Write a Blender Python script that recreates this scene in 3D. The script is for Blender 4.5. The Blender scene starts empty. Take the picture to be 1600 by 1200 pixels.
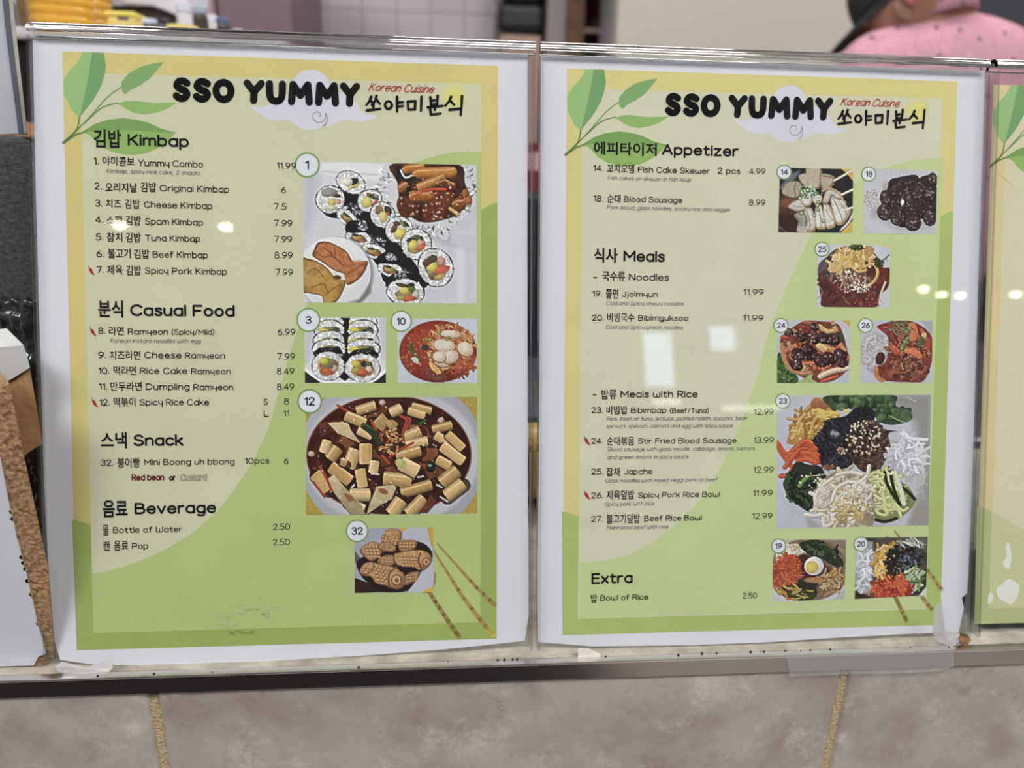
import bpy, bmesh, math, random
import numpy as np
from mathutils import Vector, Matrix
from mathutils.geometry import tessellate_polygon

S = bpy.context.scene
COL = S.collection
random.seed(7)

# ---------------------------------------------------------------- camera, world, lamps, exposure
F = 1100.0                                    # focal length in pixels of a 1600 x 1200 frame
R0 = np.array([.996804885, -.000175397990, .0798748414])     # menu x, menu down, menu depth in camera axes
R1 = np.array([-.00354354624, .998915933, .0464155168])
R2 = np.array([-.0797963930, -.0465502541, .995723661])
T0 = np.array([-.196428848, -.145296857, .306879917])        # top left corner of the left print
SHEET_DX, SHEET_DY = .222176479, -.000450438914              # step from the left print to the right one
DOWN = np.array([-.0345009, .95222474, .30344314])           # plumb direction in camera axes
DOWN = DOWN-R0*(DOWN@R0); DOWN /= np.linalg.norm(DOWN)
EX = R0/np.linalg.norm(R0); EZ = -DOWN; EY = np.cross(EZ, EX)
B = np.stack([EX, EY, EZ])                    # camera axes -> world axes
HM = np.linalg.inv(np.stack([R0, R1, T0], 1))

def uv(px, py):
    """frame position -> menu plane coordinates (metres right / down from the left print's corner)"""
    q = HM@np.array([(px-800)/F, (py-600)/F, 1.0])
    return q[0]/q[2], q[1]/q[2]

LEDGE_Z = 1.0
_u, _v = uv(835, 1019)
ORIGIN = B@(R0*_u+R1*_v+T0)
CAM = np.array([0, 0, LEDGE_Z])-ORIGIN        # eye point in world space
def wpt(u, v, n=0.0): return Vector(B@(R0*u+R1*v-R2*n+T0)+CAM)
def ray(px, py):
    d = B@np.array([(px-800)/F, (py-600)/F, 1.0]); return d
def at(px, py, Y):
    d = ray(px, py); return Vector(CAM+d*((Y-CAM[1])/d[1]))
def atz(px, py, Z):
    d = ray(px, py); return Vector(CAM+d*((Z-CAM[2])/d[2]))
TILT = -math.acos(max(-1, min(1, float(R1@DOWN))))

cd = bpy.data.cameras.new('camera'); cam = bpy.data.objects.new('camera', cd); COL.objects.link(cam)
cx_, cy_, cz_ = B@np.array([1, 0, 0]), B@np.array([0, -1, 0]), B@np.array([0, 0, -1])
M = Matrix.Identity(4)
for i in range(3):
    M[i][0], M[i][1], M[i][2], M[i][3] = cx_[i], cy_[i], cz_[i], CAM[i]
cam.matrix_world = M
cd.sensor_fit = 'HORIZONTAL'; cd.sensor_width = 36.0; cd.lens = 36.0*F/1600
cd.clip_start = .01; cd.clip_end = 60
cd.dof.use_dof = True; cd.dof.focus_distance = .325; cd.dof.aperture_fstop = 7.0
S.camera = cam
S.view_settings.view_transform = 'Standard'; S.view_settings.look = 'None'
S.view_settings.exposure = 0.0; S.view_settings.gamma = 1.0
S.view_settings.use_curve_mapping = False

W = bpy.data.worlds.new('food_court_air'); S.world = W; W.use_nodes = True
W.node_tree.nodes['Background'].inputs[0].default_value = (.93, .95, 1.0, 1)
W.node_tree.nodes['Background'].inputs[1].default_value = .65
PANEL_POWER = 9.0                              # kitchen ceiling light diffusers
FRONT_POWER = 22.0                             # ceiling light diffusers over the customer side
POT_POWER = 60.0
WINDOW_POWER = 10.5
K = .78                                        # how much of its light a facing white sheet returns

# ---------------------------------------------------------------- helpers
def s2l(c):
    return tuple((v/255/12.92 if v/255 <= .04045 else ((v/255+.055)/1.055)**2.4) for v in c)
def alb(c, k=None):
    return tuple(min(.95, v/(k or K)) for v in s2l(c))
MATS = {}
def mat(name, c, rough=.6, metal=0, spec=.5, noise=None, bump=None, k=None, coat=0):
    """principled material; noise = (scale, colour2, detail, lo, hi), bump = (scale, strength)"""
    if name in MATS: return MATS[name]
    m = bpy.data.materials.new(name); m.use_nodes = True; nt = m.node_tree; b = nt.nodes['Principled BSDF']
    a = alb(c, k)
    b.inputs['Base Color'].default_value = (*a, 1); b.inputs['Roughness'].default_value = rough
    b.inputs['Metallic'].default_value = metal; b.inputs['Specular IOR Level'].default_value = spec; b.inputs['Coat Weight'].default_value = coat
    if noise or bump:
        tc = nt.nodes.new('ShaderNodeTexCoord')
    if noise:
        n = nt.nodes.new('ShaderNodeTexNoise'); n.inputs['Scale'].default_value = noise[0]; n.inputs['Detail'].default_value = noise[2]
        n.inputs['Roughness'].default_value = .65
        nt.links.new(tc.outputs['Object'], n.inputs['Vector'])
        r = nt.nodes.new('ShaderNodeValToRGB'); r.color_ramp.elements[0].position = noise[3]; r.color_ramp.elements[1].position = noise[4]
        r.color_ramp.elements[0].color = (*a, 1); r.color_ramp.elements[1].color = (*alb(noise[1], k), 1)
        nt.links.new(n.outputs['Fac'], r.inputs['Fac']); nt.links.new(r.outputs['Color'], b.inputs['Base Color'])
    if bump:
        n2 = nt.nodes.new('ShaderNodeTexNoise'); n2.inputs['Scale'].default_value = bump[0]; n2.inputs['Detail'].default_value = 4
        nt.links.new(tc.outputs['Object'], n2.inputs['Vector'])
        bp = nt.nodes.new('ShaderNodeBump'); bp.inputs['Strength'].default_value = bump[1]; bp.inputs['Distance'].default_value = .002
        nt.links.new(n2.outputs['Fac'], bp.inputs['Height']); nt.links.new(bp.outputs['Normal'], b.inputs['Normal'])
    MATS[name] = m; return m
def glow(name, c, power):
    m = bpy.data.materials.new(name); m.use_nodes = True; b = m.node_tree.nodes['Principled BSDF']
    b.inputs['Base Color'].default_value = (.8, .8, .8, 1)
    b.inputs['Emission Color'].default_value = (*s2l(c), 1); b.inputs['Emission Strength'].default_value = power
    return m
def clear(name, tint=(.97, .98, .98), ior=1.49, rough=.01, extra=0.0, haze=0.0):
    """clear plastic: see-through with a mirror coat that grows towards grazing angles"""
    m = bpy.data.materials.new(name); m.use_nodes = True; nt = m.node_tree; nt.nodes.clear()
    out = nt.nodes.new('ShaderNodeOutputMaterial'); mix = nt.nodes.new('ShaderNodeMixShader')
    tr = nt.nodes.new('ShaderNodeBsdfTransparent'); tr.inputs[0].default_value = (*tint, 1)
    gl = nt.nodes.new('ShaderNodeBsdfGlossy'); gl.inputs['Roughness'].default_value = rough
    fr = nt.nodes.new('ShaderNodeFresnel'); fr.inputs['IOR'].default_value = ior
    add = nt.nodes.new('ShaderNodeMath'); add.inputs[1].default_value = extra; add.use_clamp = True
    ge = nt.nodes.new('ShaderNodeNewGeometry'); inv = nt.nodes.new('ShaderNodeMath'); inv.operation = 'SUBTRACT'; inv.inputs[0].default_value = 1
    nt.links.new(ge.outputs['Backfacing'], inv.inputs[1]); mu = nt.nodes.new('ShaderNodeMath'); mu.operation = 'MULTIPLY'
    nt.links.new(fr.outputs[0], add.inputs[0]); nt.links.new(add.outputs[0], mu.inputs[0]); nt.links.new(inv.outputs[0], mu.inputs[1]); nt.links.new(mu.outputs[0], mix.inputs[0])
    nt.links.new(gl.outputs[0], mix.inputs[2])
    if haze:
        df = nt.nodes.new('ShaderNodeBsdfDiffuse'); df.inputs[0].default_value = (.85, .85, .87, 1)
        m2 = nt.nodes.new('ShaderNodeMixShader'); m2.inputs[0].default_value = haze
        nt.links.new(tr.outputs[0], m2.inputs[1]); nt.links.new(df.outputs[0], m2.inputs[2]); nt.links.new(m2.outputs[0], mix.inputs[1])
    else:
        nt.links.new(tr.outputs[0], mix.inputs[1])
    nt.links.new(mix.outputs[0], out.inputs[0]); return m

def tag(o, label=None, cat=None, group=None, kind=None):
    if label: o['label'] = label
    if cat: o['category'] = cat
    if group: o['group'] = group
    if kind: o['kind'] = kind
    return o
def thing(name, label, cat, loc=(0, 0, 0), group=None, rot=(0, 0, 0)):
    o = bpy.data.objects.new(name, None); COL.objects.link(o); o.location = loc; o.rotation_euler = rot
    o.empty_display_size = .02
    return tag(o, label, cat, group)

class MB:
    """collects faces and links them as ONE mesh object"""
    def __init__(s): s.v = []; s.f = []; s.m = []; s.c = []
    def add(s, V, Fc, mi=0, col=None):
        o = len(s.v); s.v.extend([tuple(p) for p in V]); s.f.extend([tuple(i+o for i in f) for f in Fc]); s.m.extend([mi]*len(Fc))
        s.c.extend([col or (1, 1, 1)]*len(V))
    def box(s, x0, x1, y0, y1, z0, z1, mi=0):
        V = [(x, y, z) for z in (z0, z1) for y in (y0, y1) for x in (x0, x1)]
        s.add(V, [(0, 2, 3, 1), (4, 5, 7, 6), (0, 1, 5, 4), (2, 6, 7, 3), (0, 4, 6, 2), (1, 3, 7, 5)], mi)
    def prism(s, front, off, mi=0, side=None):
        """front: closed polygon of 3-D points; off: extrusion vector"""
        n = len(front); Fp = [Vector(p) for p in front]; Bp = [p+Vector(off) for p in Fp]
        tri = tessellate_polygon([Fp])
        s.add(Fp, [tuple(t) for t in tri], mi); s.add(Bp, [tuple(reversed(t)) for t in tri], mi)
        s.add(Fp+Bp, [(i, (i+1) % n, n+(i+1) % n, n+i) for i in range(n)], mi if side is None else side)
    def lathe(s, prof, c=(0, 0, 0), n=28, mi=0, ribs=0, amp=0, axis='z', close=True):
        V = []; Fc = []
        for (r, z) in prof:
            for k in range(n):
                a = 2*math.pi*k/n; rr = r*(1+amp*math.cos(a*ribs)) if ribs else r
                p = (rr*math.cos(a), rr*math.sin(a), z)
                if axis == 'x': p = (p[2], p[0], p[1])
                if axis == 'y': p = (p[0], p[2], p[1])
                V.append((p[0]+c[0], p[1]+c[1], p[2]+c[2]))
        for j in range(len(prof)-1):
            for k in range(n): Fc.append((j*n+k, j*n+(k+1) % n, (j+1)*n+(k+1) % n, (j+1)*n+k))
        if close: Fc += [tuple(range(n-1, -1, -1)), tuple((len(prof)-1)*n+k for k in range(n))]
        s.add(V, Fc, mi)
    def tube(s, pts, r, n=10, mi=0):
        pts = [Vector(p) for p in pts]; V = []; Fc = []; up = Vector((0, 0, 1))
        for i, p in enumerate(pts):
            t = (pts[min(i+1, len(pts)-1)]-pts[max(i-1, 0)]).normalized()
            a = t.cross(up if abs(t.z) < .95 else Vector((1, 0, 0))).normalized(); b = t.cross(a)
            rr = r[i] if isinstance(r, (list, tuple)) else r
            V += [p+a*math.cos(2*math.pi*k/n)*rr+b*math.sin(2*math.pi*k/n)*rr for k in range(n)]
        for j in range(len(pts)-1):
            for k in range(n): Fc.append((j*n+k, j*n+(k+1) % n, (j+1)*n+(k+1) % n, (j+1)*n+k))
        Fc += [tuple(range(n)), tuple((len(pts)-1)*n+k for k in range(n-1, -1, -1))]
        s.add(V, Fc, mi)
    def build(s, name, mats, parent=None, smooth=False, bevel=0, seg=2, color=False, fix=True, local=False, **kw):
        me = bpy.data.meshes.new(name); me.from_pydata(s.v, [], s.f)
        for m in (mats if isinstance(mats, (list, tuple)) else [mats]): me.materials.append(m)
        me.polygons.foreach_set('material_index', s.m)
        if color:
            a = me.color_attributes.new('print', 'FLOAT_COLOR', 'POINT')
            a.data.foreach_set('color', np.c_[np.array(s.c, float), np.ones(len(s.c))].ravel())
        if fix and not color:
            bm = bmesh.new(); bm.from_mesh(me); bmesh.ops.remove_doubles(bm, verts=bm.verts, dist=1e-6)
            bmesh.ops.recalc_face_normals(bm, faces=bm.faces); bm.to_mesh(me); bm.free()
        if smooth: me.polygons.foreach_set('use_smooth', [True]*len(me.polygons))
        me.update()
        o = bpy.data.objects.new(name, me); COL.objects.link(o)
        if parent:
            o.parent = parent
            if not local:                          # the faces were given in world space
                r = parent
                while r.parent: r = r.parent
                me.transform(Matrix.Translation(-r.location))
        if bevel:
            b = o.modifiers.new('bevel', 'BEVEL'); b.width = bevel; b.segments = seg; b.limit_method = 'ANGLE'
        return tag(o, **kw) if kw else o
# ---------------------------------------------------------------- the setting
def struct(name, mb, m, **kw): return tag(mb.build(name, m, **kw), kind='structure')
m_floor = mat('pale_floor_tile', (168, 162, 156), .5, noise=(3, (180, 174, 168), 4, .3, .7))
m_ceil = mat('ceiling_board', (190, 190, 190), .9)
m_wallp = mat('warm_grey_paint', (150, 146, 142), .8)
b = MB(); b.box(-5, 7, -5.1, 3.2, -.1, 0); struct('floor', b, m_floor)
b = MB(); b.box(-5, 7, -5.1, 3.2, 2.8, 2.9); struct('ceiling', b, m_ceil)

# back wall of square white tiles
mt = bpy.data.materials.new('white_wall_tile'); mt.use_nodes = True; nt = mt.node_tree; bs = nt.nodes['Principled BSDF']
bs.inputs['Roughness'].default_value = .25
tc = nt.nodes.new('ShaderNodeTexCoord'); mp = nt.nodes.new('ShaderNodeMapping'); mp.inputs['Rotation'].default_value = (math.pi/2, 0, 0)
br = nt.nodes.new('ShaderNodeTexBrick'); br.offset = 0; br.inputs['Scale'].default_value = 1
br.inputs['Brick Width'].default_value = .137; br.inputs['Row Height'].default_value = .137; br.inputs['Mortar Size'].default_value = .004
br.inputs['Color1'].default_value = (*alb((204, 198, 206)), 1); br.inputs['Color2'].default_value = (*alb((199, 192, 201)), 1); br.inputs['Mortar'].default_value = (*alb((168, 160, 166)), 1)
nt.links.new(tc.outputs['Object'], mp.inputs[0]); nt.links.new(mp.outputs[0], br.inputs[0]); nt.links.new(br.outputs[0], bs.inputs['Base Color'])
b = MB(); b.box(-5, 7, 2.9, 3.2, 0, 2.8); struct('wall_back', b, mt)

# far wall across the food court with two daylight windows
wx = [(1.45, 1.72, 2.2, 2.68), (2.0, 2.25, 2.5, 2.74)]
b = MB()
xs = [-5, 1.45, 1.72, 2.0, 2.25, 7]
for x0, x1, zz in ((-5, 1.45, []), (1.72, 2.0, []), (2.25, 7, [])): b.box(x0, x1, -5.1, -5, 0, 2.8)
b.box(1.45, 1.72, -5.1, -5, 0, 2.2); b.box(1.45, 1.72, -5.1, -5, 2.68, 2.8); b.box(2.0, 2.25, -5.1, -5, 0, 2.5); b.box(2.0, 2.25, -5.1, -5, 2.74, 2.8)
struct('wall_front', b, m_wallp)
m_sky = glow('daylight_pane', (198, 214, 255), WINDOW_POWER)
for i, (x0, x1, z0, z1) in enumerate(wx):
    b = MB(); b.box(x0+.012, x1-.012, -5.07, -5.06, z0+.012, z1-.012); p = struct('window_%d' % (i+1), b, m_sky)
    b = MB(); b.box(x0, x0+.012, -5.08, -4.99, z0, z1); b.box(x1-.012, x1, -5.08, -4.99, z0, z1); b.box(x0+.012, x1-.012, -5.08, -4.99, z0, z0+.012); b.box(x0+.012, x1-.012, -5.08, -4.99, z1-.012, z1)
    b.build('window_frame', mat('white_frame', (205, 205, 205), .5), p)

m_tubeg = glow('tube_glass', (250, 250, 240), 9.0)
for x0, x1, z, lb in ((2.06, 2.52, 2.03, 'long lit tube lamp on the far wall, right of the two windows'), (1.5, 1.72, 2.08, 'short lit tube lamp on the far wall, under the larger window')):
    t = thing('tube_lamp', lb, 'light', ((x0+x1)/2, -4.99, z))
    b = MB(); b.box(x0-.02, x1+.02, -5, -4.975, z-.03, z+.03); b.build('housing', mat('white_frame', (205, 205, 205), .5), t)
    b = MB(); b.lathe([(.02, x0), (.02, x1)], (0, -4.95, z), n=14, axis='x'); b.build('tube', m_tubeg, t)

# beige partition behind the cook, dark panel beside it
xa, xb, xc = at(967, 0, 2.2).x, at(1500, 0, 2.2).x, at(1760, 0, 2.2).x
b = MB(); b.box(xa, xb, 2.2, 2.28, 0, 2.8); struct('wall_partition', b, mat('beige_board', (178, 173, 163), .6), bevel=.004)
b = MB(); b.box(xb, xc, 2.2, 2.28, 0, 2.8); struct('trim_1', b, mat('charcoal_panel', (52, 55, 62), .5))

# ceiling lights
m_lamp = glow('ceiling_diffuser', (255, 250, 244), PANEL_POWER)
m_lamp2 = glow('bright_diffuser', (255, 251, 248), FRONT_POWER)
m_frame = mat('white_metal', (205, 205, 205), .4)
def ceiling_light(x, y, lx, ly, label):
    t = thing('ceiling_light', label, 'light', (x, y, 2.8), 'flat panel ceiling lights')
    b = MB(); w = .03
    b.box(x-lx, x+lx, y-ly, y-ly+w, 2.775, 2.8); b.box(x-lx, x+lx, y+ly-w, y+ly, 2.775, 2.8); b.box(x-lx, x-lx+w, y-ly+w, y+ly-w, 2.775, 2.8); b.box(x+lx-w, x+lx, y-ly+w, y+ly-w, 2.775, 2.8)
    b.build('frame', m_frame, t)
    b = MB(); b.box(x-lx+w, x+lx-w, y-ly+w, y+ly-w, 2.78, 2.79); b.build('diffuser', m_lamp2 if y < 0 else m_lamp, t)
for x, y, lb in ((-1.0, -.95, 'flat ceiling light panel over the customer side, left of the counter'), (1.1, -.95, 'flat ceiling light panel over the customer side, right of the counter'),
                 (-1.4, 1.2, 'flat ceiling light panel over the kitchen, above the cabinet'), (.3, 1.2, 'flat ceiling light panel over the middle of the kitchen'), (2.0, 1.2, 'flat ceiling light panel over the kitchen, above the cook')):
    ceiling_light(x, y, .55, .3, lb)
m_pot = glow('pot_light_glass', (255, 240, 214), POT_POWER)
for x, y, lb in ((-1.89, -3.43, 'small round downlight, left of the pair across the food court'), (-1.32, -3.43, 'small round downlight, right of the pair across the food court'),
                 (3.38, -4.29, 'small round downlight, first of the row near the far wall'), (3.6, -4.4, 'small round downlight, second of the row near the far wall'), (3.76, -4.42, 'small round downlight, third of the row near the far wall'), (4.17, -4.38, 'small round downlight, last of the row near the far wall')):
    t = thing('downlight', lb, 'light', (x, y, 2.8), 'round downlights in the food court ceiling')
    b = MB(); b.lathe([(.085, 2.79), (.085, 2.8), (.062, 2.8), (.062, 2.785), (.08, 2.785)], (x, y, 0), close=False); b.build('rim', m_frame, t)
    b = MB(); b.lathe([(.018, 2.775), (.032, 2.785), (.032, 2.795)], (x, y, 0), n=20); b.build('lamp_glass', m_pot, t)

b = MB(); b.box(-3.2, .35, -2.9, -.6, 0, .012); tag(b.build('added_dark_mat', mat('added_mat_black', (26, 25, 26), .8), bevel=.004), 'unseen black floor mat added to darken the reflection in the left metal edge strip', 'mat')  # unseen mat, added so the left part of the metal strip reflects dark

# ---------------------------------------------------------------- the counter: tiled front, metal edge, ledge
FY = atz(835, 1036, LEDGE_Z).y                # front edge of the ledge
ctr = thing('counter', 'taupe stone tiled counter front with dark metal edge strip under the menus', 'counter', (0, .1, 0))
def tile_mat():
    m = bpy.data.materials.new('taupe_stone_tile'); m.use_nodes = True; nt = m.node_tree; p = nt.nodes['Principled BSDF']; p.inputs['Roughness'].default_value = .42
    tc = nt.nodes.new('ShaderNodeTexCoord')
    def noise(sc, det, ro, off):
        mp = nt.nodes.new('ShaderNodeMapping'); mp.inputs['Location'].default_value = (off, off*.7, 0)
        n = nt.nodes.new('ShaderNodeTexNoise'); n.inputs['Scale'].default_value = sc; n.inputs['Detail'].default_value = det; n.inputs['Roughness'].default_value = ro
        n.inputs['Distortion'].default_value = .15
        nt.links.new(tc.outputs['Object'], mp.inputs[0]); nt.links.new(mp.outputs[0], n.inputs['Vector']); return n
    def ramp(n, stops):
        r = nt.nodes.new('ShaderNodeValToRGB'); e = r.color_ramp.elements
        e[0].position, e[1].position = stops[0][0], stops[-1][0]; e[0].color = (*alb(stops[0][1]), 1); e[1].color = (*alb(stops[-1][1]), 1)
        for q, c in stops[1:-1]: x = e.new(q); x.color = (*alb(c), 1)
        nt.links.new(n.outputs['Fac'], r.inputs['Fac']); return r
    base = ramp(noise(17, 7, .68, 1.3), [(.34, (134, 122, 117)), (.5, (152, 145, 138)), (.66, (166, 162, 153))])
    vein = noise(30, 10, .72, 4.1); vr = nt.nodes.new('ShaderNodeValToRGB'); vr.color_ramp.elements[0].position = .52; vr.color_ramp.elements[1].position = .62
    nt.links.new(vein.outputs['Fac'], vr.inputs['Fac'])
    sp = noise(110, 6, .82, 8.7); sr = nt.nodes.new('ShaderNodeValToRGB'); sr.color_ramp.elements[0].position = .42; sr.color_ramp.elements[1].position = .6
    nt.links.new(sp.outputs['Fac'], sr.inputs['Fac'])
    mul = nt.nodes.new('ShaderNodeMath'); mul.operation = 'MULTIPLY'; nt.links.new(vr.outputs[0], mul.inputs[0]); nt.links.new(sr.outputs[0], mul.inputs[1]); half = nt.nodes.new('ShaderNodeMath'); half.operation = 'MULTIPLY'; half.inputs[1].default_value = .6; nt.links.new(mul.outputs[0], half.inputs[0]); mul = half
    mx = nt.nodes.new('ShaderNodeMix'); mx.data_type = 'RGBA'; nt.links.new(mul.outputs[0], mx.inputs['Factor']); nt.links.new(base.outputs[0], mx.inputs['A']); mx.inputs['B'].default_value = (*alb((198, 195, 186)), 1)
    dk = noise(40, 6, .8, 12.3); dr = nt.nodes.new('ShaderNodeValToRGB'); dr.color_ramp.elements[0].position = .56; dr.color_ramp.elements[1].position = .74
    nt.links.new(dk.outputs['Fac'], dr.inputs['Fac'])
    m2 = nt.nodes.new('ShaderNodeMix'); m2.data_type = 'RGBA'; ml = nt.nodes.new('ShaderNodeMath'); ml.operation = 'MULTIPLY'; ml.inputs[1].default_value = .75
    nt.links.new(dr.outputs[0], ml.inputs[0]); nt.links.new(ml.outputs[0], m2.inputs['Factor']); nt.links.new(mx.outputs['Result'], m2.inputs['A']); m2.inputs['B'].default_value = (*alb((118, 106, 101)), 1)
    nt.links.new(m2.outputs['Result'], p.inputs['Base Color'])
    bp = nt.nodes.new('ShaderNodeBump'); bp.inputs['Strength'].default_value = .12; bp.inputs['Distance'].default_value = .001
    nt.links.new(sp.outputs['Fac'], bp.inputs['Height']); nt.links.new(bp.outputs[0], p.inputs['Normal']); return m
m_tile = tile_mat()
b = MB(); b.box(-1.2, 1.2, FY+.0028, .22, 0, LEDGE_Z-.013); b.build('body', mat('sand_grout', (196, 176, 142), .95, noise=(900, (150, 132, 104), 3, .3, .7), bump=(700, .9)), ctr)
gx = [-.5045, -.1755, .1535, .4825]            # centres of the upright joints
lo = at(835, 1063, FY).z
for i in range(-1, 4):
    x0 = -.833+.329*(i+1)+.0022; x1 = x0+.329-.0044
    for z1 in (lo+.003, lo-.327, lo-.657):
        b = MB(); b.box(x0, x1, FY+.0012, FY+.0075, z1-.3256, z1)
        b.build('facing_tile', m_tile, ctr, bevel=.0022, seg=3)
m_trim = mat('dark_brushed_metal', (165, 160, 158), .2, metal=1, k=1.0)
b = MB(); b.box(-1.2, 1.2, FY, FY+.002, lo, LEDGE_Z-.0012); b.build('edge_strip', m_trim, ctr)
b = MB(); b.box(-1.2, 1.2, FY-.0004, FY+.0035, LEDGE_Z-.0014, LEDGE_Z-.0002); b.build('edge_lip', mat('bright_metal_lip', (205, 200, 196), .25, metal=1, k=.8), ctr, bevel=.0004)
b = MB(); b.box(-1.2, 1.2, FY+.0036, .24, LEDGE_Z-.012, LEDGE_Z-.0003); b.build('ledge_top', mat('worn_ledge', (128, 122, 110), .4, noise=(60, (170, 163, 150), 8, .36, .64)), ctr)
# ---------------------------------------------------------------- printed food photographs
# Every printed photograph is a fine grid whose vertex colours are computed here from
# simple drawing rules (ellipses, polygons, tubes, noise).
def vnoise(X, Y, seed=0):
    xi = np.floor(X).astype(np.int64); yi = np.floor(Y).astype(np.int64)
    fx = X-xi; fy = Y-yi
    fx = fx*fx*(3-2*fx); fy = fy*fy*(3-2*fy)
    def h(a, b):
        n = (a*374761393 + b*668265263 + seed*1442695041) & 0x7fffffff
        n = ((n ^ (n >> 13))*1274126177) & 0x7fffffff
        return ((n ^ (n >> 16)) & 0xffff)/65535.0
    return (h(xi, yi)*(1-fx)+h(xi+1, yi)*fx)*(1-fy)+(h(xi, yi+1)*(1-fx)+h(xi+1, yi+1)*fx)*fy

def fbm(X, Y, seed=0, o=3):
    s = 0; a = .5; t = 0
    for k in range(o):
        s = s+a*vnoise(X*2**k, Y*2**k, seed+k*17); t += a; a *= .5
    return s/t

def smooth(pts, n=6, closed=True):
    P = np.array(pts, float); N = len(P); out = []
    for i in range(N if closed else N-1):
        if closed: p0, p1, p2, p3 = P[i-1], P[i], P[(i+1) % N], P[(i+2) % N]
        else: p0, p1, p2, p3 = P[max(i-1, 0)], P[i], P[i+1], P[min(i+2, N-1)]
        for t in np.arange(n)/n:
            out.append(.5*((2*p1)+(-p0+p2)*t+(2*p0-5*p1+4*p2-p3)*t*t+(-p0+3*p1-3*p2+p3)*t**3))
    if not closed: out.append(P[-1])
    return np.array(out)

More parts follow.
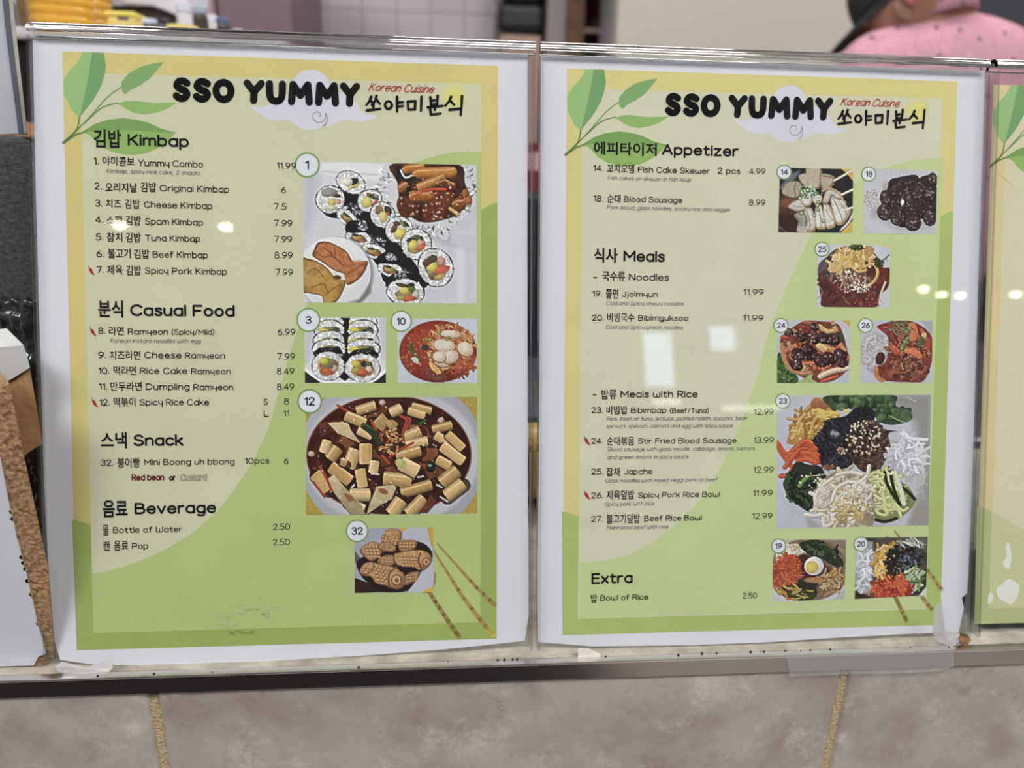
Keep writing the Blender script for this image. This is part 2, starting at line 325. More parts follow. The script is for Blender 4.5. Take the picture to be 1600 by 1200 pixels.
class Canvas:
    def __init__(s, quad, crop, step=1.15, bg=(200, 200, 205)):
        s.quad = np.array(quad, float); s.s = crop[2]
        q = s.quad
        w = np.linalg.norm(q[1]-q[0]); h = np.linalg.norm(q[3]-q[0])
        s.nx = int(w/step)+1; s.ny = int(h/step)+1
        a = np.linspace(0, 1, s.nx)[None, :, None]; b = np.linspace(0, 1, s.ny)[:, None, None]
        P = (q[0]*(1-a)+q[1]*a)*(1-b)+(q[3]*(1-a)+q[2]*a)*b
        s.PX, s.PY = P[..., 0], P[..., 1]
        s.X = (s.PX-crop[0])*s.s; s.Y = (s.PY-crop[1])*s.s
        s.aa = .55*step*s.s
        s.C = np.empty(s.X.shape+(3,)); s.C[:] = bg
        s.r = random.Random(int(q[0][0]*7+q[0][1]))
    def win(s, x0, x1, y0, y1):
        m = s.aa*2
        jx = np.where((s.X.max(0) >= x0-m) & (s.X.min(0) <= x1+m))[0]
        jy = np.where((s.Y.max(1) >= y0-m) & (s.Y.min(1) <= y1+m))[0]
        if len(jx) == 0 or len(jy) == 0: return None
        return slice(jy[0], jy[-1]+1), slice(jx[0], jx[-1]+1)
    def put(s, sl, a, col):
        a = np.clip(a, 0, 1)[..., None]
        s.C[sl] = s.C[sl]*(1-a)+np.asarray(col, float)*a
    def ell(s, cx, cy, rx, ry, rot=0, c=(255, 0, 0), e=None, soft=0, wob=0, al=1, hl=(-.3, -.3), nz=0, nf=.06):
        m = max(rx, ry)*(1+wob)+soft
        sl = s.win(cx-m, cx+m, cy-m, cy+m)
        if sl is None: return
        X = s.X[sl]-cx; Y = s.Y[sl]-cy
        cr, sr = math.cos(math.radians(rot)), math.sin(math.radians(rot))
        x = (X*cr+Y*sr)/rx; y = (-X*sr+Y*cr)/ry
        d = np.sqrt(x*x+y*y)
        if wob:
            th = np.arctan2(y, x); k = s.r.random()*9
            d = d/(1+wob*(np.sin(th*3+k)*.5+np.sin(th*5+k*2)*.35+np.sin(th*9+k*3)*.3))
        w = max(soft, s.aa)/min(rx, ry)
        a = np.clip((1-d)/w+.5, 0, 1)*al
        col = np.asarray(c, float)[None, None]
        if e is not None:
            xx = X/rx-hl[0]; yy = Y/ry-hl[1]
            t = np.clip((xx*xx+yy*yy)/(1.5), 0, 1)[..., None]
            col = col*(1-t)+np.asarray(e, float)*t
        if nz:
            col = col+((fbm(s.X[sl]*nf, s.Y[sl]*nf, int(cx))-.5)*2*nz)[..., None]
        s.put(sl, a, np.broadcast_to(col, a.shape+(3,)))
    def poly(s, pts, c, soft=0, al=1, sm=0, nz=0, nf=.06, e=None, ang=None):
        P = smooth(pts, sm) if sm else np.array(pts, float)
        x0, y0 = P.min(0)-soft; x1, y1 = P.max(0)+soft
        sl = s.win(x0, x1, y0, y1)
        if sl is None: return
        X, Y = s.X[sl], s.Y[sl]
        ins = np.zeros(X.shape, bool); dd = np.full(X.shape, 1e9)
        for i in range(len(P)):
            ax, ay = P[i-1]; bx, by = P[i]
            cond = ((ay > Y) != (by > Y))
            if ay != by: ins ^= cond & (X < (bx-ax)*(Y-ay)/(by-ay)+ax)
            L = (bx-ax)**2+(by-ay)**2
            if L == 0: continue
            t = np.clip(((X-ax)*(bx-ax)+(Y-ay)*(by-ay))/L, 0, 1)
            dd = np.minimum(dd, (X-ax-t*(bx-ax))**2+(Y-ay-t*(by-ay))**2)
        d = np.sqrt(dd)*np.where(ins, 1, -1)
        a = np.clip(d/max(soft, s.aa)+.5, 0, 1)*al
        col = np.broadcast_to(np.asarray(c, float), a.shape+(3,))
        if e is not None:                       # shade from c to e along a direction
            an = math.radians(ang or 90); q = X*math.cos(an)+Y*math.sin(an)
            t = ((q-q.min())/(np.ptp(q)+1e-9))[..., None]; col = col*(1-t)+np.asarray(e, float)*t
        if nz: col = col+((fbm(X*nf, Y*nf, int(x0)+3)-.5)*2*nz)[..., None]
        s.put(sl, a, col)
    def tube(s, pts, w, c, e=None, al=1, sm=0, nz=0, hi=None, off=.3, flat=False):
        P = smooth(pts, sm, False) if sm else np.array(pts, float)
        x0, y0 = P.min(0)-w; x1, y1 = P.max(0)+w
        sl = s.win(x0, x1, y0, y1)
        if sl is None: return
        X, Y = s.X[sl], s.Y[sl]; best = np.full(X.shape, 1e18); sd = np.zeros(X.shape)
        for i in range(len(P)-1):
            ax, ay = P[i]; bx, by = P[i+1]; L = (bx-ax)**2+(by-ay)**2+1e-9
            t = ((X-ax)*(bx-ax)+(Y-ay)*(by-ay))/L
            if flat: # square ends
                far = np.maximum(np.maximum(-t, t-1), 0)*math.sqrt(L)*6
            else: far = 0
            t = np.clip(t, 0, 1)
            ex, ey = X-ax-t*(bx-ax), Y-ay-t*(by-ay)
            d2 = ex*ex+ey*ey+far*far; m = d2 < best
            best = np.where(m, d2, best); sd = np.where(m, -(ex*.45+ey*.9), sd)
        d = np.sqrt(best)
        a = np.clip((w-d)/s.aa+.5, 0, 1)*al
        col = np.asarray(c, float)[None, None]
        if e is not None:
            q = np.clip(1-((sd/w-off)**2)*.75, 0, 1)[..., None]
            col = np.asarray(e, float)*(1-q)+col*q
        if hi is not None:
            q = np.clip(1-np.abs(sd/w-.45)/.22, 0, 1)[..., None]*.8
            col = col*(1-q)+np.asarray(hi, float)*q
        if nz: col = col+((fbm(X*.07, Y*.07, int(x0)+5)-.5)*2*nz)[..., None]
        s.put(sl, a, np.broadcast_to(col, a.shape+(3,)))
    def specks(s, n, fn, r0, r1, cols, el=1.6, al=1, e=None):
        for k in range(n):
            p = fn(s.r)
            if p is None: continue
            r = s.r.uniform(r0, r1); c = s.r.choice(cols)
            s.ell(p[0], p[1], r*el, r, s.r.uniform(0, 180), c, e=tuple(v*.6 for v in c) if e else None, al=al)
    def strands(s, n, fn, L, w, cols, bend=.6, dark=.62, ang=None, spread=180, hi=None):
        for k in range(n):
            p = fn(s.r)
            if p is None: continue
            c = s.r.choice(cols); a = math.radians((ang if ang is not None else 0)+s.r.uniform(-spread, spread))
            l = L*s.r.uniform(.5, 1.1); b = s.r.uniform(-bend, bend)
            pts = []; x, y = p
            x -= math.cos(a)*l/2; y -= math.sin(a)*l/2
            for q in range(5):
                pts.append((x, y)); x += math.cos(a)*l/4; y += math.sin(a)*l/4; a += b/2
            s.tube(pts, w*s.r.uniform(.7, 1.2), c, tuple(v*dark for v in c), sm=2, hi=hi)
    def grain(s, amt, f=.35, seed=1):
        s.C += ((vnoise(s.X*f, s.Y*f, seed)-.5)*2*amt)[..., None]
    def tone(s, amt, f=.01, seed=4):
        s.C += ((fbm(s.X*f, s.Y*f, seed)-.5)*2*amt)[..., None]

def in_ell(cx, cy, rx, ry, rot=0, pw=.5):
    def f(r):
        a = r.uniform(0, 6.283); q = r.random()**pw
        x, y = math.cos(a)*q*rx, math.sin(a)*q*ry; t = math.radians(rot)
        return cx+x*math.cos(t)-y*math.sin(t), cy+x*math.sin(t)+y*math.cos(t)
    return f
def in_rect(x0, y0, x1, y1):
    return lambda r: (r.uniform(x0, x1), r.uniform(y0, y1))

RICE = [(226, 226, 228), (205, 206, 208), (188, 190, 190), (236, 236, 238), (170, 172, 170)]
def kimbap(c, cx, cy, rx, ry, rot=0, fills=None, nori=1.09, depth=None):
    if depth:
        c.tube([(cx, cy), (cx+depth[0], cy+depth[1])], min(rx, ry)*nori, (22, 23, 27), (10, 10, 12))
        c.specks(26, in_ell(cx+depth[0]*.55, cy+depth[1]*.55-ry*.3, rx*.5, ry*.35), 1.5, 4, [(120, 122, 135), (190, 190, 200), (60, 60, 70)], 1.8, .8)
    c.ell(cx, cy, rx*nori, ry*nori, rot, (24, 25, 28), wob=.02)
    c.ell(cx, cy, rx, ry, rot, (200, 201, 203), (170, 171, 174), wob=.03)
    c.specks(int(rx*ry/30), in_ell(cx, cy, rx*.97, ry*.97, rot), rx*.035, rx*.075, RICE, 2.0, .9)
    t = math.radians(rot)
    for f in (fills or STD_FILL):
        fx, fy, fr1, fr2, frot, col = f
        x, y = fx*rx, fy*ry
        X, Y = cx+x*math.cos(t)-y*math.sin(t), cy+x*math.sin(t)+y*math.cos(t)
        c.ell(X, Y, fr1*rx, fr2*ry, rot+frot, col, tuple(v*.72 for v in col), wob=.13, nz=10, nf=.12)
STD_FILL = [(-.05, 0, .62, .6, 0, (120, 112, 92)), (-.2, -.36, .34, .2, 20, (82, 58, 36)), (.28, -.32, .22, .22, 0, (92, 104, 52)),
            (-.22, -.02, .4, .3, -25, (232, 214, 96)), (.34, .05, .26, .26, 0, (214, 168, 150)), (.18, .36, .42, .2, -10, (226, 112, 74)),
            (-.3, .42, .26, .17, 10, (176, 150, 60)), (.5, -.2, .13, .16, 0, (60, 84, 46))]

def fish_bread(c, pts, col, edge, eye=None):
    c.poly(pts, edge, sm=6, soft=5)
    P = np.array(pts, float); m = P.mean(0)
    c.poly(m+(P-m)*.93, col, sm=6, soft=14, nz=34, nf=.028)
    x0, y0 = P.min(0); x1, y1 = P.max(0)
    c.poly(m+(P-m)*.8+np.array([-6, -8]), tuple(min(255, v*1.12) for v in col), sm=6, soft=26, al=.5, nz=26, nf=.05)

def photo_combo():
    c = Canvas(QUADS['combo'], (440, 220, 4.6146), bg=(198, 199, 206))
    c.tone(7, .006)
    c.poly([(150, 150), (285, 150), (240, 500), (160, 760)], (176, 178, 190), soft=80, al=.8)
    c.poly([(285, 155), (760, 160), (700, 290), (280, 240)], (214, 215, 219), soft=30)
    c.poly([(290, 215), (690, 240), (690, 252), (290, 228)], (186, 186, 188), soft=14)
    c.poly([(1180, 640), (1410, 420), (1410, 1175), (1000, 1175)], (188, 189, 199), soft=120, al=.8)
    c.poly([(1250, 700), (1320, 690), (1320, 1175), (1270, 1175)], (206, 206, 214), soft=40)
    c.ell(1080, 640, 300, 60, 20, (150, 150, 160), soft=60, al=.7)
    # foil cup
    foil = [(735, 175), (790, 160), (850, 170), (1260, 170), (1340, 230), (1380, 330), (1405, 400), (1330, 520), (1240, 610), (1190, 720), (1130, 690), (1070, 640),
            (960, 600), (860, 560), (800, 440), (740, 380), (695, 290), (720, 260)]
    c.poly(foil, (196, 198, 204), sm=2, soft=4)
    for k in range(330):
        a = c.r.uniform(0, 6.283); R = c.r.uniform(.74, 1.06); x = 1050+math.cos(a)*345*R; y = 380+math.sin(a)*285*R
        if y < 170 and 850 < x < 1250: continue
        g = c.r.choice([70, 92, 116, 140, 165, 225, 238, 245, 60, 175, 205, 120])
        an = a+c.r.uniform(-1.0, 1.0); l = c.r.uniform(18, 62)
        c.poly([(x, y), (x+math.cos(an)*l, y+math.sin(an)*l), (x+math.cos(an+.5)*l*.65, y+math.sin(an+.5)*l*.65)], (g, g, g+5), soft=4, al=.85)
    c.poly([(1210, 640), (1345, 530), (1415, 420), (1440, 800), (1220, 740)], (188, 189, 199), soft=24)
    c.poly([(700, 380), (860, 560), (960, 610), (1130, 700), (900, 640), (640, 420)], (188, 190, 196), soft=16, al=.0)
    c.poly([(800, 165), (1265, 165), (1320, 300), (1345, 400), (1290, 520), (1170, 570), (1040, 590), (950, 560), (860, 470), (835, 300)], (70, 34, 22), sm=4, soft=10, nz=26, nf=.03)
    c.poly([(1030, 470), (1120, 360), (1235, 370), (1210, 470), (1130, 570), (1030, 560)], (112, 42, 26), sm=5, soft=10, nz=22)
    c.poly([(830, 470), (860, 400), (960, 450), (980, 520), (880, 560)], (96, 42, 24), sm=5, soft=8, nz=18)
    c.poly([(840, 180), (930, 240), (870, 280), (830, 250)], (30, 24, 26), sm=3, nz=20)
    c.tube([(860, 215), (890, 265), (940, 250)], 6, (210, 212, 220), sm=3)
    for p, w, cc in [([(905, 205), (1000, 195)], 34, (190, 110, 36)), ([(985, 235), (1225, 228)], 40, (200, 124, 50)), ([(1010, 330), (1145, 275)], 36, (196, 124, 54)), ([(960, 400), (1060, 400)], 42, (176, 92, 38)), ([(870, 340), (880, 330)], 36, (176, 98, 42)), ([(1270, 455), (1290, 460)], 44, (150, 74, 34)), ([(1330, 380), (1340, 430)], 24, (190, 110, 40)), ([(1165, 300), (1230, 330)], 30, (120, 54, 28))]:
        c.tube(p, w, cc, tuple(v*.55 for v in cc), nz=12, hi=(232, 186, 120))
    c.tube([(905, 380), (925, 300), (960, 270)], 14, (40, 32, 22), (18, 14, 12)); c.tube([(940, 300), (985, 275)], 9, (56, 44, 30))
    c.tube([(975, 388), (1060, 352), (1180, 350)], 9, (208, 76, 44), (170, 50, 30), sm=3)
    c.tube([(1215, 490), (1270, 530)], 12, (206, 170, 84), (150, 110, 50))
    c.specks(70, in_ell(1080, 420, 230, 150), 2, 6, [(236, 196, 150), (220, 150, 90), (246, 226, 200)], 1.8, .75)
    for x, y in ((1325, 380), (1350, 430)): c.ell(x, y, 26, 30, 0, (176, 106, 40), (120, 60, 26), wob=.1, nz=20)
    # kimbap: ends, then the two long rows
    black = (20, 21, 25)
    c.poly([(400, 330), (560, 390), (660, 560), (640, 620), (470, 470), (400, 520)], black, sm=3)
    kimbap(c, 500, 300, 104, 74, 25, [(.18, -.2, .26, .44, 35, (50, 30, 24)), (.42, .08, .34, .14, -60, (226, 190, 70)), (-.25, .1, .4, .44, 0, (228, 226, 214)), (.12, .5, .16, .2, 0, (206, 204, 120))])
    c.poly([(250, 420), (262, 480), (330, 545), (410, 560), (405, 520), (300, 480)], black, sm=3)
    kimbap(c, 352, 425, 100, 96, 0, [(.12, .18, .3, .3, 10, (222, 206, 92)), (.46, -.3, .3, .16, 10, (104, 52, 34)), (.62, .16, .14, .2, 0, (214, 140, 116)), (.1, .6, .36, .2, 0, (216, 214, 170)), (-.1, -.55, .6, .34, 0, (150, 152, 146))])
    c.poly([(470, 480), (560, 440), (640, 520), (720, 600), (840, 740), (960, 880), (1010, 980), (960, 1040), (760, 1040), (690, 900), (560, 740), (460, 650), (480, 560)], (26, 27, 31), sm=3)
    for x, y in ((530, 492), (575, 605), (690, 720), (785, 840), (880, 950)):
        c.specks(34, in_ell(x, y, 60, 32, 20), 2, 7, [(150, 152, 165), (210, 210, 220), (84, 86, 98), (60, 60, 70)], 1.8, .85)
    A = [(-.25, .02, .42, .56, 25, (226, 208, 104)), (.2, -.45, .3, .2, 60, (140, 104, 60)), (.5, -.1, .22, .5, -35, (70, 70, 50)), (.3, .4, .4, .12, -15, (214, 96, 60)), (.02, .78, .4, .12, 0, (214, 130, 70)), (.66, -.1, .14, .34, -30, (150, 152, 120))]
    kimbap(c, 635, 432, 88, 74, -28, A)
    kimbap(c, 728, 535, 84, 92, -28, [(0, .15, .34, .48, 20, (228, 210, 110)), (-.15, -.5, .24, .36, 30, (150, 112, 66)), (.2, -.55, .12, .4, 10, (176, 140, 82)), (.6, -.1, .3, .4, 0, (66, 62, 46)), (.45, .12, .14, .14, 0, (216, 92, 60))])
    kimbap(c, 845, 642, 96, 92, -28, [(-.05, .3, .5, .4, -15, (232, 214, 100)), (-.2, -.3, .5, .22, -35, (118, 84, 52)), (.1, -.5, .3, .16, 40, (100, 74, 46)), (.52, -.25, .2, .36, -20, (128, 140, 84)), (.7, -.1, .12, .3, -20, (60, 76, 42))])
    for x, y, rot in ((478, 562, 40), (555, 700, 12), (668, 800, 14), (785, 930, 18)):
        kimbap(c, x, y, 92, 50 if rot < 30 else 46, rot, [(0, .1, .66, .56, 0, (126, 104, 76)), (-.1, .0, .42, .36, 0, (188, 158, 78)), (.3, .35, .3, .2, 0, (190, 100, 62)), (-.3, -.3, .3, .2, 0, (84, 66, 48))])
    c.poly([(470, 590), (560, 575), (640, 640), (600, 660), (470, 660)], (24, 25, 28), sm=3); c.poly([(690, 840), (790, 790), (900, 900), (930, 960), (880, 900), (690, 880)], (24, 25, 28), sm=3)
    for x, y in ((580, 612), (790, 838)): c.specks(40, in_ell(x, y, 44, 26, 20), 2, 7, [(150, 152, 165), (214, 214, 224), (84, 86, 98)], 1.8, .9)
    kimbap(c, 970, 745, 106, 104, -25, None); c.poly([(1000, 870), (970, 820), (900, 830), (960, 880)], (26, 26, 28), sm=3, al=.0)
    kimbap(c, 1110, 915, 118, 134, -25, [(-.05, 0, .62, .66, 0, (140, 120, 90)), (-.18, -.1, .4, .26, -28, (232, 212, 92)), (-.3, -.45, .36, .2, -10, (110, 80, 50)), (.12, -.5, .24, .2, 0, (76, 82, 50)), (.5, -.2, .24, .26, 0, (214, 150, 140)), (.28, .28, .5, .26, -5, (224, 100, 72)), (.0, .55, .4, .16, 0, (206, 168, 96))])
    c.poly([(760, 1010), (800, 960), (900, 950), (1010, 990), (1040, 1060), (770, 1060)], (24, 25, 28), sm=3)
    kimbap(c, 893, 1090, 130, 92, 5, [(.1, .15, .62, .6, 0, (150, 130, 92)), (-.05, -.1, .3, .28, 0, (230, 210, 90)), (-.2, -.5, .4, .16, 5, (104, 74, 46)), (.36, -.25, .26, .24, 30, (100, 118, 58)), (.6, .1, .2, .36, 20, (206, 190, 170)), (.2, .5, .4, .24, -5, (226, 98, 64)), (-.2, .5, .26, .2, 0, (196, 160, 66)), (.3, -.6, .2, .14, 0, (52, 44, 34))])
    c.specks(16, in_ell(860, 975, 50, 22), 2, 6, [(150, 152, 165), (200, 200, 210)], 1.8, .8)
    # side plate with two fish breads
    c.ell(395, 965, 268, 268, 0, (120, 122, 128), soft=26, al=.8)
    c.ell(380, 955, 262, 262, 0, (222, 223, 224), (206, 208, 214), hl=(-.2, -.5))
    c.ell(360, 940, 215, 200, 0, (214, 214, 208), soft=18)
    fish_bread(c, [(232, 790), (262, 735), (330, 728), (400, 755), (470, 800), (515, 870), (560, 875), (622, 872), (590, 960), (520, 1025), (470, 1035), (455, 965), (380, 935), (300, 880), (225, 830)], (176, 104, 54), (106, 54, 30))
    fish_bread(c, [(150, 860), (190, 850), (260, 872), (330, 920), (375, 975), (405, 1005), (462, 1010), (440, 1090), (390, 1165), (310, 1180), (290, 1120), (200, 1100), (150, 1070)], (176, 130, 58), (110, 72, 34))
    c.tube([(300, 770), (345, 800), (390, 850), (380, 770)], 4, (110, 56, 30), al=.7, sm=3)
    for pts in ([(250, 800), (300, 840), (360, 830), (430, 880)], [(400, 860), (450, 900), (520, 900)], [(480, 960), (530, 930), (570, 900)], [(180, 960), (240, 920), (300, 980)], [(220, 1060), (300, 1030), (330, 1090)], [(330, 1100), (380, 1060), (420, 1040)]):
        c.tube(pts, 5, (116, 66, 34), al=.55, sm=3)
    c.ell(405, 985, 26, 16, 10, (96, 60, 44), soft=8)
    c.poly([(480, 1165), (560, 1140), (640, 1020), (650, 1090), (570, 1175)], (110, 112, 108), soft=20, al=.7)
    c.grain(5); return c

def photo_rolls():
    c = Canvas(QUADS['rolls'], (440, 470, 3.4286), bg=(204, 204, 208))
    c.poly([(120, 370), (210, 440), (120, 445)], (40, 38, 36), soft=6); c.poly([(565, 370), (480, 445), (565, 445)], (40, 38, 40), soft=6)
    c.poly([(120, 90), (200, 90), (150, 330), (120, 330)], (186, 187, 196), soft=30)
    c.poly([(520, 90), (562, 90), (562, 330), (530, 300)], (190, 190, 198), soft=20)
    c.tube([(126, 366), (220, 428), (340, 440), (480, 430), (560, 368)], 9, (222, 223, 228), sm=5)
    c.poly([(215, 90), (500, 90), (520, 300), (340, 430), (180, 330), (170, 250)], (28, 27, 27), soft=4)
    for i, y in enumerate((100, 138, 196, 240)):
        for cx in (256, 434):
            kimbap(c, cx+(4 if cx > 300 else -2)*i*.3, y+18, 74+i*4, 50, 0, [(-.2 if cx < 300 else -.45, 0, .5, .26, 0, (222, 204, 72)), (.3, -.1, .4, .22, 0, (66, 54, 32)), (.0, -.2, .4, .18, 0, (150, 140, 90)), (.55, .1, .2, .2, 0, (84, 92, 50))])
        if i in (0, 2): c.poly([(182, y+52), (256, y+32), (332, y+52), (330, y+70), (256, y+50), (184, y+72)], (24, 22, 22), sm=2)
    for x, y in ((250, 252), (440, 262)):
        c.poly([(x-82, y+40), (x-50, y), (x+50, y), (x+80, y+36), (x, y+25)], (22, 21, 22), sm=2)
        c.specks(14, in_ell(x, y+8, 40, 10), 1, 3, [(120, 120, 130), (70, 70, 74)])
    F = [(0, .04, .68, .66, 0, (228, 164, 104)), (.02, .02, .58, .56, 0, (150, 112, 80)), (-.24, -.36, .3, .26, 20, (214, 206, 74)), (.28, -.26, .26, .22, -30, (132, 132, 78)), (.36, .14, .28, .24, 20, (216, 176, 160)), (-.12, .34, .34, .2, 0, (216, 96, 56)), (.16, .0, .2, .2, 0, (120, 110, 96)), (.1, .5, .3, .12, 0, (206, 86, 50))]
    kimbap(c, 248, 350, 84, 76, 0, F, 1.05)
    kimbap(c, 434, 360, 92, 74, 0, [(0, .04, .66, .68, 0, (232, 168, 112)), (.02, .0, .58, .58, 0, (150, 112, 78)), (-.4, -.3, .28, .24, 20, (222, 206, 70)), (-.36, .18, .26, .26, 0, (176, 168, 70)), (.1, -.3, .2, .22, 0, (60, 42, 28)), (.36, -.26, .2, .22, 0, (96, 108, 50)), (.36, .1, .2, .24, 10, (220, 190, 176)), (0, .3, .34, .22, 0, (224, 96, 52))], 1.05)
    c.grain(6); return c

def photo_ramyeon():
    c = Canvas(QUADS['ramyeon'], (440, 470, 3.4286), bg=(186, 190, 204))
    c.tone(8, .02)
    c.ell(838, 272, 216, 172, 0, (180, 178, 184), soft=6)
    c.ell(838, 272, 208, 166, 0, (158, 58, 34), (122, 36, 22), nz=14, nf=.03)
    N = [(206, 142, 82), (190, 112, 62), (222, 164, 104), (176, 86, 44)]
    c.specks(60, in_ell(730, 280, 90, 110), 3, 8, [(196, 96, 56), (170, 72, 44), (214, 130, 90)], 1.4, .5)
    c.strands(170, in_ell(895, 250, 130, 120), 46, 4.5, N, 1.6)
    c.strands(60, in_ell(960, 350, 70, 60), 40, 5, [(170, 74, 40), (196, 98, 54), (140, 56, 30)], 1.6)
    c.ell(950, 290, 110, 70, 20, (190, 96, 56), soft=40, al=.4)
    c.strands(50, in_ell(960, 240, 80, 90), 36, 4, N, 1.6)
    c.ell(820, 395, 60, 30, 20, (120, 60, 50), soft=14, nz=20)
    c.ell(770, 250, 22, 16, 0, (60, 60, 50)); c.ell(910, 330, 24, 12, 40, (46, 52, 40))
    for p in ([(692, 232), (700, 270), (726, 308)], [(726, 308), (740, 318)]): c.tube(p, 8, (70, 112, 46), (40, 70, 30), sm=2)
    c.ell(716, 318, 22, 14, 40, (188, 190, 180), wob=.2); c.ell(700, 250, 5, 22, -15, (52, 84, 40))
    for x, y, rx, ry, ro in ((872, 240, 58, 34, 8), (985, 258, 44, 36, 40), (905, 178, 56, 20, 5), (858, 312, 50, 40, 30), (905, 300, 44, 34, -20), (846, 300, 36, 28, 10)):
        c.ell(x, y+4, rx+2, ry+3, ro, (140, 84, 60)); c.ell(x, y, rx, ry, ro, (216, 204, 186), (190, 160, 132), nz=10)
    c.ell(875, 236, 40, 22, 8, (204, 200, 180), soft=10)
    for x, y in ((775, 205), (800, 208), (892, 196), (850, 172), (885, 208), (800, 300), (765, 210)): c.ell(x, y, 11, 7, x, (132, 158, 76), (90, 120, 50))
    c.poly([(790, 330), (812, 335), (855, 380), (835, 392), (800, 362)], (222, 166, 88), sm=3, nz=20)
    c.specks(70, in_ell(840, 270, 190, 140), 1, 3.5, [(240, 200, 160), (220, 120, 80), (150, 40, 24)], 1.4, .7)
    c.strands(14, in_ell(740, 190, 60, 40), 40, 2.5, [(196, 62, 38)], .5)
    c.grain(7); return c

def photo_tteok():
    c = Canvas(QUADS['tteok'], (440, 470, 3.4286), bg=(172, 148, 58))
    c.grain(12, .25, 3)
    c.ell(590, 835, 500, 445, 0, (168, 170, 180), (150, 152, 164)); c.ell(590, 835, 470, 372, 0, (178, 180, 188), soft=20)
    c.ell(575, 826, 443, 322, 0, (128, 60, 34), soft=6)
    c.ell(575, 826, 437, 316, 0, (74, 27, 18), (52, 18, 14), nz=16, nf=.02)
    c.specks(60, in_ell(575, 830, 420, 300), 3, 9, [(120, 50, 30), (100, 36, 24), (150, 80, 54)], 2.5, .55)
    CR = [(214, 172, 106), (206, 162, 94), (220, 184, 122), (196, 148, 80)]
    def cake(x0, y0, x1, y1, w, k=0):
        col = CR[k % 4]
        c.tube([(x0+4, y0+9), (x1+4, y1+9)], w+3, (44, 16, 12), al=.75)
        c.tube([(x0, y0), (x1, y1)], w, col, tuple(v*.55 for v in col), nz=10, off=.25, flat=True, hi=(236, 210, 158))
    def fc(pts, col=(158, 92, 44)):
        c.poly(np.array(pts)+np.array([3, 8]), (44, 16, 12), al=.7, soft=4); c.poly(pts, col, soft=3, nz=20, nf=.04, e=tuple(v*.72 for v in col), ang=70)
    fc([(200, 660), (290, 640), (300, 690), (210, 730)], (110, 52, 32)); fc([(420, 600), (560, 560), (580, 610), (440, 630)], (130, 70, 36))
    fc([(250, 655), (355, 645), (370, 690), (430, 770), (395, 750), (300, 710)], (222, 196, 142))
    fc([(480, 660), (540, 600), (580, 650), (540, 700)], (206, 158, 90)); fc([(550, 650), (590, 630), (625, 660), (595, 710)], (206, 160, 92))
    fc([(670, 660), (760, 670), (830, 720), (820, 760), (720, 720)], (140, 76, 38)); fc([(760, 790), (840, 790), (835, 850), (755, 860)], (150, 84, 40))
    fc([(740, 870), (870, 880), (880, 920), (790, 960)], (122, 62, 32)); fc([(550, 890), (640, 880), (670, 920), (570, 930)], (132, 66, 34))
    fc([(290, 760), (330, 720), (410, 780), (380, 825), (300, 800)], (138, 70, 36))
    fc([(415, 740), (470, 760), (510, 820), (580, 880), (520, 890), (490, 830)], (140, 68, 36))
    L = [(405, 590, 500, 560, 26), (345, 615, 445, 655, 28), (585, 600, 640, 575, 28), (700, 565, 800, 590, 22), (680, 590, 765, 615, 22), (660, 735, 740, 700, 34), (410, 695, 480, 725, 22), (810, 690, 910, 665, 24), (825, 720, 960, 800, 24), (890, 715, 970, 790, 24),
         (670, 775, 780, 750, 26), (620, 835, 740, 800, 32), (860, 780, 970, 860, 28), (835, 850, 900, 885, 26), (245, 750, 225, 810, 26), (300, 790, 260, 845, 34), (395, 800, 360, 890, 36), (450, 770, 450, 870, 34), (500, 860, 490, 920, 26),
         (265, 890, 365, 965, 32), (420, 905, 435, 995, 28), (550, 950, 690, 965, 36), (640, 870, 725, 915, 38), (940, 910, 860, 975, 38), (970, 980, 885, 1045, 36), (180, 930, 250, 1010, 34), (370, 1040, 470, 1040, 34), (645, 1030, 800, 985, 30), (640, 1070, 590, 1140, 38), (760, 1060, 680, 1140, 34), (350, 1080, 440, 1115, 26), (320, 860, 345, 870, 22)]
    for k, q in enumerate(L): cake(*q, k)
    fc([(240, 960), (280, 930), (340, 1000), (420, 1080), (450, 1145), (370, 1145), (290, 1040)], (206, 180, 130)); c.poly([(330, 1030), (370, 1040), (400, 1070), (360, 1075)], (150, 90, 46), soft=8)
    fc([(510, 995), (600, 985), (615, 1000), (590, 1060), (520, 1100), (455, 1145), (475, 1080)], (218, 194, 142)); c.ell(545, 1020, 26, 14, 20, (150, 84, 44), soft=8)
    fc([(800, 1040), (830, 1070), (780, 1130), (740, 1130)], (122, 60, 34))
    c.tube([(440, 672), (480, 700), (530, 760), (575, 800)], 17, (44, 62, 28), (18, 28, 16), sm=4, hi=(96, 124, 60)); c.tube([(545, 770), (570, 805)], 12, (30, 44, 22))
    c.tube([(665, 655), (720, 655), (760, 640)], 9, (34, 46, 28), sm=2); c.tube([(745, 660), (770, 640)], 7, (60, 90, 40))
    c.ell(798, 890, 26, 28, 10, (34, 52, 30), (14, 22, 14)); c.ell(795, 882, 10, 5, 0, (140, 160, 120))
    c.ell(640, 872, 34, 24, 30, (176, 174, 96), nz=20)
    for p in ([(635, 615), (670, 640), (655, 690), (650, 730)], [(670, 625), (690, 640), (665, 690)], [(565, 760), (595, 715), (612, 690)], [(580, 838), (640, 795), (705, 760)], [(485, 650), (505, 690)], [(540, 830), (575, 870)], [(205, 890), (240, 950), (270, 1020)], [(170, 970), (230, 1050)], [(300, 560), (350, 590)]):
        c.tube(p, 7, (176, 62, 34), (120, 34, 22), sm=3)
    c.strands(24, in_ell(590, 750, 60, 60), 44, 5, [(190, 130, 66), (150, 74, 40), (206, 160, 96)], .8)
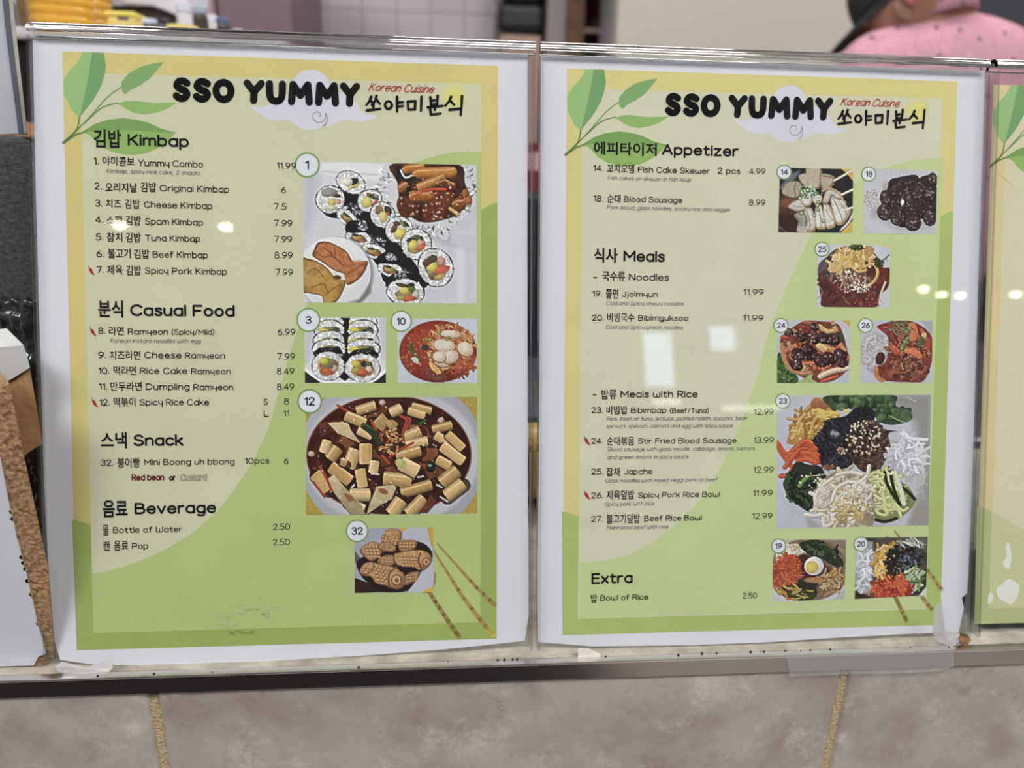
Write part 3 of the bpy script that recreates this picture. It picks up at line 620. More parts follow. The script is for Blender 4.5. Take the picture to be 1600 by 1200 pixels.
    for x, y in ((540, 545), (855, 640), (160, 820)): c.ell(x, y, 18, 16, 0, (206, 180, 160), (150, 100, 80), soft=6)
    c.specks(80, in_ell(575, 830, 430, 310), 1.2, 3.2, [(250, 236, 214), (240, 214, 180)], 2.0, .7)
    for p in ([(480, 925), (520, 930)], [(830, 985), (860, 1000)], [(850, 1050), (890, 1075)], [(730, 945), (760, 940)], [(390, 985), (375, 1000)]): c.tube(p, 4, (224, 214, 214), al=.8)
    c.grain(6); return c

def photo_fish():
    c = Canvas(QUADS['fish'], (520, 800, 5.4536), bg=(150, 154, 174))
    c.tone(10, .01)
    c.poly([(560, 130), (640, 130), (600, 180)], (206, 166, 52)); c.poly([(800, 130), (860, 130), (860, 310), (820, 240)], (200, 160, 44))
    c.poly([(600, 170), (640, 135), (800, 135), (850, 340), (700, 260), (590, 220)], (172, 174, 190), soft=6)
    c.poly([(187, 560), (300, 600), (420, 680), (187, 695)], (50, 26, 26), soft=5); c.poly([(187, 330), (260, 420), (240, 480), (187, 420)], (90, 84, 90), soft=12)
    c.poly([(200, 430), (300, 360), (420, 340), (600, 250), (760, 260), (845, 340), (830, 440), (740, 520), (640, 670), (420, 680), (300, 600), (240, 540)], (38, 22, 20), sm=3, soft=8)
    c.poly([(640, 680), (760, 520), (858, 420), (858, 640), (780, 680)], (176, 178, 190), soft=6); c.poly([(780, 665), (858, 630), (858, 690), (760, 690)], (214, 172, 60))
    B = (190, 140, 88); D = (112, 70, 42)
    def body(pts, k=1.0):
        c.poly(pts, tuple(v*k for v in D), sm=5, soft=5); P = np.array(pts, float); m = P.mean(0)
        c.poly(m+(P-m)*.92+np.array([-2, -5]), tuple(v*k for v in B), sm=5, soft=14, nz=30, nf=.05)
    def scales(x, y, dx, dy, n, m, sx, sy, r):
        for i in range(n):
            for j in range(m):
                px, py = x+dx*i+sx*j, y+dy*i+sy*j
                c.ell(px, py, r, r*.8, 0, (206, 156, 102), (124, 78, 46), hl=(-.3, -.4), soft=3)
    body([(410, 230), (450, 160), (510, 140), (580, 165), (585, 230), (530, 290), (450, 300)], .95); scales(440, 190, 28, 8, 5, 4, -8, 26, 14)
    body([(230, 330), (290, 270), (360, 250), (410, 290), (420, 350), (340, 420), (290, 400)], .9); scales(290, 300, 30, 0, 4, 4, 6, 28, 16)
    body([(380, 290), (470, 250), (540, 300), (520, 340), (420, 330)], .85); body([(560, 260), (640, 240), (720, 250), (690, 320), (580, 340)], .85); scales(580, 270, 28, 0, 5, 2, 0, 26, 15)
    c.ell(480, 360, 44, 20, 10, (30, 18, 18), soft=6)
    body([(380, 420), (450, 370), (530, 380), (520, 450), (430, 460)], .85); scales(430, 400, 26, 0, 4, 2, 0, 26, 14)
    body([(520, 360), (560, 350), (620, 335), (700, 325), (780, 330), (835, 370), (838, 430), (790, 490), (720, 495), (640, 460), (560, 460), (520, 420)]); scales(590, 375, 27, 1, 6, 4, 5, 27, 16)
    c.ell(785, 410, 56, 70, 0, (196, 144, 92), (140, 90, 54)); c.tube(smooth([(745, 350), (730, 420), (760, 490)], 5, False), 7, (120, 74, 44)); c.ell(796, 424, 34, 36, 0, (112, 66, 38)); c.ell(796, 424, 26, 27, 0, (206, 154, 100)); c.ell(798, 424, 13, 14, 0, (150, 96, 58), (90, 50, 30))
    body([(235, 500), (290, 470), (330, 430), (420, 450), (520, 470), (590, 510), (615, 570), (600, 640), (530, 655), (450, 630), (370, 610), (320, 550), (250, 540)]); scales(350, 460, 30, 8, 5, 5, 12, 30, 17)
    body([(590, 580), (650, 520), (740, 510), (720, 570), (650, 620), (590, 625)], .75); scales(640, 545, 24, -4, 4, 3, 0, 24, 12)
    c.ell(540, 570, 76, 84, 0, (200, 150, 98), (140, 92, 56)); c.tube(smooth([(540, 470), (480, 530), (480, 640)], 5, False), 8, (120, 74, 44))
    c.ell(542, 578, 46, 48, 0, (118, 72, 42)); c.ell(542, 578, 36, 38, 0, (206, 154, 100)); c.ell(545, 580, 17, 18, 0, (150, 98, 60), (96, 56, 34))
    c.ell(640, 490, 74, 20, -5, (34, 20, 18), soft=6)
    body([(235, 490), (275, 440), (340, 430), (350, 480), (300, 530), (240, 530)], .95); scales(265, 470, 24, 4, 3, 2, 4, 26, 12)
    c.grain(8); return c

def photo_fishcake():
    c = Canvas(QUADS['fishcake'], (1180, 240, 4.2844), bg=(34, 26, 26))
    c.poly([(570, 95), (660, 95), (660, 190)], (206, 172, 62)); c.poly([(570, 535), (660, 440), (660, 535)], (206, 172, 62))
    c.ell(400, 310, 285, 262, 0, (38, 34, 34), soft=5); c.poly([(160, 230), (230, 140), (300, 110), (290, 140), (190, 250)], (112, 118, 138), soft=16, al=.8)
    c.tube([(550, 530), (625, 460), (655, 395)], 6, (196, 194, 186), sm=3); c.poly([(160, 480), (240, 535), (155, 535)], (50, 46, 46), soft=6); c.tube([(160, 490), (215, 530)], 4, (150, 140, 132))
    c.ell(255, 360, 100, 120, 0, (96, 52, 34), (46, 26, 24), soft=30, nz=14); c.ell(240, 470, 80, 60, 0, (58, 34, 30), soft=30); c.ell(220, 330, 60, 30, 0, (140, 84, 48), soft=20, al=.7)
    c.poly([(500, 470), (600, 440), (560, 530), (480, 530)], (28, 36, 52), soft=12)
    W = (192, 176, 148); Dk = (122, 100, 74)
    for pts, k in (([(180, 270), (200, 210), (250, 185), (310, 200), (310, 270), (260, 300)], .86), ([(290, 150), (340, 130), (345, 100), (440, 100), (440, 210), (400, 240), (320, 210)], .95), ([(440, 140), (520, 150), (530, 180), (500, 240), (450, 240)], .9), ([(260, 410), (340, 380), (400, 420), (390, 490), (290, 520), (290, 460)], .8)):
        c.poly(pts, tuple(v*k*.62 for v in W), sm=4, soft=4); P = np.array(pts, float); m = P.mean(0); c.poly(m+(P-m)*.92+np.array([-3, -3]), tuple(v*k for v in W), sm=4, soft=12, nz=14)
    c.tube([(270, 200), (262, 240), (270, 290)], 5, Dk, al=.6, sm=3); c.tube([(440, 110), (430, 200), (460, 260)], 4, Dk, al=.8, sm=3)
    c.tube([(455, 150), (515, 160), (522, 190), (490, 235)], 5, (150, 104, 62), sm=3)
    for pts, k in (([(262, 410), (330, 400), (345, 450), (330, 510), (280, 515), (295, 450)], .72), ([(280, 500), (350, 488), (400, 500), (390, 532), (290, 532)], .86), ([(220, 352), (285, 310), (345, 322), (352, 366), (292, 388), (235, 372)], .92), ([(330, 375), (380, 368), (408, 480), (384, 522), (342, 520), (352, 450)], .97),
                   ([(404, 362), (442, 348), (474, 490), (432, 508), (404, 488)], 1), ([(454, 342), (496, 344), (538, 470), (502, 502), (474, 490)], .96), ([(500, 285), (545, 296), (604, 318), (612, 350), (640, 380), (620, 432), (578, 478), (540, 470), (518, 400)], .98), ([(296, 290), (345, 268), (378, 298), (372, 342), (328, 352)], 1), ([(378, 300), (410, 278), (446, 284), (442, 328), (400, 338)], .98), ([(450, 330), (470, 262), (500, 240), (552, 252), (582, 300), (548, 300), (510, 275), (486, 330)], .93)):
        P = np.array(pts, float); m = P.mean(0)
        c.poly(P+np.array([3, 6]), (52, 40, 34), sm=3, soft=6, al=.9); c.poly(P, tuple(v*k for v in (168, 134, 98)), sm=3, soft=3)
        c.poly(m+(P-m)*.84+np.array([-3, -5]), tuple(v*k for v in (208, 205, 197)), sm=3, soft=16, nz=22, nf=.05)
        c.tube([tuple(m+(P[0]-m)*.6), tuple(m+(P[len(P)//2]-m)*.55)], 4, tuple(v*k for v in (150, 138, 120)), al=.45)
    for q in ([(520, 300), (560, 380), (585, 455)], [(560, 320), (600, 370), (612, 410)], [(345, 385), (365, 450), (362, 510)], [(425, 370), (440, 440), (440, 495)]): c.tube(q, 4, (120, 104, 86), al=.6, sm=3)
    c.tube([(450, 250), (500, 235), (560, 265), (585, 310)], 8, (188, 156, 112), (130, 100, 66), sm=4)
    for p in ([(530, 180), (655, 112)], [(580, 275), (655, 240)], [(575, 385), (655, 360)]): c.tube(p, 7, (226, 218, 200), (160, 146, 120))
    G = [(96, 138, 66), (130, 166, 96), (176, 200, 160), (70, 106, 52), (206, 214, 200)]
    c.strands(70, in_ell(355, 255, 62, 40), 24, 3.5, G, .8); 
    for x, y in ((422, 325), (310, 400), (420, 375), (395, 415), (458, 450), (415, 345), (300, 300), (350, 245)): c.ell(x, y, 15, 13, x, (110, 142, 72), (66, 98, 44)); c.ell(x, y, 7, 6, x, (190, 206, 160))
    c.specks(40, in_ell(400, 300, 180, 150), 1, 3, [(240, 240, 240), (200, 190, 170)], 1.5, .7)
    c.grain(6); return c

def photo_sausage():
    c = Canvas(QUADS['sausage'], (1180, 240, 4.2844), bg=(184, 185, 196))
    c.tone(8, .01); c.ell(990, 420, 190, 90, 15, (166, 162, 168), soft=40)
    c.specks(260, in_ell(780, 315, 54, 75), 1.5, 4.5, [(160, 140, 134), (206, 196, 196), (120, 100, 96), (180, 164, 160)], 1.3, .8)
    c.ell(880, 230, 30, 40, 0, (170, 150, 130), soft=20, al=.7); c.ell(800, 400, 26, 40, 30, (160, 150, 140), soft=20, al=.6)
    BK = (42, 30, 31); E = (22, 15, 17)
    pieces = [(930, 205, 1000, 190, 40), (1000, 190, 1060, 180, 40), (1135, 190, 1180, 180, 42), (940, 250, 1010, 260, 60), (1020, 250, 1080, 240, 64), (1100, 240, 1170, 260, 58), (890, 300, 960, 320, 52), (960, 330, 1060, 330, 66), (1070, 330, 1170, 330, 60), (930, 390, 990, 440, 48), (1000, 400, 1060, 390, 56), (1110, 380, 1180, 370, 50)]
    for x0, y0, x1, y1, w in pieces:
        c.tube([(x0, y0+6), (x1, y1+6)], w+2, (26, 18, 20)); c.tube([(x0, y0), (x1, y1)], w, (54, 38, 38), E, nz=12)
    c.specks(150, in_ell(1040, 300, 160, 130), 1.5, 5, [(120, 92, 92), (92, 64, 64), (168, 150, 150), (70, 46, 48)], 2.2, .6)
    for x, y, rx, ry in ((872, 295, 36, 48), (868, 392, 50, 54), (955, 430, 50, 50), (1055, 465, 52, 52), (1168, 430, 42, 52), (1185, 170, 30, 38), (1165, 270, 44, 50), (1090, 260, 40, 46)):
        c.ell(x, y, rx+4, ry+4, 0, (24, 16, 18)); c.ell(x, y, rx, ry, 0, (70, 48, 48), (46, 30, 31), nz=12, nf=.1)
        c.specks(34, in_ell(x, y, rx*.85, ry*.85), 2, 5, [(138, 112, 110), (100, 76, 76), (160, 140, 136), (48, 30, 32)], 1.6, .75)
    c.ell(985, 325, 12, 18, 10, (214, 216, 228), soft=6); c.specks(26, in_ell(1010, 300, 60, 70), 1.5, 4, [(190, 186, 196), (140, 124, 130)], 1.8, .8)
    c.grain(6); return c

def photo_japchae():
    c = Canvas(QUADS['japchae'], (1180, 240, 4.2844), bg=(192, 193, 202))
    c.poly([(800, 605), (910, 605), (910, 640), (850, 620)], (210, 190, 130), soft=4)
    c.tone(8, .01)
    c.poly([(425, 750), (480, 690), (540, 640), (650, 620), (790, 660), (850, 760), (900, 770), (890, 890), (830, 950), (800, 1030), (470, 1030), (440, 960), (425, 860)], (74, 36, 32), sm=4, soft=8, nz=22, nf=.03)
    c.ell(480, 780, 60, 70, 0, (92, 82, 80), soft=20, nz=16); c.ell(840, 830, 60, 60, 0, (110, 36, 34), soft=16, nz=20); c.ell(560, 960, 110, 70, 0, (100, 44, 38), soft=20); c.ell(740, 970, 90, 60, 0, (110, 40, 38), soft=20)
    c.strands(120, in_ell(620, 860, 200, 140), 80, 5, [(96, 48, 40), (120, 62, 48), (70, 34, 32), (140, 84, 64), (110, 40, 38)], .7, ang=100, spread=60)
    c.strands(36, in_ell(850, 830, 50, 60), 36, 6, [(134, 44, 40), (100, 30, 30)], 1)
    for p in ([(520, 780), (505, 850)], [(580, 800), (600, 880), (605, 930)], [(640, 850), (655, 820)], [(700, 820), (690, 900)]): c.tube(p, 7, (166, 96, 62), (110, 56, 42))
    c.tube([(420, 880), (450, 930), (415, 975)], 3, (150, 110, 96), sm=3); c.tube([(870, 860), (840, 940), (830, 1010)], 6, (206, 190, 170), sm=3)
    c.strands(90, in_ell(650, 690, 130, 66), 84, 8, [(222, 180, 104), (206, 156, 76), (232, 204, 146), (190, 138, 66)], 1.0, ang=100, spread=50)
    c.strands(16, in_ell(560, 745, 50, 40), 74, 8, [(226, 198, 146), (216, 178, 104)], 1.4)
    for p in ([(510, 740), (520, 785), (560, 775), (590, 700)], [(620, 690), (640, 750), (690, 790), (740, 780)], [(800, 740), (820, 800), (790, 860), (745, 890)], [(730, 760), (780, 740), (820, 760)]): c.tube(p, 9, (224, 178, 96), (166, 116, 56), sm=4)
    c.ell(760, 650, 34, 34, 0, (176, 140, 80), nz=26, soft=6)
    c.strands(50, in_ell(680, 625, 46, 22), 22, 4, [(54, 72, 36), (84, 98, 50), (40, 52, 30)], .8); c.strands(34, in_ell(830, 735, 30, 26), 22, 4, [(70, 84, 44), (50, 62, 34)], .8)
    c.tube([(860, 710), (895, 680)], 5, (70, 90, 60), sm=0); c.tube([(880, 690), (875, 720)], 3, (90, 100, 70)); c.tube([(810, 690), (840, 715)], 3, (84, 90, 60))
    c.specks(110, in_ell(640, 860, 120, 70), 2.4, 4.2, [(236, 214, 180), (220, 196, 160), (246, 232, 206)], 1.5, .95)
    c.specks(60, in_ell(700, 890, 70, 40), 2.4, 4.2, [(236, 214, 180), (246, 232, 206)], 1.5, .95); c.specks(16, in_ell(620, 790, 20, 12), 2, 4, [(250, 240, 220)], 1.4)
    c.specks(40, in_ell(760, 1000, 100, 30), 2, 4, [(190, 120, 110), (170, 60, 60)], 1.5, .8)
    c.ell(640, 830, 150, 50, 0, (150, 140, 140), soft=60, al=.22)
    c.grain(6); return c

def photo_stirfry():
    c = Canvas(QUADS['stirfry'], (1180, 480, 5.0), bg=(178, 181, 194))
    c.poly([(670, 100), (745, 100), (745, 165), (700, 120)], (206, 166, 60)); c.tone(8, .01)
    c.poly([(200, 240), (260, 180), (380, 110), (500, 110), (640, 130), (690, 220), (720, 340), (735, 400), (710, 500), (620, 570), (520, 590), (420, 570), (290, 500), (210, 400), (195, 320)], (120, 52, 34), sm=4, soft=8, nz=24, nf=.025)
    c.strands(60, in_ell(450, 330, 230, 200), 90, 12, [(170, 84, 50), (200, 130, 86), (150, 60, 40), (206, 100, 60)], 1.0)
    c.poly([(170, 410), (190, 350), (230, 440), (280, 500), (330, 540), (320, 595), (170, 595)], (54, 88, 44), sm=3, nz=28, nf=.06)
    c.strands(40, in_ell(230, 520, 60, 60), 40, 7, [(70, 112, 54), (40, 72, 36), (100, 140, 70)], 1.2)
    c.poly([(330, 590), (380, 560), (430, 520), (450, 520), (440, 560), (480, 592)], (156, 180, 96), sm=3, nz=20)
    for p, w, cc in (([(205, 290), (225, 400), (270, 480), (360, 520), (430, 510)], 16, (190, 126, 84)), ([(240, 340), (310, 300)], 18, (206, 108, 62)), ([(260, 280), (280, 330)], 16, (176, 130, 94)), ([(380, 440), (470, 440), (560, 470)], 13, (204, 110, 64)), ([(600, 330), (640, 370)], 20, (206, 138, 70)), ([(500, 300), (540, 330)], 26, (226, 178, 110)), ([(510, 540), (600, 500), (710, 480)], 22, (222, 190, 160)), ([(520, 580), (640, 540)], 12, (206, 96, 56)), ([(210, 235), (300, 225)], 16, (196, 70, 54)), ([(500, 150), (560, 190), (620, 180)], 18, (206, 166, 106)), ([(600, 110), (630, 180)], 16, (204, 150, 90)), ([(390, 120), (470, 130)], 16, (160, 96, 60)), ([(665, 290), (700, 340)], 14, (206, 136, 76)), ([(375, 490), (380, 470)], 18, (214, 160, 100)), ([(700, 380), (725, 400)], 14, (206, 110, 70))):
        c.tube(p, w, cc, tuple(v*.6 for v in cc), sm=4, nz=14, hi=tuple(min(255, v*1.2) for v in cc))
    c.poly([(640, 190), (680, 210), (700, 280), (670, 270), (630, 230)], (60, 72, 46), sm=3, nz=20); c.tube([(580, 150), (620, 140)], 8, (70, 84, 50))
    for x, y, r in ((260, 195, 36), (350, 225, 50), (450, 235, 58), (535, 240, 52), (610, 250, 50), (330, 370, 56), (430, 360, 62), (320, 450, 50), (510, 415, 56), (570, 400, 58), (660, 370, 54), (670, 430, 44), (400, 320, 50), (460, 150, 34)):
        c.ell(x+4, y+6, r+3, r*.85, 20, (32, 14, 16)); c.ell(x, y, r, r*.85, 25, (74, 36, 40), (40, 18, 22), wob=.12, nz=18, nf=.09)
        c.specks(26, in_ell(x, y, r*.75, r*.65), 2, 5, [(130, 96, 100), (100, 64, 70), (160, 130, 130), (50, 26, 30)], 1.6, .7)
    c.specks(60, in_ell(450, 330, 240, 200), 2, 4.5, [(240, 220, 200), (226, 170, 130)], 1.8, .8)
    c.grain(7); return c

def photo_porkrice():
    c = Canvas(QUADS['porkrice'], (1180, 480, 5.0), bg=(180, 181, 194))
    c.poly([(1290, 105), (1390, 105), (1390, 240), (1340, 170)], (160, 162, 172), soft=20)
    c.ell(945, 360, 130, 165, -8, (176, 172, 176), (160, 156, 162), nz=12); c.specks(300, in_ell(945, 360, 118, 155), 3, 7, [(206, 203, 206), (160, 156, 160), (190, 186, 190), (140, 134, 138)], 2.0, .8)
    c.poly([(950, 150), (1010, 125), (1100, 105), (1220, 110), (1330, 170), (1385, 260), (1375, 440), (1310, 580), (1180, 585), (1050, 580), (970, 560), (930, 480), (1020, 420), (1040, 250), (990, 190)], (124, 50, 36), sm=4, soft=8, nz=26, nf=.03)
    c.strands(110, in_ell(1200, 380, 160, 180), 60, 11, [(150, 62, 44), (118, 42, 34), (176, 92, 64), (96, 34, 30), (160, 100, 76)], 1.2)
    c.specks(30, in_ell(1220, 480, 130, 90), 9, 20, [(140, 84, 66), (150, 66, 48), (110, 50, 42)], 1.5, .8, e=1)
    c.ell(975, 400, 36, 52, 15, (96, 38, 32), (60, 24, 22)); c.poly([(955, 160), (1040, 135), (1090, 170), (1060, 220), (1000, 190)], (150, 44, 36), sm=3, nz=18)
    c.ell(1090, 530, 56, 46, 0, (166, 84, 58), (110, 44, 34)); c.ell(1095, 540, 26, 22, 0, (84, 34, 30))
    c.poly([(930, 460), (960, 480), (970, 540), (1020, 570), (980, 588), (930, 540)], (202, 116, 66), sm=3, nz=20)
    c.tube([(1225, 150), (1240, 200), (1230, 240)], 32, (214, 116, 66), (170, 76, 44), sm=2); c.poly([(1160, 350), (1190, 320), (1250, 325), (1300, 370), (1290, 400), (1230, 370)], (218, 112, 60), sm=4)
    c.tube([(1065, 310), (1105, 350)], 24, (196, 84, 48), (150, 50, 34)); c.tube([(1300, 180), (1330, 240)], 14, (176, 96, 60)); c.tube([(1350, 260), (1345, 320)], 16, (176, 62, 50)); c.tube([(1315, 220), (1320, 215)], 18, (214, 170, 130))
    c.tube([(1190, 245), (1145, 330)], 17, (96, 128, 66), (60, 90, 44), hi=(150, 170, 110)); c.tube([(1300, 245), (1290, 300)], 18, (70, 104, 54), (46, 74, 40))
    c.strands(50, in_ell(1130, 160, 100, 50), 80, 3, [(112, 118, 74), (150, 150, 106), (84, 86, 54)], .6, ang=30, spread=60)
    c.specks(90, in_ell(1200, 400, 160, 170), 2, 4.5, [(226, 190, 170), (206, 140, 110)], 1.8, .75)
    c.grain(7); return c

def photo_bibimbap():
    c = Canvas(QUADS['bibimbap'], (1180, 590, 5.0), bg=(176, 179, 193))
    c.tone(8, .006)
    c.poly([(1000, 130), (1380, 130), (1380, 1160), (1240, 1160), (1330, 800), (1240, 350)], (132, 128, 124), soft=90, al=.85); c.poly([(1280, 900), (1360, 700), (1360, 1150), (1180, 1160)], (150, 144, 138), soft=50)
    c.poly([(380, 1060), (500, 1150), (1000, 1160), (900, 1178), (420, 1178)], (152, 150, 154), soft=40)
    c.tube([(1180, 150), (1260, 190)], 3, (200, 200, 200), al=.7)
    # egg
    c.poly([(250, 480), (300, 340), (400, 240), (460, 160), (530, 170), (600, 230), (660, 310), (560, 400), (480, 490), (380, 520), (260, 520)], (180, 126, 60), sm=4, soft=10, nz=24, nf=.02)
    c.strands(90, in_ell(420, 370, 130, 110), 110, 13, [(206, 160, 76), (190, 140, 60), (222, 182, 100), (164, 112, 52)], .7, ang=125, spread=45)
    c.strands(16, in_ell(530, 230, 60, 40), 90, 14, [(160, 96, 60), (176, 116, 70)], .5, ang=30, spread=30); c.strands(14, in_ell(560, 290, 70, 26), 110, 13, [(222, 190, 92), (206, 166, 70)], .4, ang=20, spread=20)
    # lettuce
    c.poly([(530, 150), (700, 130), (1000, 132), (1110, 150), (1100, 220), (1230, 300), (1180, 350), (1060, 370), (960, 340), (900, 250), (760, 230), (640, 240), (560, 210)], (50, 74, 46), sm=3, nz=24, nf=.03)
    c.specks(60, in_ell(830, 190, 250, 70), 14, 34, [(84, 122, 70), (60, 92, 52), (34, 54, 34), (104, 140, 84)], 1.5, .8, e=1); c.specks(26, in_ell(1080, 290, 110, 60), 14, 34, [(74, 110, 60), (50, 80, 44), (30, 48, 30), (96, 132, 76)], 1.5, .85, e=1)
    c.poly([(1060, 240), (1190, 250), (1230, 305), (1170, 355), (1090, 320)], (72, 100, 62), sm=3, nz=22); c.tube([(1060, 300), (1110, 330), (1170, 350)], 5, (130, 156, 110), sm=2)
    # seaweed
    c.poly([(430, 510), (520, 400), (560, 330), (700, 300), (780, 240), (900, 230), (930, 330), (800, 420), (740, 560), (760, 680), (640, 720), (520, 690), (480, 590)], (30, 30, 38), sm=4, soft=6, nz=12)
    c.strands(170, in_ell(640, 500, 160, 190), 66, 4, [(24, 24, 30), (50, 52, 64), (36, 36, 46), (16, 16, 22), (70, 72, 84)], .5); c.strands(60, in_ell(840, 290, 90, 60), 60, 4, [(24, 24, 30), (46, 46, 54), (16, 16, 20)], .5)
    c.ell(620, 440, 40, 30, 0, (110, 112, 130), soft=24, al=.5); c.specks(30, in_ell(620, 440, 30, 26), 2, 6, [(150, 156, 180), (110, 116, 140)], 2.4, .8); c.ell(710, 262, 24, 14, 30, (212, 196, 80), wob=.2)
    # beef
    c.poly([(720, 480), (780, 380), (920, 330), (1000, 400), (1110, 420), (1060, 470), (1050, 600), (980, 700), (860, 740), (780, 680), (740, 590)], (74, 48, 42), sm=4, soft=8, nz=24, nf=.04)
    c.specks(330, in_ell(890, 530, 160, 190, 0, .6), 6, 15, [(112, 76, 66), (86, 56, 50), (140, 100, 86), (62, 38, 36), (128, 86, 72), (46, 28, 28)], 1.7, .9, e=1)
    c.specks(40, in_ell(850, 430, 110, 80), 6, 14, [(30, 24, 26), (44, 32, 32)], 1.6, .9); c.specks(90, in_ell(850, 470, 140, 130), 3.5, 7, [(222, 196, 160), (236, 216, 186), (200, 166, 130)], 1.7, .95)
    c.specks(30, in_ell(680, 570, 40, 24), 4, 8, [(214, 186, 150), (150, 110, 90)], 1.7, .9); c.specks(20, in_ell(570, 700, 50, 18), 6, 12, [(140, 96, 70), (120, 80, 56)], 1.6); c.specks(26, in_ell(1060, 715, 60, 18), 7, 14, [(110, 60, 50), (130, 80, 66)], 1.7)
    # carrots
    for p in ([(170, 510), (200, 580), (250, 650), (290, 700)], [(180, 520), (230, 590), (300, 600)], [(250, 620), (330, 560), (420, 560), (490, 610)], [(270, 590), (340, 530), (420, 530), (470, 560)], [(300, 570), (380, 500), (440, 520)], [(260, 640), (340, 610), (440, 640), (490, 660)], [(280, 600), (400, 590), (480, 640)], [(200, 770), (260, 760), (280, 730)], [(330, 650), (400, 640), (470, 670)], [(230, 700), (280, 640), (340, 570)]):
        c.tube(p, 20, (206, 84, 44), (140, 46, 28), sm=4, nz=16, hi=(228, 122, 78))
    # spinach
    c.poly([(215, 830), (270, 740), (320, 660), (420, 680), (500, 690), (540, 740), (560, 800), (480, 850), (460, 960), (430, 1050), (340, 1000), (270, 940)], (34, 46, 34), sm=4, soft=6, nz=18, nf=.03)
    c.strands(60, in_ell(370, 840, 130, 140), 90, 9, [(44, 62, 42), (28, 40, 30), (60, 84, 54), (20, 30, 24)], 1); c.ell(380, 720, 80, 40, 10, (44, 52, 44), soft=20, al=.8)
    c.tube([(345, 845), (370, 810), (405, 775)], 15, (120, 160, 72), (84, 120, 50)); c.tube([(245, 900), (260, 950), (300, 970)], 8, (64, 100, 56), sm=2); c.tube([(390, 950), (420, 1000)], 10, (54, 84, 48))
    c.tube([(410, 770), (520, 760), (610, 730)], 3, (176, 176, 140)); c.specks(18, in_ell(450, 800, 110, 60), 4, 7, [(214, 206, 180)], 1.5)
    # radish noodles
    c.poly([(1040, 440), (1130, 420), (1180, 460), (1290, 520), (1350, 600), (1300, 720), (1250, 830), (1170, 800), (1060, 700), (1000, 680), (1060, 560)], (180, 180, 190), sm=4, soft=14)
    c.strands(90, in_ell(1190, 620, 140, 170), 120, 9, [(206, 206, 216), (190, 191, 202), (222, 222, 230), (170, 171, 182)], 1.1, dark=.8); c.strands(12, in_ell(1290, 850, 40, 100), 130, 11, [(176, 176, 178), (160, 158, 158)], .6, ang=90, spread=30, dark=.8)
    c.tube([(1180, 470), (1250, 480), (1340, 485)], 13, (214, 214, 224), (176, 176, 186)); c.poly([(1120, 440), (1160, 415), (1170, 460)], (214, 214, 222))
    # zucchini
    c.poly([(890, 740), (980, 730), (1060, 760), (1200, 860), (1250, 960), (1200, 1040), (1090, 1120), (960, 1130), (910, 1000), (930, 860)], (120, 130, 70), sm=4, soft=8, nz=22, nf=.03)
    c.strands(100, in_ell(1030, 880, 130, 140), 110, 10, [(176, 186, 104), (206, 210, 146), (150, 162, 84), (190, 196, 120), (222, 222, 170)], 1.0)
    for p in ([(1010, 740), (1030, 830), (1080, 920), (1130, 990)], [(1150, 860), (1200, 900), (1245, 950)], [(940, 1110), (1010, 1125), (1100, 1100)], [(1060, 770), (1080, 860), (1110, 950)]): c.tube(p, 13, (36, 44, 26), (20, 26, 18), sm=3)
    for p in ([(930, 990), (960, 1060), (1030, 1070), (1000, 1000)], [(1090, 990), (1150, 1040), (1190, 1020)], [(1000, 900), (1010, 980), (1060, 1010)], [(890, 770), (940, 740), (1000, 760)], [(1040, 1040), (1110, 1030), (1140, 1090)], [(900, 800), (960, 790), (1000, 830)]): c.tube(p, 12, (206, 210, 140), (140, 146, 80), sm=4)
    c.tube([(1090, 740), (1130, 850), (1165, 990)], 15, (206, 208, 196), (160, 160, 150), sm=3)
    # sprouts
    c.poly([(480, 850), (560, 770), (660, 720), (780, 730), (880, 790), (920, 900), (930, 1080), (880, 1170), (560, 1170), (490, 1060), (450, 960)], (150, 130, 104), sm=4, soft=12, nz=20, nf=.03)
    SP = [(206, 198, 182), (190, 180, 160), (222, 216, 202), (170, 156, 132), (206, 190, 150)]
    c.strands(130, in_ell(700, 950, 200, 200), 150, 13, SP, 1.3, dark=.7, hi=(232, 228, 218))
    for p in ([(430, 900), (470, 920), (500, 900), (540, 880)], [(480, 1000), (470, 930), (520, 850), (600, 790)], [(600, 960), (640, 860), (720, 820)], [(760, 920), (800, 820), (870, 860)], [(530, 1080), (540, 1160), (600, 1140)], [(640, 760), (740, 740), (830, 760)], [(500, 840), (530, 880), (540, 920)], [(390, 1070), (450, 1080), (520, 1070)], [(890, 690), (880, 750)], [(600, 1040), (700, 980), (820, 1000)]):
        c.tube(p, 15, (214, 206, 190), (150, 138, 118), sm=4, hi=(236, 232, 224))
    c.strands(30, in_ell(760, 1060, 150, 90), 90, 8, [(190, 160, 90), (206, 180, 110), (170, 140, 80)], 1.2); c.specks(40, in_ell(720, 940, 120, 100), 4, 7, [(222, 186, 120), (206, 160, 100)], 1.5)
    for p in ([(470, 1000), (500, 930), (560, 900)],): c.tube(p, 12, SP[0], SP[3], sm=3)
    c.grain(6); return c

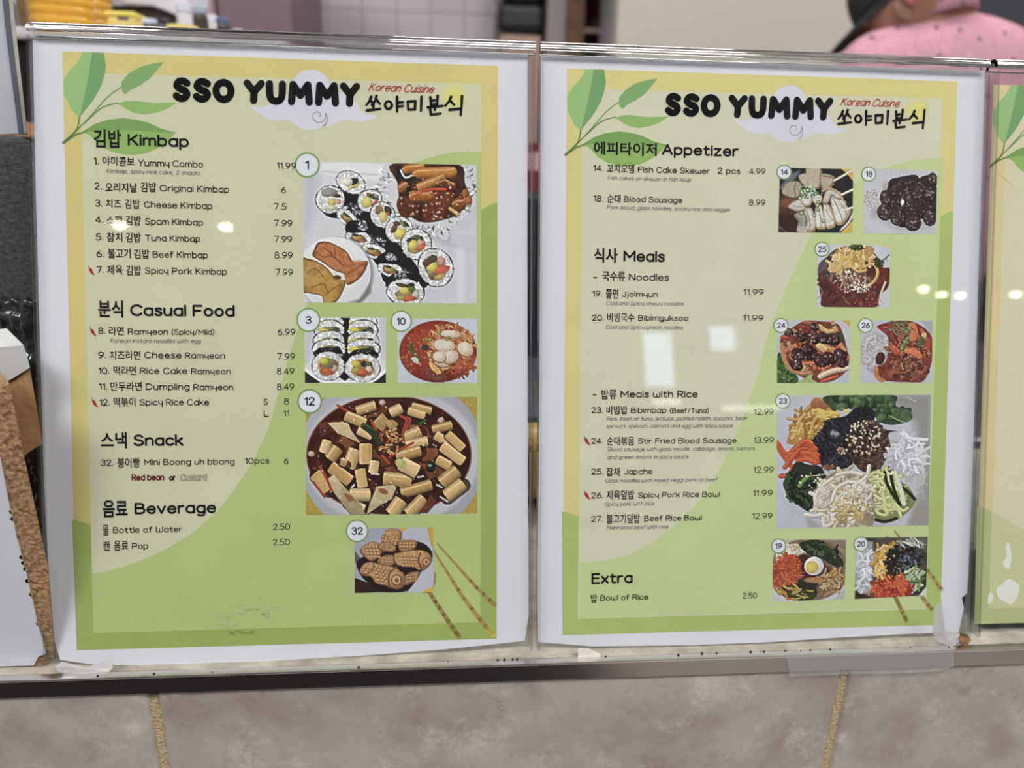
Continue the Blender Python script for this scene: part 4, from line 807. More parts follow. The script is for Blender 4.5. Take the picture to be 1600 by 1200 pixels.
def photo_jjolmyeon():
    c = Canvas(QUADS['jjolmyeon'], (1160, 810, 3.6364), bg=(176, 168, 160))
    c.ell(380, 400, 250, 150, 0, (190, 192, 200), soft=10); c.poly([(400, 118), (595, 118), (590, 250), (560, 180)], (134, 112, 90), soft=30)
    c.ell(380, 290, 222, 178, 0, (120, 96, 74), soft=10, nz=14)
    c.poly([(190, 200), (250, 150), (340, 150), (370, 190), (300, 230), (210, 260)], (206, 192, 166), sm=3, nz=24); c.strands(40, in_ell(280, 190, 80, 36), 40, 5, [(222, 214, 196), (196, 176, 140)], 1)
    c.poly([(320, 150), (350, 130), (420, 120), (480, 150), (570, 240), (560, 280), (500, 260), (420, 210), (370, 200)], (40, 50, 36), sm=3, nz=20, nf=.05); c.strands(40, in_ell(450, 180, 90, 40), 44, 7, [(54, 72, 46), (34, 42, 32), (78, 96, 64)], 1)
    c.ell(350, 250, 50, 50, 0, (74, 34, 34), soft=14); c.ell(420, 310, 90, 50, 0, (84, 30, 34), soft=14, nz=16)
    c.poly([(175, 300), (220, 220), (310, 210), (335, 300), (290, 370), (180, 390)], (170, 62, 32), sm=3, soft=8, nz=20); c.strands(130, in_ell(250, 300, 78, 90), 64, 4, [(206, 84, 44), (222, 110, 62), (170, 62, 34), (190, 74, 40)], .4, ang=120, spread=80)
    c.strands(60, in_ell(500, 360, 80, 70), 70, 4.5, [(160, 126, 78), (186, 156, 104), (124, 92, 58), (206, 182, 132)], 1.1); c.specks(20, in_ell(520, 330, 50, 36), 5, 8, [(206, 164, 80)], 1.4, e=1)
    c.poly([(200, 400), (330, 370), (420, 400), (400, 460), (270, 462)], (50, 46, 30), sm=3, nz=18); c.strands(34, in_ell(290, 420, 90, 40), 74, 6, [(170, 160, 70), (56, 66, 34), (196, 176, 84), (200, 110, 50)], .6, ang=20, spread=40)
    c.ell(370, 370, 60, 36, 0, (44, 42, 34), soft=10); c.ell(408, 350, 60, 16, 0, (170, 120, 70), soft=8, nz=30, nf=.15)
    c.ell(408, 274, 62, 56, 0, (70, 26, 30)); c.ell(406, 270, 55, 52, -20, (226, 224, 222), (190, 186, 184)); c.ell(395, 277, 36, 34, 0, (176, 150, 70)); c.ell(395, 277, 33, 31, 0, (222, 196, 92), (206, 172, 70), wob=.06, nz=12, nf=.2)
    c.poly([(165, 400), (230, 455), (300, 475), (165, 475)], (186, 187, 192), soft=8); c.poly([(590, 380), (540, 440), (480, 470), (590, 470)], (172, 172, 178), soft=8)
    c.grain(7); return c

def photo_bibimguksu():
    c = Canvas(QUADS['bibimguksu'], (1160, 810, 3.6364), bg=(60, 54, 50))
    c.poly([(720, 105), (1055, 105), (1055, 200), (960, 140), (830, 140)], (92, 86, 80), soft=16); c.ell(845, 300, 200, 190, 0, (78, 70, 62), soft=10)
    c.poly([(640, 130), (740, 130), (740, 420), (640, 440)], (150, 152, 160), soft=14); c.poly([(640, 400), (720, 450), (640, 460)], (54, 34, 32), soft=10); c.poly([(1050, 380), (1050, 460), (930, 460), (1000, 440)], (200, 200, 200), soft=6); c.poly([(1050, 300), (1040, 390), (960, 450), (980, 380)], (44, 50, 38), soft=8)
    c.strands(60, in_ell(690, 290, 46, 140), 70, 7, [(206, 208, 216), (186, 188, 198), (222, 223, 230), (164, 166, 178)], 1.4, dark=.75)
    c.ell(830, 260, 90, 110, 0, (150, 100, 48), soft=20); c.strands(80, in_ell(825, 250, 80, 100), 66, 8, [(222, 176, 84), (206, 156, 66), (232, 200, 124), (180, 126, 52)], 1.4)
    c.tube([(760, 270), (765, 320), (810, 345), (850, 330)], 9, (228, 190, 90), (176, 130, 56), sm=3)
    c.strands(120, in_ell(915, 230, 95, 80), 46, 5, [(26, 26, 32), (46, 48, 58), (18, 18, 22), (80, 84, 98)], .6); c.strands(40, in_ell(860, 260, 50, 70), 34, 5, [(26, 26, 30), (40, 34, 30)], .6); c.specks(50, in_ell(930, 270, 60, 60), 2, 4, [(130, 140, 164), (90, 100, 120)], 2, .8)
    c.strands(60, in_ell(965, 350, 56, 60), 56, 6, [(124, 156, 96), (176, 196, 150), (84, 116, 66), (196, 208, 170)], .5, ang=130, spread=40)
    c.strands(100, in_ell(835, 405, 120, 54), 70, 6, [(214, 74, 40), (190, 56, 32), (228, 104, 66), (160, 44, 28)], .5); c.strands(20, in_ell(900, 370, 30, 40), 60, 6, [(220, 88, 50)], .4, ang=60, spread=30)
    c.strands(26, in_ell(960, 140, 70, 20), 60, 3, [(206, 206, 200), (150, 150, 140)], .6, ang=20, spread=40)
    c.poly([(720, 455), (1000, 455), (960, 462), (720, 462)], (150, 50, 36), soft=4)
    c.grain(7); return c

QUADS = dict(
    combo=[(472.5, 252), (744.4, 258), (745, 474), (474.7, 472.4)], rolls=[(475.6, 496), (603, 496), (603, 598.3), (476.7, 598.3)],
    ramyeon=[(621, 497.7), (745.6, 497.7), (745.6, 598.3), (621.5, 598.3)], tteok=[(478, 621.6), (745.6, 620), (745.6, 802.5), (478, 804.8)],
    fish=[(554.3, 825.7), (677, 823.8), (677.3, 924.7), (554.3, 926.5)],
    fishcake=[(1218.5, 262), (1333, 264.5), (1331.7, 364), (1216, 363)], sausage=[(1350.4, 263.3), (1464, 266.8), (1462, 365.4), (1348.5, 364.9)],
    japchae=[(1276.9, 381.7), (1391, 382.9), (1389, 480.4), (1276.4, 479.7)], stirfry=[(1214, 500), (1328.6, 500.6), (1327.4, 599), (1214, 598.6)],
    porkrice=[(1344.4, 501), (1457, 501), (1455.6, 598), (1344, 598)], bibimbap=[(1214, 618), (1454.6, 616.6), (1451, 821), (1212.4, 825.6)],
    jjolmyeon=[(1209, 843.5), (1322.3, 842.5), (1319, 936.5), (1206, 939.8)], bibimguksu=[(1338.8, 840), (1449.3, 839), (1446.6, 930), (1335, 936)])
# ---------------------------------------------------------------- printed menu sheets
def print_mat():
    m = bpy.data.materials.new('printed_ink'); m.use_nodes = True; nt = m.node_tree; p = nt.nodes['Principled BSDF']
    a = nt.nodes.new('ShaderNodeVertexColor'); a.layer_name = 'print'; 
    tc = nt.nodes.new('ShaderNodeTexCoord'); prev = a.outputs[0]
    for sc, lo in ((1100, .955), (26, .965)):    # mottled ink
        n = nt.nodes.new('ShaderNodeTexNoise'); n.inputs['Scale'].default_value = sc; n.inputs['Detail'].default_value = 3; nt.links.new(tc.outputs['Object'], n.inputs['Vector'])
        r = nt.nodes.new('ShaderNodeMapRange'); r.inputs['From Min'].default_value = .3; r.inputs['From Max'].default_value = .7; r.inputs['To Min'].default_value = lo; r.inputs['To Max'].default_value = 2-lo
        nt.links.new(n.outputs['Fac'], r.inputs['Value']); x = nt.nodes.new('ShaderNodeMix'); x.data_type = 'RGBA'; x.blend_type = 'MULTIPLY'; x.inputs['Factor'].default_value = 1
        nt.links.new(prev, x.inputs['A']); nt.links.new(r.outputs['Result'], x.inputs['B']); prev = x.outputs['Result']
    nt.links.new(prev, p.inputs['Base Color'])
    p.inputs['Roughness'].default_value = .75; p.inputs['Specular IOR Level'].default_value = .15; return m
m_print = print_mat()
m_paper = mat('white_paper', (200, 200, 209), .8, spec=.2)
INK = (16, 16, 20); LAY = 1.5e-5
def ac(c): return tuple(min(.95, v/K) for v in s2l(c))

_gl = {}
def glyphs(s, bold, shear):
    k = (s, bold, shear)
    if k not in _gl:
        c = bpy.data.curves.new('t', 'FONT'); c.body = s; c.offset = bold; c.shear = shear; c.resolution_u = 4; c.fill_mode = 'FRONT'
        o = bpy.data.objects.new('t', c); COL.objects.link(o); bpy.context.view_layer.update()
        dg = bpy.context.evaluated_depsgraph_get(); e = o.evaluated_get(dg); me = e.to_mesh()
        V = np.array([v.co[:2] for v in me.vertices]); Fc = [tuple(p.vertices) for p in me.polygons]
        e.to_mesh_clear(); bpy.data.objects.remove(o); bpy.data.curves.remove(c)
        _gl[k] = (V, Fc)
    return _gl[k]

# a rounded single-line pen alphabet: strokes in 1/100 of the capital height, "~" marks a curve, "." a dot
PEN = {}
for _l in '''A|0,0 32,100 64,0/12,34 52,34
B|0,0 0,100/~0,100 28,100 46,94 50,78 44,60 28,54 0,54/~0,54 30,54 51,46 57,27 50,8 30,0 0,0
C|~64,82 50,96 34,100 12,90 0,65 0,35 12,10 34,0 50,4 64,18
D|0,0 0,100/~0,100 26,100 50,90 63,65 63,35 50,10 26,0 0,0
E|50,100 0,100 0,0 50,0/0,52 44,52
F|52,100 0,100 0,0/0,50 44,50
G|~64,82 50,96 34,100 12,90 0,65 0,35 12,10 34,0 52,4 64,18/64,18 64,46 40,46
H|0,0 0,100/58,0 58,100/0,52 58,52
J|~40,100 40,60 40,30 36,8 20,0 5,6 0,20
K|0,0 0,100/52,100 0,42/18,60 56,0
L|0,100 0,0 46,0
M|0,0 0,100 38,36 76,100 76,0
N|0,0 0,100 58,0 58,100
O|~37,100 12,90 0,65 0,35 12,10 37,0 62,10 74,35 74,65 62,90 37,100
P|0,0 0,100/~0,100 28,100 50,92 55,73 49,54 28,46 0,46
R|0,0 0,100/~0,100 28,100 50,92 55,74 49,56 28,48 0,48/28,48 56,0
S|~53,84 42,97 27,100 9,94 2,77 10,60 28,52 48,43 56,26 50,8 28,0 10,4 0,18
T|0,100 62,100/31,100 31,0
W|~0,100 0,60 0,20 6,3 20,0 34,3 41,20 41,62/~41,62 41,20 48,3 62,0 76,3 82,20 82,60 82,100
Y|0,100 31,48 62,100/31,48 31,0
a|~50,58 38,69 24,71 8,61 0,36 8,10 24,0 38,3 50,16/50,71 50,0
b|0,102 0,0/~0,16 12,3 27,0 43,10 50,36 43,61 27,71 12,68 0,56
c|~46,58 37,68 25,71 8,61 0,36 8,10 25,0 37,3 46,14
d|50,102 50,0/~50,16 38,3 24,0 8,10 0,36 8,61 24,71 38,68 50,56
e|2,38 49,38/~49,38 45,58 36,68 25,71 8,61 0,36 8,10 25,0 38,4 47,15
f|~36,99 24,102 15,94 13,78 13,40 13,0/0,68 30,68
g|~50,58 38,69 24,71 8,61 0,36 8,10 24,0 38,3 50,16/~50,71 50,20 50,-8 44,-24 26,-30 6,-24
h|0,102 0,0/~0,46 10,64 24,71 39,65 45,48 45,24 45,0
i|0,70 0,0/.0,95
j|~10,70 10,20 10,-12 4,-27 -8,-28/.10,95
k|0,102 0,0/40,70 0,26/14,42 43,0
l|0,102 0,0
m|0,70 0,0/~0,48 8,65 20,71 32,65 37,48 37,24 37,0/~37,48 45,65 57,71 69,65 74,48 74,24 74,0
n|0,70 0,0/~0,46 10,64 24,71 39,65 45,48 45,24 45,0
o|~25,71 8,61 0,36 8,10 25,0 42,10 50,36 42,61 25,71
p|0,70 0,-30/~0,16 12,3 27,0 43,10 50,36 43,61 27,71 12,68 0,56
r|0,70 0,0/~0,44 8,62 20,71 32,70
s|~38,58 30,69 18,71 5,66 3,53 14,42 28,34 38,23 35,7 20,0 8,2 0,13
t|~13,92 13,50 13,18 18,3 28,0 35,3/0,68 34,68
u|~0,70 0,44 0,24 6,6 20,0 34,6 45,24/45,70 45,0
v|0,70 23,0 46,70
w|~0,70 0,40 0,18 8,2 18,0 28,3 34,18 34,46/~34,46 34,18 40,3 50,0 61,2 68,18 68,40 68,70
x|0,70 44,0/44,70 0,0
y|~0,70 0,50 2,32 10,21 22,18 35,23 45,38/45,70 45,-28
z|0,70 42,70 0,0 45,0
0|~29,100 9,88 0,50 9,12 29,0 49,12 58,50 49,88 29,100
1|0,80 20,100 20,0
2|~2,76 9,93 27,100 46,92 51,74 42,52 24,28 2,0/2,0 55,0
3|~2,88 14,98 28,100 45,92 48,75 40,59 22,54/~22,54 44,46 52,28 46,8 26,0 10,3 0,14
4|41,0 41,100 0,28 58,28
5|48,100 8,100 4,56/~4,56 24,62 44,54 52,32 44,10 24,0 8,3 0,12
6|~44,98 24,84 8,60 2,32 8,10 27,0 46,8 53,30 46,52 28,60 10,52 2,32
7|0,100 53,100 18,0
8|~27,100 9,92 4,77 12,60 27,54 42,60 50,77 45,92 27,100/~27,54 8,46 0,26 8,6 27,0 46,6 54,26 46,46 27,54
9|~9,2 29,16 45,40 51,68 45,90 26,100 7,92 0,70 7,48 25,40 43,48 51,68
.|.3,3
,|6,5 0,-14
(|~18,110 5,82 0,46 5,10 18,-18
)|~0,110 13,82 18,46 13,10 0,-18
/|0,-8 38,106
-|0,38 42,38'''.split('\n'):
    _k, _d = _l[0], _l[2:]; _st = []
    for q in _d.split('/'):
        if _k == '/': q = _d
        kind = q[0] if q[0] in '~.' else ''
        pts = [tuple(float(n) for n in p.split(',')) for p in q[len(kind):].split()]
        _st.append((kind, smooth(pts, 4, False) if kind == '~' else np.array(pts)))
        if _k == '/': break
    PEN[_k] = (max(0, max(p[:, 0].max() for _, p in _st)), _st)
def pen_layout(t, gap=20):
    x = 0; out = []
    for ch in t:
        if ch == ' ': x += 34; continue
        w, st = PEN[ch]; out += [(k, p+np.array([x, 0])) for k, p in st]; x += w+gap
    return x-gap, out

class Sheet:
    """collects print in menu-plane coordinates for one sheet"""
    def __init__(s, root, u0, v0, du=0, dv=0): s.root, s.u0, s.v0, s.du, s.dv = root, u0, v0, du, dv
    def P(s, px, py, n): u, v = uv(px, py); return s.L(u+s.du, v+s.dv, n)
    def L(s, u, v, n): return (u-s.u0, -n*LAY, -(v-s.v0))
    def poly(s, mb, pts, col, n, sm=0, closed=True):
        P = smooth(pts, sm) if sm else pts
        V = [s.P(x, y, n) for x, y in P]
        tri = tessellate_polygon([[Vector((p[0], p[2], 0)) for p in V]])
        mb.add(V, [tuple(t) for t in tri], 0, ac(col))
    def disc(s, mb, px, py, r, col, n, r2=None, k=40):
        c = [(px+r*math.cos(6.28318*i/k), py+r*math.sin(6.28318*i/k)) for i in range(k)]
        if r2 is None: s.poly(mb, c, col, n)
        else:
            d = [(px+r2*math.cos(6.28318*i/k), py+r2*math.sin(6.28318*i/k)) for i in range(k)]
            V = [s.P(x, y, n) for x, y in c+d]; mb.add(V, [(i, (i+1) % k, k+(i+1) % k, k+i) for i in range(k)], 0, ac(col))
    def stroke(s, mb, pts, w, col, n, sm=0, w2=None):
        """round-ended pen stroke, w = width in frame pixels"""
        P = smooth(pts, sm, False) if sm else np.array(pts, float); N = len(P)
        for i in range(N-1):
            a, c = P[i], P[i+1]; d = c-a; L = np.hypot(*d)
            if L < 1e-6: continue
            q = np.array([-d[1], d[0]])/L
            wa = w+((w2 or w)-w)*i/(N-1); wb = w+((w2 or w)-w)*(i+1)/(N-1)
            mb.add([s.P(*(a+q*wa/2), n), s.P(*(c+q*wb/2), n), s.P(*(c-q*wb/2), n), s.P(*(a-q*wa/2), n)], [(0, 1, 2, 3)], 0, ac(col))
        for i in range(N):
            ww = w+((w2 or w)-w)*i/max(1, N-1)
            s.disc(mb, P[i][0], P[i][1], ww/2, col, n, k=12)
    def text(s, mb, t, x0, x1, base, h, bold=0, shear=0, col=INK, n=14):
        u0, v0 = uv(x0, base); u1, _ = uv(x1, base); hv = v0-uv(x0, base-h)[1]
        if any(ord(ch) > 0x1100 for ch in t):
            V, Fc = glyphs(t, bold, shear)
            xm, xM = V[:, 0].min(), V[:, 0].max(); y0, sc = V[:, 1].min(), hv/np.ptp(V[:, 1]); sx = (u1-u0)/(xM-xm)
            mb.add([s.L(u0+(x-xm)*sx+s.du, v0-(y-y0)*sc+s.dv, n) for x, y in V], Fc, 0, ac(col)); return
        wd, st = pen_layout(t); w = hv*(.1+bold*3.2); hr = w/2; sy = (hv-w)/100
        xs = [p[:, 0]+shear*p[:, 1] for _, p in st]; xm = min(q.min() for q in xs); xM = max(q.max() for q in xs)
        sx = (u1-u0-w)/max(xM-xm, 1e-6) if xM-xm > 1 else 0
        A = ac(col)
        for kind, p in st:
            X = u0+hr+(p[:, 0]+shear*p[:, 1]-xm)*sx+s.du; Y = v0-hr-p[:, 1]*sy+s.dv
            if kind == '.': s.dot(mb, X[0], Y[0], hr*1.2, A, n); continue
            P = np.stack([X, Y], 1); d = np.diff(P, axis=0); d /= np.linalg.norm(d, axis=1)[:, None]+1e-12
            N = len(P)
            if kind == '~':
                t_ = np.vstack([d[:1], d[:-1]+d[1:], d[-1:]]); t_ /= np.linalg.norm(t_, axis=1)[:, None]+1e-12
                q = np.stack([-t_[:, 1], t_[:, 0]], 1)*hr
                V = [s.L(a, b, n) for a, b in P+q]+[s.L(a, b, n) for a, b in P-q]
                mb.add(V, [(i, i+1, N+i+1, N+i) for i in range(N-1)], 0, A); ends = (0, N-1)
            else:
                for i in range(N-1):
                    q = np.array([-d[i][1], d[i][0]])*hr
                    mb.add([s.L(*(P[i]+q), n), s.L(*(P[i+1]+q), n), s.L(*(P[i+1]-q), n), s.L(*(P[i]-q), n)], [(0, 1, 2, 3)], 0, A)
                ends = range(N)
            for i in ends: s.dot(mb, P[i][0], P[i][1], hr, A, n)
    def dot(s, mb, u, v, r, A, n, k=10):
        mb.add([s.L(u+r*math.cos(6.28318*i/k), v+r*math.sin(6.28318*i/k), n) for i in range(k)], [tuple(range(k))], 0, A)
    def photo(s, name, fn, label):
        c = fn(); C = c.C; Bp = np.pad(C, ((2, 2), (2, 2), (0, 0)), 'edge'); bl = sum(Bp[i:i+C.shape[0], j:j+C.shape[1]] for i in range(5) for j in range(5))/25; C = C+(C-bl)*.55; g = C.mean(2, keepdims=True); C = np.clip((g+(C-g)*.76)*.97, 8, 240)
        lin = np.where(C/255 <= .04045, C/255/12.92, ((C/255+.055)/1.055)**2.4)/K
        ny, nx = c.X.shape
        q = np.stack([(c.PX-800)/F, (c.PY-600)/F, np.ones_like(c.PX)], -1)@HM.T
        U = q[..., 0]/q[..., 2]; Vv = q[..., 1]/q[..., 2]
        P = np.stack([U-s.u0, np.full_like(U, -8*LAY), -(Vv-s.v0)], -1).reshape(-1, 3)
        i = np.arange(ny*nx).reshape(ny, nx)
        Q = np.stack([i[:-1, :-1], i[1:, :-1], i[1:, 1:], i[:-1, 1:]], -1).reshape(-1, 4)
        me = bpy.data.meshes.new('food_photo'); me.vertices.add(len(P)); me.vertices.foreach_set('co', P.ravel())
        me.loops.add(Q.size); me.loops.foreach_set('vertex_index', Q.ravel()); me.polygons.add(len(Q)); me.polygons.foreach_set('loop_start', np.arange(len(Q))*4)
        me.update(calc_edges=True)
        a = me.color_attributes.new('print', 'FLOAT_COLOR', 'POINT'); a.data.foreach_set('color', np.c_[lin.reshape(-1, 3), np.ones(ny*nx)].ravel())
        me.materials.append(m_print); o = bpy.data.objects.new('food_photo', me); COL.objects.link(o); o.parent = s.root
        return tag(o, label)
    def badge(s, photo, num, px, py, r, h, x0, x1):
        mb = MB(); s.disc(mb, px, py, r, (112, 144, 84), 10, r-max(2.2, r*.15)); s.disc(mb, px, py, r-max(2.2, r*.15)+.2, (206, 208, 218), 11)
        s.text(mb, num, x0, x1, py+h/2, h, .02, 0, (28, 28, 32), 14)
        mb.build('number_badge', m_print, photo, color=True, local=True)
    def chili(s, px, py):
        mb = MB()
        s.poly(mb, [(px-4.6, py-4), (px-2.2, py-5.2), (px+.6, py-3), (px+2, py+1), (px+5, py+6.4), (px+1, py+4.6), (px-2.6, py+1)], (150, 38, 30), 13, 4)
        s.stroke(mb, [(px-3.4, py-4.4), (px-4.2, py-6.5), (px-5.4, py-8)], 1.1, (90, 90, 50), 14, 2)
        mb.build('chili_icon', m_print, s.root, color=True, local=True)
    def build(s, mb, name, label=None): return tag(mb.build(name, m_print, s.root, color=True, local=True), label)
    def decor(s, cream, gold, rim):
        mb = MB()
        s.poly(mb, [(97, 80), (778, 103), (776, 998), (120, 1016)], gold, 1)
        s.poly(mb, [(112.5, 812), (120, 813), (141, 820), (300, 860), (700, 400), (752, 328), (764, 321), (777.5, 316), (776, 998), (120, 1016)], rim, 2)
        s.poly(mb, [(125, 114), (752, 131), (750.5, 972), (146, 989)], cream, 3)
        s.build(mb, 'printed_background')
    def sprig(s):
        mb = MB(); lt, dk, md = (140, 174, 116), (108, 148, 96), (132, 166, 100)
        s.poly(mb, [(124.5, 183), (112, 172), (101, 150), (99, 128), (107, 112), (120, 99), (127, 88), (129, 81.3), (144, 81.9), (139, 115), (132, 150)], lt, 5)
        s.poly(mb, [(144, 81.9), (162, 82.5), (166, 103), (163, 120), (158, 135), (145, 158), (124.5, 183), (132, 150), (139, 115)], dk, 5)
        s.poly(mb, [(190, 128), (200, 116), (216, 106), (236, 100), (256, 97), (245, 110), (234, 123), (220, 133), (205, 140), (196, 148), (190, 142)], (118, 156, 100), 5)
        s.poly(mb, [(184, 162), (197, 158), (210, 157.5), (240, 161), (277, 160), (262, 170), (245, 176), (226, 179), (208, 176), (195, 169)], md, 5)
        s.poly(mb, [(128, 206), (150, 193), (170, 187), (192, 184.5), (212, 187), (230, 191), (252, 201), (275, 207), (250, 207), (215, 204), (180, 203), (150, 205)], (110, 148, 82), 5)
        s.poly(mb, [(128, 206), (150, 205), (180, 203), (215, 204), (250, 207), (275, 207), (264, 219), (250, 230), (230, 239), (212, 242), (194, 241.5), (174, 237), (156, 227), (141, 212)], (134, 166, 94), 5)
        st = (112, 144, 82)
        s.stroke(mb, [(99.5, 223), (111, 213), (121, 202)], 5, st, 6, 3, 3); s.stroke(mb, [(120, 203), (123, 193), (124.5, 182)], 2.6, st, 6, 2); s.stroke(mb, [(120, 203), (140, 185), (160, 168), (184, 161)], 2.4, st, 6, 3); s.stroke(mb, [(132, 192), (150, 172), (170, 150), (190, 136)], 2, st, 6, 3); s.stroke(mb, [(106, 219), (118, 211), (134, 206)], 3, st, 6, 3)
        s.build(mb, 'leaf_sprig')
    def header(s, w=1):
        mb = MB(); wc = (197, 197, 209)
        s.poly(mb, [(387, 163), (402, 168), (420, 164), (440, 150), (458, 146), (458, 128), (466, 115), (480, 109.5), (496, 110), (508, 118), (515, 130), (516, 142), (532, 143), (548, 150), (560, 166), (572, 178), (590, 180), (580, 187), (560, 190), (540, 187), (528, 190), (512, 199), (506, 196), (494, 202), (480, 202.5), (465, 198), (452, 188), (436, 189), (418, 186), (404, 176)], wc, 4, 2)
        sw = [(497+(13-1.1*k)*math.cos(.8*k-.3)*1.0, 181+(13-1.1*k)*math.sin(.8*k-.3)) for k in range(10)]
        s.stroke(mb, [(506, 197), (511, 190)]+sw, 2.4, (178, 178, 174), 5, 4, 1.4)
        s.build(mb, 'cloud_emblem')
        mb = MB(); s.disc(mb, 709, 151, 22, (192, 190, 150), 4); s.disc(mb, 709, 151, 18, (196, 192, 136), 5); s.disc(mb, 709, 151, 13, (201, 195, 118), 6); s.build(mb, 'sun_emblem')
        # rounded fat title letters drawn as pen strokes
        mb = MB(); W_ = 11.4; r = W_/2
        def let(x0, x1, strokes, w=W_):
            for st, sm in strokes:
                pts = []
                for a, c in st:
                    x = x0+r+a*(x1-x0-W_); pts.append((x, 121+r+c*(38.5-W_)+.031*(x-285)))
                s.stroke(mb, pts, w, INK, 12, sm)
        Sg = [([(.95, .12), (.6, 0), (.2, .05), (.05, .28), (.35, .46), (.75, .56), (.95, .76), (.7, .98), (.3, 1), (0, .86)], 3)]
        O = [([(.5, 0), (.85, .14), (1, .5), (.85, .86), (.5, 1), (.15, .86), (0, .5), (.15, .14), (.5, 0)], 3)]
        Y = [([(0, 0), (.5, .5)], 0), ([(1, 0), (.5, .5), (.46, 1)], 0)]
        U = [([(0, 0), (.02, .6), (.16, .9), (.5, 1), (.84, .9), (.98, .6), (1, 0)], 3)]
        Mm = [([(0, 1), (.08, 0), (.5, .62), (.92, 0), (1, 1)], 0)]
        for x0, x1, g in ((270, 299, Sg), (301.5, 331, Sg), (332, 367, O), (380.5, 414, Y), (415.5, 447, U), (450, 489, Mm), (492, 530, Mm), (531, 563, Y)): let(x0, x1, g)
        s.build(mb, 'title_lettering')
        mb = MB(); s.text(mb, 'Korean Cuisine', 575.5, 679, 142.5, 13, .004, .42, (160, 44, 44), 14); s.build(mb, 'tagline_lettering', 'dark red slanted lettering')
        mb = MB()
        G = [[(600, 505), (590, 530), (575, 548)], [(598, 525), (612, 542)], [(628, 500), (620, 528), (603, 548)], [(626, 518), (646, 542)], [(611, 548), (611, 572)], [(577, 576), (648, 568)],
             [(690+18*math.cos(.52*k), 548+20*math.sin(.52*k)) for k in range(13)], [(735, 505), (735, 582)], [(735, 535), (766, 533)], [(735, 556), (766, 553)],
             [(790, 530), (830, 528), (828, 570), (793, 572), (790, 530)], [(862, 505), (859, 578)],
             [(908, 508), (912, 547)], [(946, 500), (943, 545)], [(912, 526), (943, 523)], [(912, 546), (943, 543)], [(895, 560), (972, 552)], [(933, 556), (931, 574)], [(908, 572), (911, 598), (962, 592)],
             [(1016, 505), (1005, 530), (985, 552)], [(1010, 524), (1032, 547)], [(1073, 502), (1070, 560)], [(1008, 573), (1068, 566), (1066, 600)]]
        for g in G: s.stroke(mb, [(400+x/3.3333, y/3.3333) for x, y in g], 4.7, INK, 12, 0, 3.7)
        s.build(mb, 'brush_lettering')

def chopsticks(s, pts, label=None):
    mb = MB()
    for st, w, w2, c in pts: s.stroke(mb, st, w, c, 7, 3, w2)
    s.build(mb, 'chopstick_motif', label)

def paper(s, outline, name='paper'):
    mb = MB(); V = [s.P(x, y, 0) for x, y in outline]
    mb.prism([Vector(p) for p in V], (0, .00025, 0)); return mb.build(name, m_paper, s.root, local=True)

def sheet_root(name, label, u0, v0, group=None):
    return thing(name, label, 'menu', wpt(u0, v0), group, (TILT, 0, 0))
GOLD = (194, 181, 121)
G_INNER = (166, 179, 120)

# ---- left menu
u0, v0 = uv(440, 1036)
r = sheet_root('menu_sheet', 'left menu sheet listing kimbap, casual food, snack and beverage', u0, v0, 'menu sheets in clear stands')
L = Sheet(r, u0, v0)
paper(L, [(51, 62), (824, 85), (824, 400), (824.5, 740), (826, 960), (820, 1001), (760, 1008), (700, 1014), (560, 1025), (400, 1034), (300, 1039), (150, 1039), (94, 1031), (85, 1000), (75, 880), (69, 760), (61, 480), (56, 300)])
L.decor((189, 189, 161), GOLD, (142, 160, 90))  # same print as the right sheet, darker: weaker light painted into the colours
mb = MB()
L.poly(mb, [(752, 237), (730, 236.5), (700, 239), (668, 247), (640, 257), (600, 290), (545, 350), (505, 420), (480, 472), (455, 545), (437, 610), (419, 670), (396, 720), (366, 765), (338, 800), (300, 833), (260, 858), (222, 875), (190, 886), (165, 893), (144, 896), (146, 989), (750.5, 972)], G_INNER, 4)
L.build(mb, 'printed_hill'); L.sprig(); L.header()
chopsticks(L, [([(684, 850), (715, 885), (745, 918), (773, 945)], 3, 7, (158, 134, 80)), ([(676, 858), (700, 896), (725, 935), (759, 979)], 3, 8, (158, 134, 80)), ([(761, 982), (771, 992)], 7.5, 7, (206, 188, 96)), ([(668, 920), (680, 940), (700, 970), (717, 995)], 6, 8, (150, 130, 76)), ([(664, 923), (672, 921), (679, 908), (680, 895)], 8, 2, (158, 140, 80))], 'brown spoon handle and chopsticks')
mb = MB(); rs_ = random.Random(3)
for k in range(46):
    x, y = rs_.gauss(388, 26), rs_.gauss(962, 16); l = rs_.uniform(3, 12)
    if y < 981: L.stroke(mb, [(x, y), (x+l, y+rs_.uniform(-1.5, 1.5))], rs_.uniform(.7, 2.2), rs_.choice([(150, 162, 108), (156, 168, 112), (158, 172, 118)]), 9)
for k in range(9):
    x = rs_.uniform(355, 405); L.stroke(mb, [(x, 984+rs_.uniform(0, 7)), (x+rs_.uniform(4, 14), 985+rs_.uniform(0, 7))], rs_.uniform(1, 2.5), (128, 144, 82), 9)
L.build(mb, 'smudge', 'faint dark smudge')
def section(s, rows, name, **kw):
    line = []
    for q in list(rows)+[None]:                # every printed line is a part of its own
        if line and (q is None or abs(q[3]-line[-1][3]) > 5.5):
            mb = MB()
            for w in line: s.text(mb, *w, **kw)
            s.build(mb, name); line = []
        if q: line.append(q)
HB = dict(bold=.024); IT = dict(bold=.011); DE = dict(bold=-.002, shear=.2, col=(62, 66, 92)); PR = dict(bold=.004)
section(L, [('김밥', 147, 190, 230.5, 28.5), ('Kimbap', 200, 295.5, 228, 18.5)], 'section_heading', **HB)
section(L, [('분식', 153.8, 193, 496, 27), ('Casual Food', 203.7, 367, 494, 18.7)], 'section_heading', **HB)
